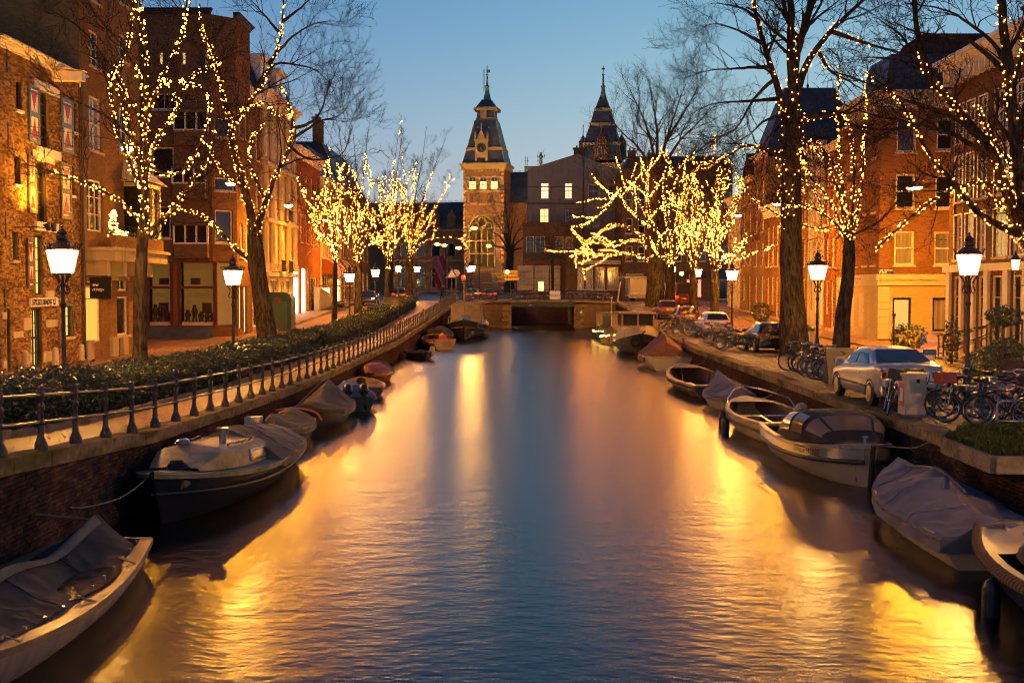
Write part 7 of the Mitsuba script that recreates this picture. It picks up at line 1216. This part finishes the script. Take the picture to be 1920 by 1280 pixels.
# ---------------------------------------------------------------- cars
mat('car_silver', prin((.42, .41, .40), .22, .5, clearcoat=.8)); mat('car_dark', prin((.012, .015, .022), .15, .2, clearcoat=1.0)); mat('car_white', prin((.55, .54, .5), .25, clearcoat=.8)); mat('car_red', prin((.10, .010, .009), .22, clearcoat=.9)); mat('tail_red', prin((.35, .012, .01), .2, spec=.8)); mat('plate', prin((.75, .42, .04), .5)); mat('car_glass', prin((.015, .018, .02), .05, spec=.9)); mat('plastic', prin((.02, .02, .02), .5))
def car(label, c, rz, paint, L=4.6, Wd=1.76, H=1.43, kind='sedan', lit_tail=0.0, lit_head=0.0, plate='48-LV-FR', z=0.0, group=None):
    """local x forward from the rear bumper"""
    k = thing('parked_car' if not (lit_tail or lit_head) else 'car', label, 'car', group); m4 = mat4((c[0], c[1], z), rz=rz); hw = Wd / 2; P_ = lambda n, m, mt, sm=False, **q: part(k, n, m, mt, sm, m=m4, **q)
    if kind == 'sedan': bel = [(0, .62), (.04, 1.0), (.12, 1.09), (.75, 1.1), (1.1, 1.05), (3.1, .95), (3.5, .9), (4.2, .8), (4.5, .68), (4.6, .5)]; ro = [(.62, 1.08), (1.45, H - .05), (1.9, H), (2.5, H), (2.9, H - .06), (3.55, .9)]
    elif kind == 'hatch': bel = [(0, .6), (.03, .9), (.08, .98), (.5, 1.0), (2.9, .96), (3.3, .9), (3.8, .8), (4.05, .66), (4.15, .5)]; ro = [(.1, .98), (.42, H - .08), (.8, H), (2.1, H), (2.5, H - .07), (3.25, .9)]
    else: bel = [(0, .6), (.03, .9), (.08, 1.1), (.5, 1.12), (3.4, 1.1), (3.9, 1.0), (4.5, .85), (4.7, .5)]; ro = [(.06, 1.1), (.12, H - .06), (.4, H), (2.8, H), (3.2, H - .1), (3.95, 1.0)]
    sc = L / bel[-1][0]; bel = [(x * sc, z_) for x, z_ in bel]; ro = [(x * sc, z_) for x, z_ in ro]; fb = interp(bel); S = np.r_[0, .03, .08, np.linspace(.2, L - .25, 20), L - .1, L - .04, L]
    def wp(x): e = min(x, L - x); return hw * (1 - .14 * max(0, 1 - e / .55) ** 2.2)
    rows = []
    for x in S:
        b_, w = fb(x), wp(x); zb = .24 + .1 * max(0, 1 - min(x, L - x) / .3); rows.append([(x, -w * .9, zb), (x, -w * .98, zb + .12), (x, -w, .55), (x, -w * .985, b_ - .14), (x, -w * .94, b_ - .03), (x, -w * .86, b_), (x, 0, b_ + .035), (x, w * .86, b_), (x, w * .94, b_ - .03), (x, w * .985, b_ - .14), (x, w, .55), (x, w * .98, zb + .12), (x, w * .9, zb)])
    m = M().grid(np.array(rows)); m.add(rows[0], [[0, i, i + 1] for i in range(1, 12)]); m.add(rows[-1], [[0, i, i + 1] for i in range(1, 12)]); P_('body', m, paint, 38)
    fr = interp(ro); X = np.linspace(ro[0][0], ro[-1][0], 22); rows = []
    def sec(x): z1 = fr(x); zb = fb(x) - .01; q = min(1, max(0, (z1 - zb) / .4)); wb = wp(x) * .93; wr = wb - .20 * q; return [(x, -wb, zb), (x, -(wb * .35 + wr * .65), zb + (z1 - zb) * .62), (x, -wr, z1 - .07 * q), (x, -wr * .82, z1 - .005), (x, 0, z1 + .025 * q), (x, wr * .82, z1 - .005), (x, wr, z1 - .07 * q), (x, wb * .35 + wr * .65, zb + (z1 - zb) * .62), (x, wb, zb)]
    P_('roof', M().grid(np.array([sec(x) for x in X])), paint, 40)
    def pane(name, pts, off): A = np.array(pts) + V(*off); P_(name, M().quad(*A), 'mat_car_glass')
    xa, xb = ro[1][0], ro[0][0]; w0, w1 = wp(xb) * .8, (wp(xa) * .93 - .2) * .88
    A = [V(xb + (xa - xb) * t, y, fr(xb + (xa - xb) * t) + .02) for t, y in ((.1, -w0), (.1, w0), (.93, w1), (.93, -w1))]; P_('rear_window', M().quad(*[p + V(-.012, 0, .01) for p in A]), 'mat_car_glass')
    xc, xd = ro[-2][0], ro[-1][0]; A = [V(xd + (xc - xd) * t, y, fr(xd + (xc - xd) * t) + .02) for t, y in ((.1, -w0), (.1, w0), (.95, w1), (.95, -w1))]; P_('windscreen', M().quad(*[p + V(.012, 0, .012) for p in A]), 'mat_car_glass')
    mid = (ro[1][0] + ro[-2][0]) / 2
    for sd in (-1, 1):
        for x0, x1 in ((ro[0][0] + .55 * (ro[1][0] - ro[0][0]), mid - .05), (mid + .05, ro[-2][0] + .35 * (xd - xc))):
            q = []
            for x, f in ((x0, 0), (x1, 0), (x1, 1), (x0, 1)):
                xx = x if f == 0 else min(max(x, ro[1][0] + .05), ro[-2][0] - .05); s_ = sec(xx); lo, hi = (V(*s_[0]), V(*s_[2])) if sd < 0 else (V(*s_[8]), V(*s_[6])); p = lo + (hi - lo) * (.16 if f == 0 else .86); md = V(*s_[1 if sd < 0 else 7]); p[1] += 0; q.append(p + V(0, sd * .028, 0))
            P_('side_window', M().quad(*q), 'mat_car_glass')
        P_('mirror', M().box((ro[-2][0] + .35, sd * (hw + .08), 1.0), (.1, .2, .13)), paint); P_('door_handle', M().box((mid - .35, sd * (hw * .985 + .01), .82), (.2, .025, .03)), paint)
        P_('sill_trim', M().box((L / 2, sd * (hw + .004), .5), (L * .5, .018, .05)), 'mat_plastic')
        for x in (.78 * sc if kind != 'van' else .8, L - .85):
            c0 = V(x, sd * (hw - .09), .31); a = np.linspace(-.15, math.pi + .15, 15); m = M(); P = np.array([[V(x + r * math.cos(t), sd * (hw + o), .31 + r * math.sin(t)) for r, o in ((.30, -.02), (.37, .012), (.385, .0))] for t in a]); m.grid(P); P_('wheel_arch', m, 'mat_plastic')
            R_ = rotx(math.pi / 2); w_ = P_('wheel', M().lathe([(0, -.1), (.24, -.1), (.31, -.085), (.315, 0), (.31, .085), (.24, .1), (0, .1)], 18, c0, R_), 'mat_rubber', 40); part(w_, 'rim', M().lathe([(0, .03), (.12, .06), (.2, .07), (.22, .11), (.205, .115), (0, .115)] if sd < 0 else [(0, -.115), (.205, -.115), (.22, -.11), (.2, -.07), (0, -.03)], 14, c0, R_), 'mat_steel', 40, m=m4)
        zt = .84 if kind != 'van' else .95; e = {'emitter': glow(V(1, .018, .006) * lit_tail)} if lit_tail else {}; P_('tail_light', M().box((.035, sd * hw * .74, zt), (.1, hw * .36, .17)), 'mat_tail_red', **e)
        e = {'emitter': glow(V(1, .95, .85) * lit_head)} if lit_head else {}; P_('headlight', M().box((L - .12, sd * hw * .72, .66), (.14, hw * .3, .13)), 'mat_steel', **e)
    P_('rear_bumper', M().box((.0, 0, .46), (.16, Wd * .93, .2)), paint); P_('bumper_strip', M().box((-.085, 0, .5), (.015, Wd * .9, .05)), 'mat_plastic'); pz = .97 if kind == 'sedan' else .78; pl = P_('number_plate', M().box((-.03, 0, pz), (.03, .54, .13)), 'mat_plate')
    t = meshkit.text_mesh(plate, .085, .004, True); tv = np.asarray(t.vertices); tv = np.c_[-.046 - tv[:, 2], -(tv[:, 0] - np.ptp(tv[:, 0]) / 2) * (.48 / np.ptp(tv[:, 0])), pz - .042 + tv[:, 1]]; part(pl, 'lettering', (tv, t.faces), 'mat_black_paint', m=m4)
    P_('underside', M().box((L / 2, 0, .27), (L * .92, Wd * .86, .1)), 'mat_plastic'); P_('aerial', M().tube([V(ro[1][0] + .3, 0, H), V(ro[1][0] + .1, 0, H + .55)], .006, 4), 'mat_plastic'); P_('exhaust', M().tube([V(-.02, -.45, .28), V(.3, -.45, .28)], .03, 6), 'mat_steel'); P_('wiper', M().box((ro[0][0] + .06, .1, fr(ro[0][0] + .06) + .04), (.02, .5, .012)), 'mat_plastic')
    return k
UP = math.pi / 2; GC = 'cars parked along the open quay'
car('silver saloon car parked tail first toward the camera, beside the grey cabinet', (10.17, 31.0), UP + .02, 'mat_car_silver', 4.6, 1.76, 1.47, z=zR(33) + .03, group=GC)
car('dark blue hatchback parked just before the thick elm trunk', (12.55, 58.3), UP, 'mat_car_dark', 4.2, 1.74, 1.44, 'hatch', plate='61-HX-RD', z=zR(60), group=GC)
car('white rounded car parked behind the slim lit tree', (12.35, 73.5), UP, 'mat_car_white', 4.1, 1.75, 1.5, 'hatch', plate='19-NB-KL', z=zR(75), group=GC); car('dark red hatchback with dark tailgate, past the white car', (12.2, 84.5), UP, 'mat_car_red', 4.0, 1.7, 1.5, 'hatch', plate='07-TS-ZP', z=zR(86), group=GC); car('red car half hidden beside the bridge elm, farthest on the open quay', (12.5, 97.5), UP, 'mat_car_red', 4.2, 1.72, 1.5, 'hatch', plate='33-GJ-VX', z=zR(99), group=GC)
v = car('red van with glowing tail lights driving away toward the bridge', (16.6, 118.5), UP + .12, 'mat_car_red', 5.0, 1.95, 2.35, 'van', lit_tail=9.0, plate='82-BD-TH', z=zR(120))
car('dark car with red tail lights on the bridge beside the lantern pair', (-2.6, 141.5), UP, 'mat_car_dark', 4.2, 1.74, 1.45, 'hatch', lit_tail=3.0, plate='50-RK-PL', z=1.7); car('dark car with lit tail lights, second on the bridge', (-4.6, 144.5), UP, 'mat_car_dark', 4.2, 1.74, 1.45, 'hatch', lit_tail=3.0, plate='25-DF-GN', z=1.7)
car('dark car with headlights on, coming along the railed quay road', (-14.7, 128.5), -UP, 'mat_car_dark', 4.4, 1.75, 1.45, 'sedan', lit_head=14.0, plate='74-XZ-TB', z=zL(128)); car('dark car with red tail light far up the railed quay road', (-12.9, 140.0), UP, 'mat_car_dark', 4.2, 1.74, 1.5, 'hatch', lit_tail=3.0, plate='90-PP-SD', z=1.68)
# ---------------------------------------------------------------- street furniture
cb = thing('utility_cabinet', 'cream electricity cabinet with an orange notice on its side, on the quay edge', 'cabinet'); C0 = V(9.55, 29.2, zR(29) - .02); R_ = rotz(.12); B = lambda m, ce, sz: m.box(C0 + R_ @ V(*ce), sz, R_)
mat('cabinet', prin(proc(streaked((.52, .44, .29), .35, (.3, .24, .15))), .5)); mat('notice_orange', prin((.5, .16, .07), .5))
part(cb, 'cabinet_box', B(M(), (0, 0, .5), (.52, .4, 1.0)), 'mat_cabinet'); part(cb, 'lid', B(M(), (0, 0, 1.04), (.6, .48, .075)), 'mat_cabinet'); part(cb, 'base', B(M(), (0, 0, .04), (.56, .44, .1)), 'mat_concrete'); part(cb, 'notice', B(M(), (-.265, 0, .56), (.01, .28, .56)), 'mat_notice_orange'); part(cb, 'notice_print', B(M(), (-.272, 0, .56), (.006, .16, .3)), 'mat_sign_white'); part(cb, 'meter_plate', B(M(), (.05, -.205, .86), (.13, .012, .2)), 'mat_stone_pale'); part(cb, 'meter_window', B(M(), (.05, -.213, .89), (.08, .006, .08)), 'mat_black_paint')
kb = thing('bike_rail', 'bent steel tube bike rail with two crossbars among the near bicycles', 'bike rail'); X0, X1, Yb = 10.15, 11.35, 25.6; part(kb, 'hoop', M().tube([(X0, Yb, .1), (X0, Yb, .72), (X0 + .04, Yb, .8), (X0 + .12, Yb, .84), (X1 - .12, Yb, .84), (X1 - .04, Yb, .8), (X1, Yb, .72), (X1, Yb, .1)], .026, 8), 'mat_steel', 60); part(kb, 'crossbar', M().tube([(X0, Yb, .42), (X1, Yb, .42)], .022, 8), 'mat_steel', 60)
st2 = thing('bike_rail', 'low steel bike rail hidden among the bicycles beyond the near one', 'bike rail'); part(st2, 'hoop', M().tube([(10.9, 29.0, .1), (10.9, 29.0, .8), (11.0, 29.0, .86), (11.9, 29.0, .86), (12.0, 29.0, .8), (12.0, 29.0, .1)], .026, 8), 'mat_steel', 60)
gc = thing('utility_cabinet', 'grey cabinet standing in the gap of the hedge', 'cabinet'); p = V(-1.32, 0, 0); px_ = on(930 - 200, 105.3, 0); m = M().box((-10.35, 105.2, zL(105) + .75), (1.25, .6, 1.6)); part(gc, 'cabinet_box', m, 'mat_concrete'); part(gc, 'lid', M().box((-10.35, 105.2, zL(105) + 1.6), (1.35, .7, .08)), 'mat_concrete'); part(gc, 'door_gap', M().box((-10.35, 104.895, zL(105) + .75), (.02, .012, 1.3)), 'mat_lead')
ur = thing('street_urinal', 'dark green metal street kiosk with rounded shoulders and a red round sign', 'kiosk'); c = gnd(526, 605, 0); F = Frame((-17.9, 86.5, .08), (1, 0, 0), (0, -1, 0)); Yk = 86.5; xa, xb = at(492, 540, Yk)[0], at(546, 540, Yk)[0]; zt = at(500, 548, Yk)[2]
m = M(); w = xb - xa; m.prism([(0, 0), (w, 0), (w, zt * .86), (w * .9, zt * .97), (w * .8, zt), (w * .2, zt), (w * .1, zt * .97), (0, zt * .86)], 0, 1.6, 1); m.xf(mat4((xa, Yk, .0))); part(ur, 'shell', m, 'mat_kiosk_green'); mat('kiosk_green', prin(proc(streaked((.010, .042, .040), .4, (.02, .03, .028))), .4)); part(ur, 'round_sign', M().lathe([(0, 0), (.2, 0), (.2, .02), (0, .03)], 14, ((xa + xb) / 2, Yk - .002, zt * .82), rotx(math.pi / 2)), 'mat_car_red'); part(ur, 'plinth', M().box(((xa + xb) / 2, Yk + .8, .1), (w + .15, 1.7, .25)), 'mat_lead'); part(ur, 'door_frame', M().box(((xa + xb) / 2, Yk - .01, zt * .42), (w * .7, .02, zt * .72)), 'mat_green_paint')
bn = thing('litter_bin', 'pale cylindrical litter bin on the pavement beside the elm trunk', 'litter bin'); p = on(1513, 57, zR(57)); part(bn, 'drum', M().lathe([(0, .1), (.36, .1), (.38, 1.05), (.38, 1.1), (0, 1.1)], 16, p), 'mat_stone_pale', 40); part(bn, 'hood', M().lathe([(.38, 1.1), (.4, 1.25), (.3, 1.36), (0, 1.42)], 16, p), 'mat_lead', 40); part(bn, 'foot', M().lathe([(.2, 0), (.2, .1)], 12, p), 'mat_iron')
mat('board', prin((.36, .27, .14), .6))
ab = thing('sandwich_board', 'blank cream sandwich board standing beside the silver car', 'sign board'); p = V(*on(1576, 39.5, zR(39)))
for s2 in (-1, 1): part(ab, 'board', M().box(p + V(0, s2 * .2, .58), (.85, .03, 1.15), rotx(s2 * .28)), 'mat_board'); 
part(ab, 'frame', M().box(p + V(0, -.215, .58), (.9, .02, 1.2), rotx(-.28)), 'mat_dark_wood')
sc = thing('scooter', 'motor scooter with a tall clear windshield behind the silver car', 'scooter'); p = V(*on(1745, 39, zR(39))); R_ = rotz(-1.9); W3_ = lambda m: m.xf(mat4(p, R=R_))
part(sc, 'body', W3_(M().prism([(-.75, .45), (-.7, .72), (-.2, .78), (-.05, .5), (.3, .35), (.55, .8), (.62, .98), (.7, .95), (.62, .5), (.4, .22), (-.5, .25)], -.17, .17, 1)), 'mat_hull_cream'); part(sc, 'seat', W3_(M().box((-.4, 0, .8), (.6, .26, .1))), 'mat_rubber'); part(sc, 'windshield', W3_(M().grid(np.array([[(.66 - .12 * t, .33 * q * (1 - .25 * t * t), .95 + .75 * t) for q in np.linspace(-1, 1, 7)] for t in np.linspace(0, 1, 6)]))), 'mat_shopglass2', 60)
scene['mat_shopglass2'] = {'type': 'thindielectric', 'int_ior': 1.5}
for x in (-.55, .68): part(sc, 'wheel', W3_(M().add(*ring(.18, .06, (x, 0, .24), 18, 8))), 'mat_rubber', 60)
part(sc, 'handlebar', W3_(M().tube([(.5, -.35, 1.05), (.58, 0, 1.0), (.5, .35, 1.05)], .02)), 'mat_black_paint'); part(sc, 'top_case', W3_(M().box((-.85, 0, .95), (.35, .4, .3))), 'mat_black_paint')
pm = thing('post_sign', 'thin post with small red topped plate rising behind the silver car roof', 'sign post'); p = V(*on(1677, 45, zR(45))); part(pm, 'post', M().tube([p, p + V(0, 0, 2.1)], .03), 'mat_wood_dark'); part(pm, 'plate', M().box(p + V(0, 0, 2.1), (.12, .05, .12)), 'mat_car_red')
# hanging lamp, added street fill lamps and other lit lamps
hl_ = thing('hanging_lamp', 'lit dish lamp hung on a wire across the side street by the brick corner', 'hanging lamp'); p = at(1715, 353, 62); part(hl_, 'shade', M().lathe([(.06, .22), (.1, .14), (.42, .05), (.42, .03)], 14, p), 'mat_lead', 40); part(hl_, 'glass', M().lathe([(0, -.14), (.22, -.1), (.38, .0), (.4, .03)], 14, p), 'mat_bulb', emitter=glow(V(1, .38, .015) * 2300, 7.0)); part(hl_, 'wire', M().tube([at(1560, 330, 74), p + V(0, 0, .3), at(2000, 300, 50)], .012, 4), 'mat_iron'); part(hl_, 'hook', M().tube([p + V(0, 0, .2), p + V(0, 0, .32)], .02, 4), 'mat_iron')
part(hl_, 'rod', M().tube([p + V(0, 0, .3), p + V(0, 0, .2)], .03, 5), 'mat_iron')
for (q, lab) in (((-14.6, 64, 8.6), 'added sodium fill lamp over the railed quay road among the leaning tree limbs'), ((-14.8, 98, 8.6), 'added sodium fill lamp over the railed quay road before the stone house'), ((-14.6, 47, 8.5), 'added sodium fill lamp over the railed quay road near the shutter warehouse'), ((-14.7, 81, 8.6), 'added sodium fill lamp over the railed quay road before the corner shop'), ((16.8, 78, 8.5), 'added sodium fill lamp over the open quay street behind the elm trunk'), ((-15, 30, 8.6), 'added sodium fill lamp over the railed quay road, outside the view'), ((-14.8, 118, 9), 'added sodium fill lamp over the railed quay road before the awning house'), ((16.9, 92, 8.6), 'added sodium fill lamp before the row of narrow houses')):  # lamps added over the streets to brighten facades, road and water
    k = thing('hanging_lamp', lab, 'hanging lamp'); q = V(*q); sd = 1 if q[0] > 0 else -1; part(k, 'shade', M().lathe([(.05, .2), (.1, .14), (.3, .05), (.3, .03)], 12, q), 'mat_lead', 40); part(k, 'glass', M().lathe([(0, -.12), (.16, -.08), (.27, .0), (.28, .03)], 12, q), 'mat_bulb', emitter=glow(V(1, .36, .015) * 2000 * {47: .3, 30: .55, 38: .5}.get(int(q[1]), 1.0), 5.0)); part(k, 'wire', M().tube([q + V(sd * 4.1, 0, .9), q + V(0, 0, .25), q + V(-sd * 3.0, 0, .8)], .01, 4), 'mat_iron'); part(k, 'rod', M().tube([q + V(0, 0, .27), q + V(0, 0, .18)], .03, 5), 'mat_iron')
wl_ = thing('wall_lantern', 'small lit lantern on an iron bracket by the stoop', 'wall lantern'); p = at(1904, 497, 42.5); a6 = np.arange(6) * math.pi / 3; g = M(); lo, hi = [p + V(.09 * math.cos(t), .09 * math.sin(t), -.18) for t in a6], [p + V(.16 * math.cos(t), .16 * math.sin(t), .18) for t in a6]
for i in range(6): j = (i + 1) % 6; g.quad(lo[i], lo[j], hi[j], hi[i])
part(wl_, 'glass', g, 'mat_bulb', emitter=glow(LAMP * 40)); part(wl_, 'roof', M().lathe([(.2, .18), (.05, .36), (.03, .46), (0, .5)], 6, p), 'mat_iron'); part(wl_, 'bracket', M().tube([p + V(0, 0, -.18), p + V(0, 0, -.7), p + V(2.6, 0, -.75)], .025), 'mat_iron')
for i, (x, y, Yd, lab, I) in enumerate(((889, 428, 205, 'orange lamp glowing before the museum great window', 40), (917, 461, 225, 'orange lamp glowing right of the museum great window', 26), (820, 458, 230, 'orange lamp before the museum wing, outer one of three', 26), (833, 460, 235, 'orange lamp before the museum wing, middle one of three', 26), (860, 465, 225, 'orange lamp before the museum wing, closest to the tower', 26))):
    k = thing('road_lamp', lab, 'street lamp'); p = at(x, y, Yd); part(k, 'bulb', M().lathe([(0, -.3), (.5, -.15), (.55, .1), (0, .3)], 10, p), 'mat_bulb', emitter=glow(V(1, .42, .04) * I, .4)); part(k, 'mast', M().tube([V(p[0] + .9, p[1], 1.66), V(p[0] + .9, p[1], p[2] + .5), p + V(0, 0, .32)], .07), 'mat_iron')
for x, y, Yd, lab in ((951, 510, 163, 'single orange globe lamp beside yellow direction signs'), (1278, 513, 150, 'orange lamp glowing between the lanterns before the far shops'), (1223, 530, 133, 'small amber lamp beside the elm trunk at the bridge')):
    k = thing('globe_lamp', lab, 'street lamp'); p = at(x, y, Yd); part(k, 'globe', M().lathe([(0, -.26), (.2, -.16), (.26, 0), (.2, .17), (0, .26)], 12, p), 'mat_bulb', emitter=glow(V(1, .45, .05) * 60, .4)); part(k, 'post', M().tube([V(p[0], p[1], 1.66), p - V(0, 0, .25)], .05), 'mat_iron')
# traffic light and signs on the bridge corner
tl = thing('traffic_light', 'traffic light showing red at the bridge corner', 'traffic light'); p = at(869, 520, 141); part(tl, 'pole', M().tube([V(p[0], p[1], 1.66), p - V(0, 0, .1)], .06), 'mat_iron'); part(tl, 'housing', M().box(p + V(0, .1, -.25), (.4, .25, 1.1)), 'mat_black_paint'); ico = trimesh.creation.icosphere(2, .27); part(tl, 'red_lens', (np.asarray(ico.vertices) * [1, .6, 1] + p + V(0, -.06, 0), ico.faces), 'mat_tail_red', emitter=glow(V(1, .02, .004) * 4))
def sign(lab, x, y, Yd, kind, w=.7):
    k = thing('road_sign', lab, 'road sign'); p = at(x, y, Yd); part(k, 'pole', M().tube([V(p[0], p[1] + .04, 1.66), V(p[0], p[1] + .04, p[2] + .4)], .035), 'mat_steel')
    if kind == 'tri': part(k, 'plate', M().add([p + V(-w * .7, 0, -.5), p + V(w * .7, 0, -.5), p + V(0, 0, .7)], [[0, 1, 2]]), 'mat_car_red'); part(k, 'field', M().add([p + V(-w * .45, -.01, -.37), p + V(w * .45, -.01, -.37), p + V(0, -.01, .42)], [[0, 1, 2]]), 'mat_sign_white')
    elif kind == 'disc': part(k, 'plate', M().lathe([(0, 0), (w * .6, 0), (w * .6, .03), (0, .03)], 16, p, rotx(math.pi / 2)), 'mat_sign_white')
    elif kind == 'blue': part(k, 'plate', M().lathe([(0, 0), (w * .6, 0), (w * .6, .03), (0, .03)], 16, p, rotx(math.pi / 2)), 'mat_sign_blue')
    else:
        for i in range(3): part(k, 'arm', M().box(p + V(.1 * i, 0, .55 - i * .5), (w * 2.4, .05, .4)), 'mat_plate')
sign('red bordered triangular warning sign at the bridge corner', 847, 513, 137, 'tri', 1.0); sign('round white sign between warning triangle and traffic light', 855, 512, 138, 'disc'); sign('yellow direction signs in a stack right of the globe lamp', 957, 517, 165, 'dir', .8); sign('yellow direction signs left of the globe lamp', 933, 520, 168, 'dir', .7); sign('round blue sign before the museum entrance', 927, 523, 160, 'blue')
po = thing('leaning_post', 'pale leaning post standing at the bridge railing before the cafe', 'post'); part(po, 'post', M().tube([at(1158, 566, 136), at(1166, 511, 136)], .08), 'mat_stone_pale'); part(po, 'lamp_head', M().tube([at(1164, 528, 135.9), at(1166, 511, 135.9)], .16), 'mat_lead')
fg = thing('banner', 'red banner hanging before the museum wing', 'banner'); p = at(826, 510, 250); part(fg, 'pole', M().tube([p + V(1, 0, -8), p + V(1, 0, 4.5)], .08), 'mat_iron'); part(fg, 'cloth', M().grid(np.array([[p + V(x + .1 * math.sin(z_ * 2), .25 * math.sin(x * 3 + z_), z_ + .5 * x) for x in np.linspace(-1.2, .95, 8)] for z_ in np.linspace(-3.2, 3.2, 9)])), 'mat_tail_red', 60)
bx = thing('flower_box', 'white painted box hung on the bridge railing over the arch', 'flower box'); part(bx, 'box', M().bb(V(4.15, 134.72, 1.95), V(5.3, 134.95, 2.9)), 'mat_sign_white'); part(bx, 'rim', M().bb(V(4.1, 134.68, 2.36), V(5.35, 134.72, 2.44)), 'mat_lead')
dv = thing('delivery_trailer', 'pale market trailer with flat roof parked at the bridge end', 'trailer'); p = V(*on(1203, 139, 1.68)); part(dv, 'box', M().box(p + V(0, 1.2, 1.5), (2.6, 2.2, 2.2)), 'mat_hull_cream'); part(dv, 'roof', M().box(p + V(-.3, 1, 2.75), (5.0, 3.0, .16)), 'mat_stone_pale'); part(dv, 'counter', M().box(p + V(0, .0, .9), (2.6, .3, .3)), 'mat_stone_pale')
for x in (-.9, .9): part(dv, 'wheel', M().lathe([(0, -.1), (.3, -.1), (.3, .1), (0, .1)], 12, p + V(x, 1.2, .3), rotx(math.pi / 2)), 'mat_rubber')
# stall and street light on the yellow house pavement
fs = thing('flower_stall', 'brightly lit flower stall under the striped awnings', 'stall'); p = at(632, 570, 118); part(fs, 'canopy', M().box((-16.9, 118, 3.4), (2.4, 6, .12)), 'mat_awning'); part(fs, 'back', M().box((-18.0, 118, 1.7), (.1, 5.6, 3.0)), 'mat_lit', emitter=glow(V(1.6, 1.2, .5) * 1.6)); part(fs, 'counter', M().box((-16.6, 118, .75), (1.4, 5.5, 1.2)), 'mat_wood_dark')
for i in range(4): part(fs, 'bouquet', M().lathe([(.12, 0), (.3, .25), (.34, .45), (.15, .6), (0, .62)], 8, (-16.5, 116.2 + i * 1.2, 1.35)), ['mat_leaf', 'mat_car_red', 'mat_leaf', 'mat_hull_cream'][i], 60)
wp_ = thing('low_wall', 'pale sloping street wall between white shop door and flower stall', 'wall'); part(wp_, 'panel', M().prism([(104.5, .1), (112, .1), (112, 2.6), (104.5, 3.3)], -18.4, -17.9, 0).xf(mat4((0, 9.5, 0))), 'mat_stone_pale')
# pedestrians: small dark figures on the bridge approach
def person(lab, x, y, z, rz, coat, stride=.25, h=1.75):
    import manifold3d as mf
    k = thing('person', lab, 'person'); s_ = h / 1.75
    J = dict(pel=(0, 0, .95), chest=(0, 0, 1.35), neck=(0, 0, 1.5), head=(.02, 0, 1.63), hl=(0, .1, .92), hr=(0, -.1, .92), kl=(stride * .6, .1, .5), kr=(-.05, -.1, .5), fl=(stride, .1, .08), fr=(-stride * 1.2, -.1, .12), tl=(stride + .17, .1, .04), tr=(-stride * 1.2 + .15, -.1, .05), sl=(0, .2, 1.42), sr=(0, -.2, 1.42), el=(-.12, .25, 1.15), er=(.1, -.25, 1.15), wl=(-.05, .25, .9), wr=(.25, -.22, .95), gl=(-.03, .25, .82), gr=(.3, -.2, .88))
    def cap(a, b_, ra, rb): return mf.Manifold.batch_hull([mf.Manifold.sphere(ra, 14).translate(J[a]), mf.Manifold.sphere(rb, 14).translate(J[b_])])
    def mesh(L): u = L[0]
    def fuse(L):
        u = L[0]
        for q in L[1:]: u = u + q
        u = u.refine_to_length(.05); m = u.to_mesh(); t = trimesh.Trimesh(m.vert_properties[:, :3], m.tri_verts); trimesh.smoothing.filter_taubin(t, iterations=8); t.apply_scale(s_); return t
    body = fuse([cap('pel', 'chest', .16, .18), cap('chest', 'neck', .15, .06), cap('neck', 'head', .06, .1), cap('sl', 'chest', .08, .12), cap('sr', 'chest', .08, .12), cap('sl', 'el', .07, .055), cap('sr', 'er', .07, .055), cap('el', 'wl', .055, .04), cap('er', 'wr', .055, .04), cap('wl', 'gl', .04, .035), cap('wr', 'gr', .04, .035), cap('hl', 'kl', .1, .07), cap('hr', 'kr', .1, .07), cap('kl', 'fl', .07, .05), cap('kr', 'fr', .07, .05), cap('fl', 'tl', .05, .035), cap('fr', 'tr', .05, .035)])
    m4 = mat4((x, y, z), rz=rz); part(k, 'body', (np.asarray(body.vertices), body.faces), coat, True, m=m4); hair = trimesh.creation.icosphere(2, .118); hair.apply_translation([-.015, 0, 1.67]); hair.apply_scale(s_); part(k, 'hair', (np.asarray(hair.vertices), hair.faces), 'mat_wood_dark', True, m=m4)
mat('coat_dark', dif((.03, .028, .03)))
person('person in a dark coat walking where the railed quay meets the bridge', at(829, 560, 137)[0], 137, 1.68, 2.4, 'mat_coat_dark')
# bollards by the houses
for i, y in enumerate((46.5, 49.5, 52.5)): b_ = thing('bollard', ['nearest', 'middle', 'farthest'][i] + ' small pale guard post at the foot of the shutter warehouse', 'bollard', 'guard stones at the warehouse wall'); part(b_, 'stone', M().lathe([(.14, 0), (.13, .55), (.1, .68), (0, .72)], 10, (-18.45, y, .1)), 'mat_stone_pale', 40)
# fallen leaves on the quays
for nme, lab, x0, x1, ya, yb, zf, n in (('leaf_litter', 'brown fallen leaves scattered over the open quay', 9.3, 14.0, 20, 62, zR, 1400), ('leaf_litter', 'brown fallen leaves scattered on the path behind the railing', -9.2, -7.7, 16, 60, zL, 500)):
    Q = np.random.default_rng(n); x = Q.uniform(x0, x1, n); y = ya + (yb - ya) * Q.uniform(0, 1, n) ** 1.6; C = np.stack([x, y, np.array([zf(v) for v in y]) + .012], 1); k = thing(nme, lab, 'leaves', kind='stuff'); put(k, leaves(C, np.tile([0, 0, 3.0], (n, 1)), .05, Q), 'mat_dry_leaf')
mat('dry_leaf', dif((.16, .085, .03)))
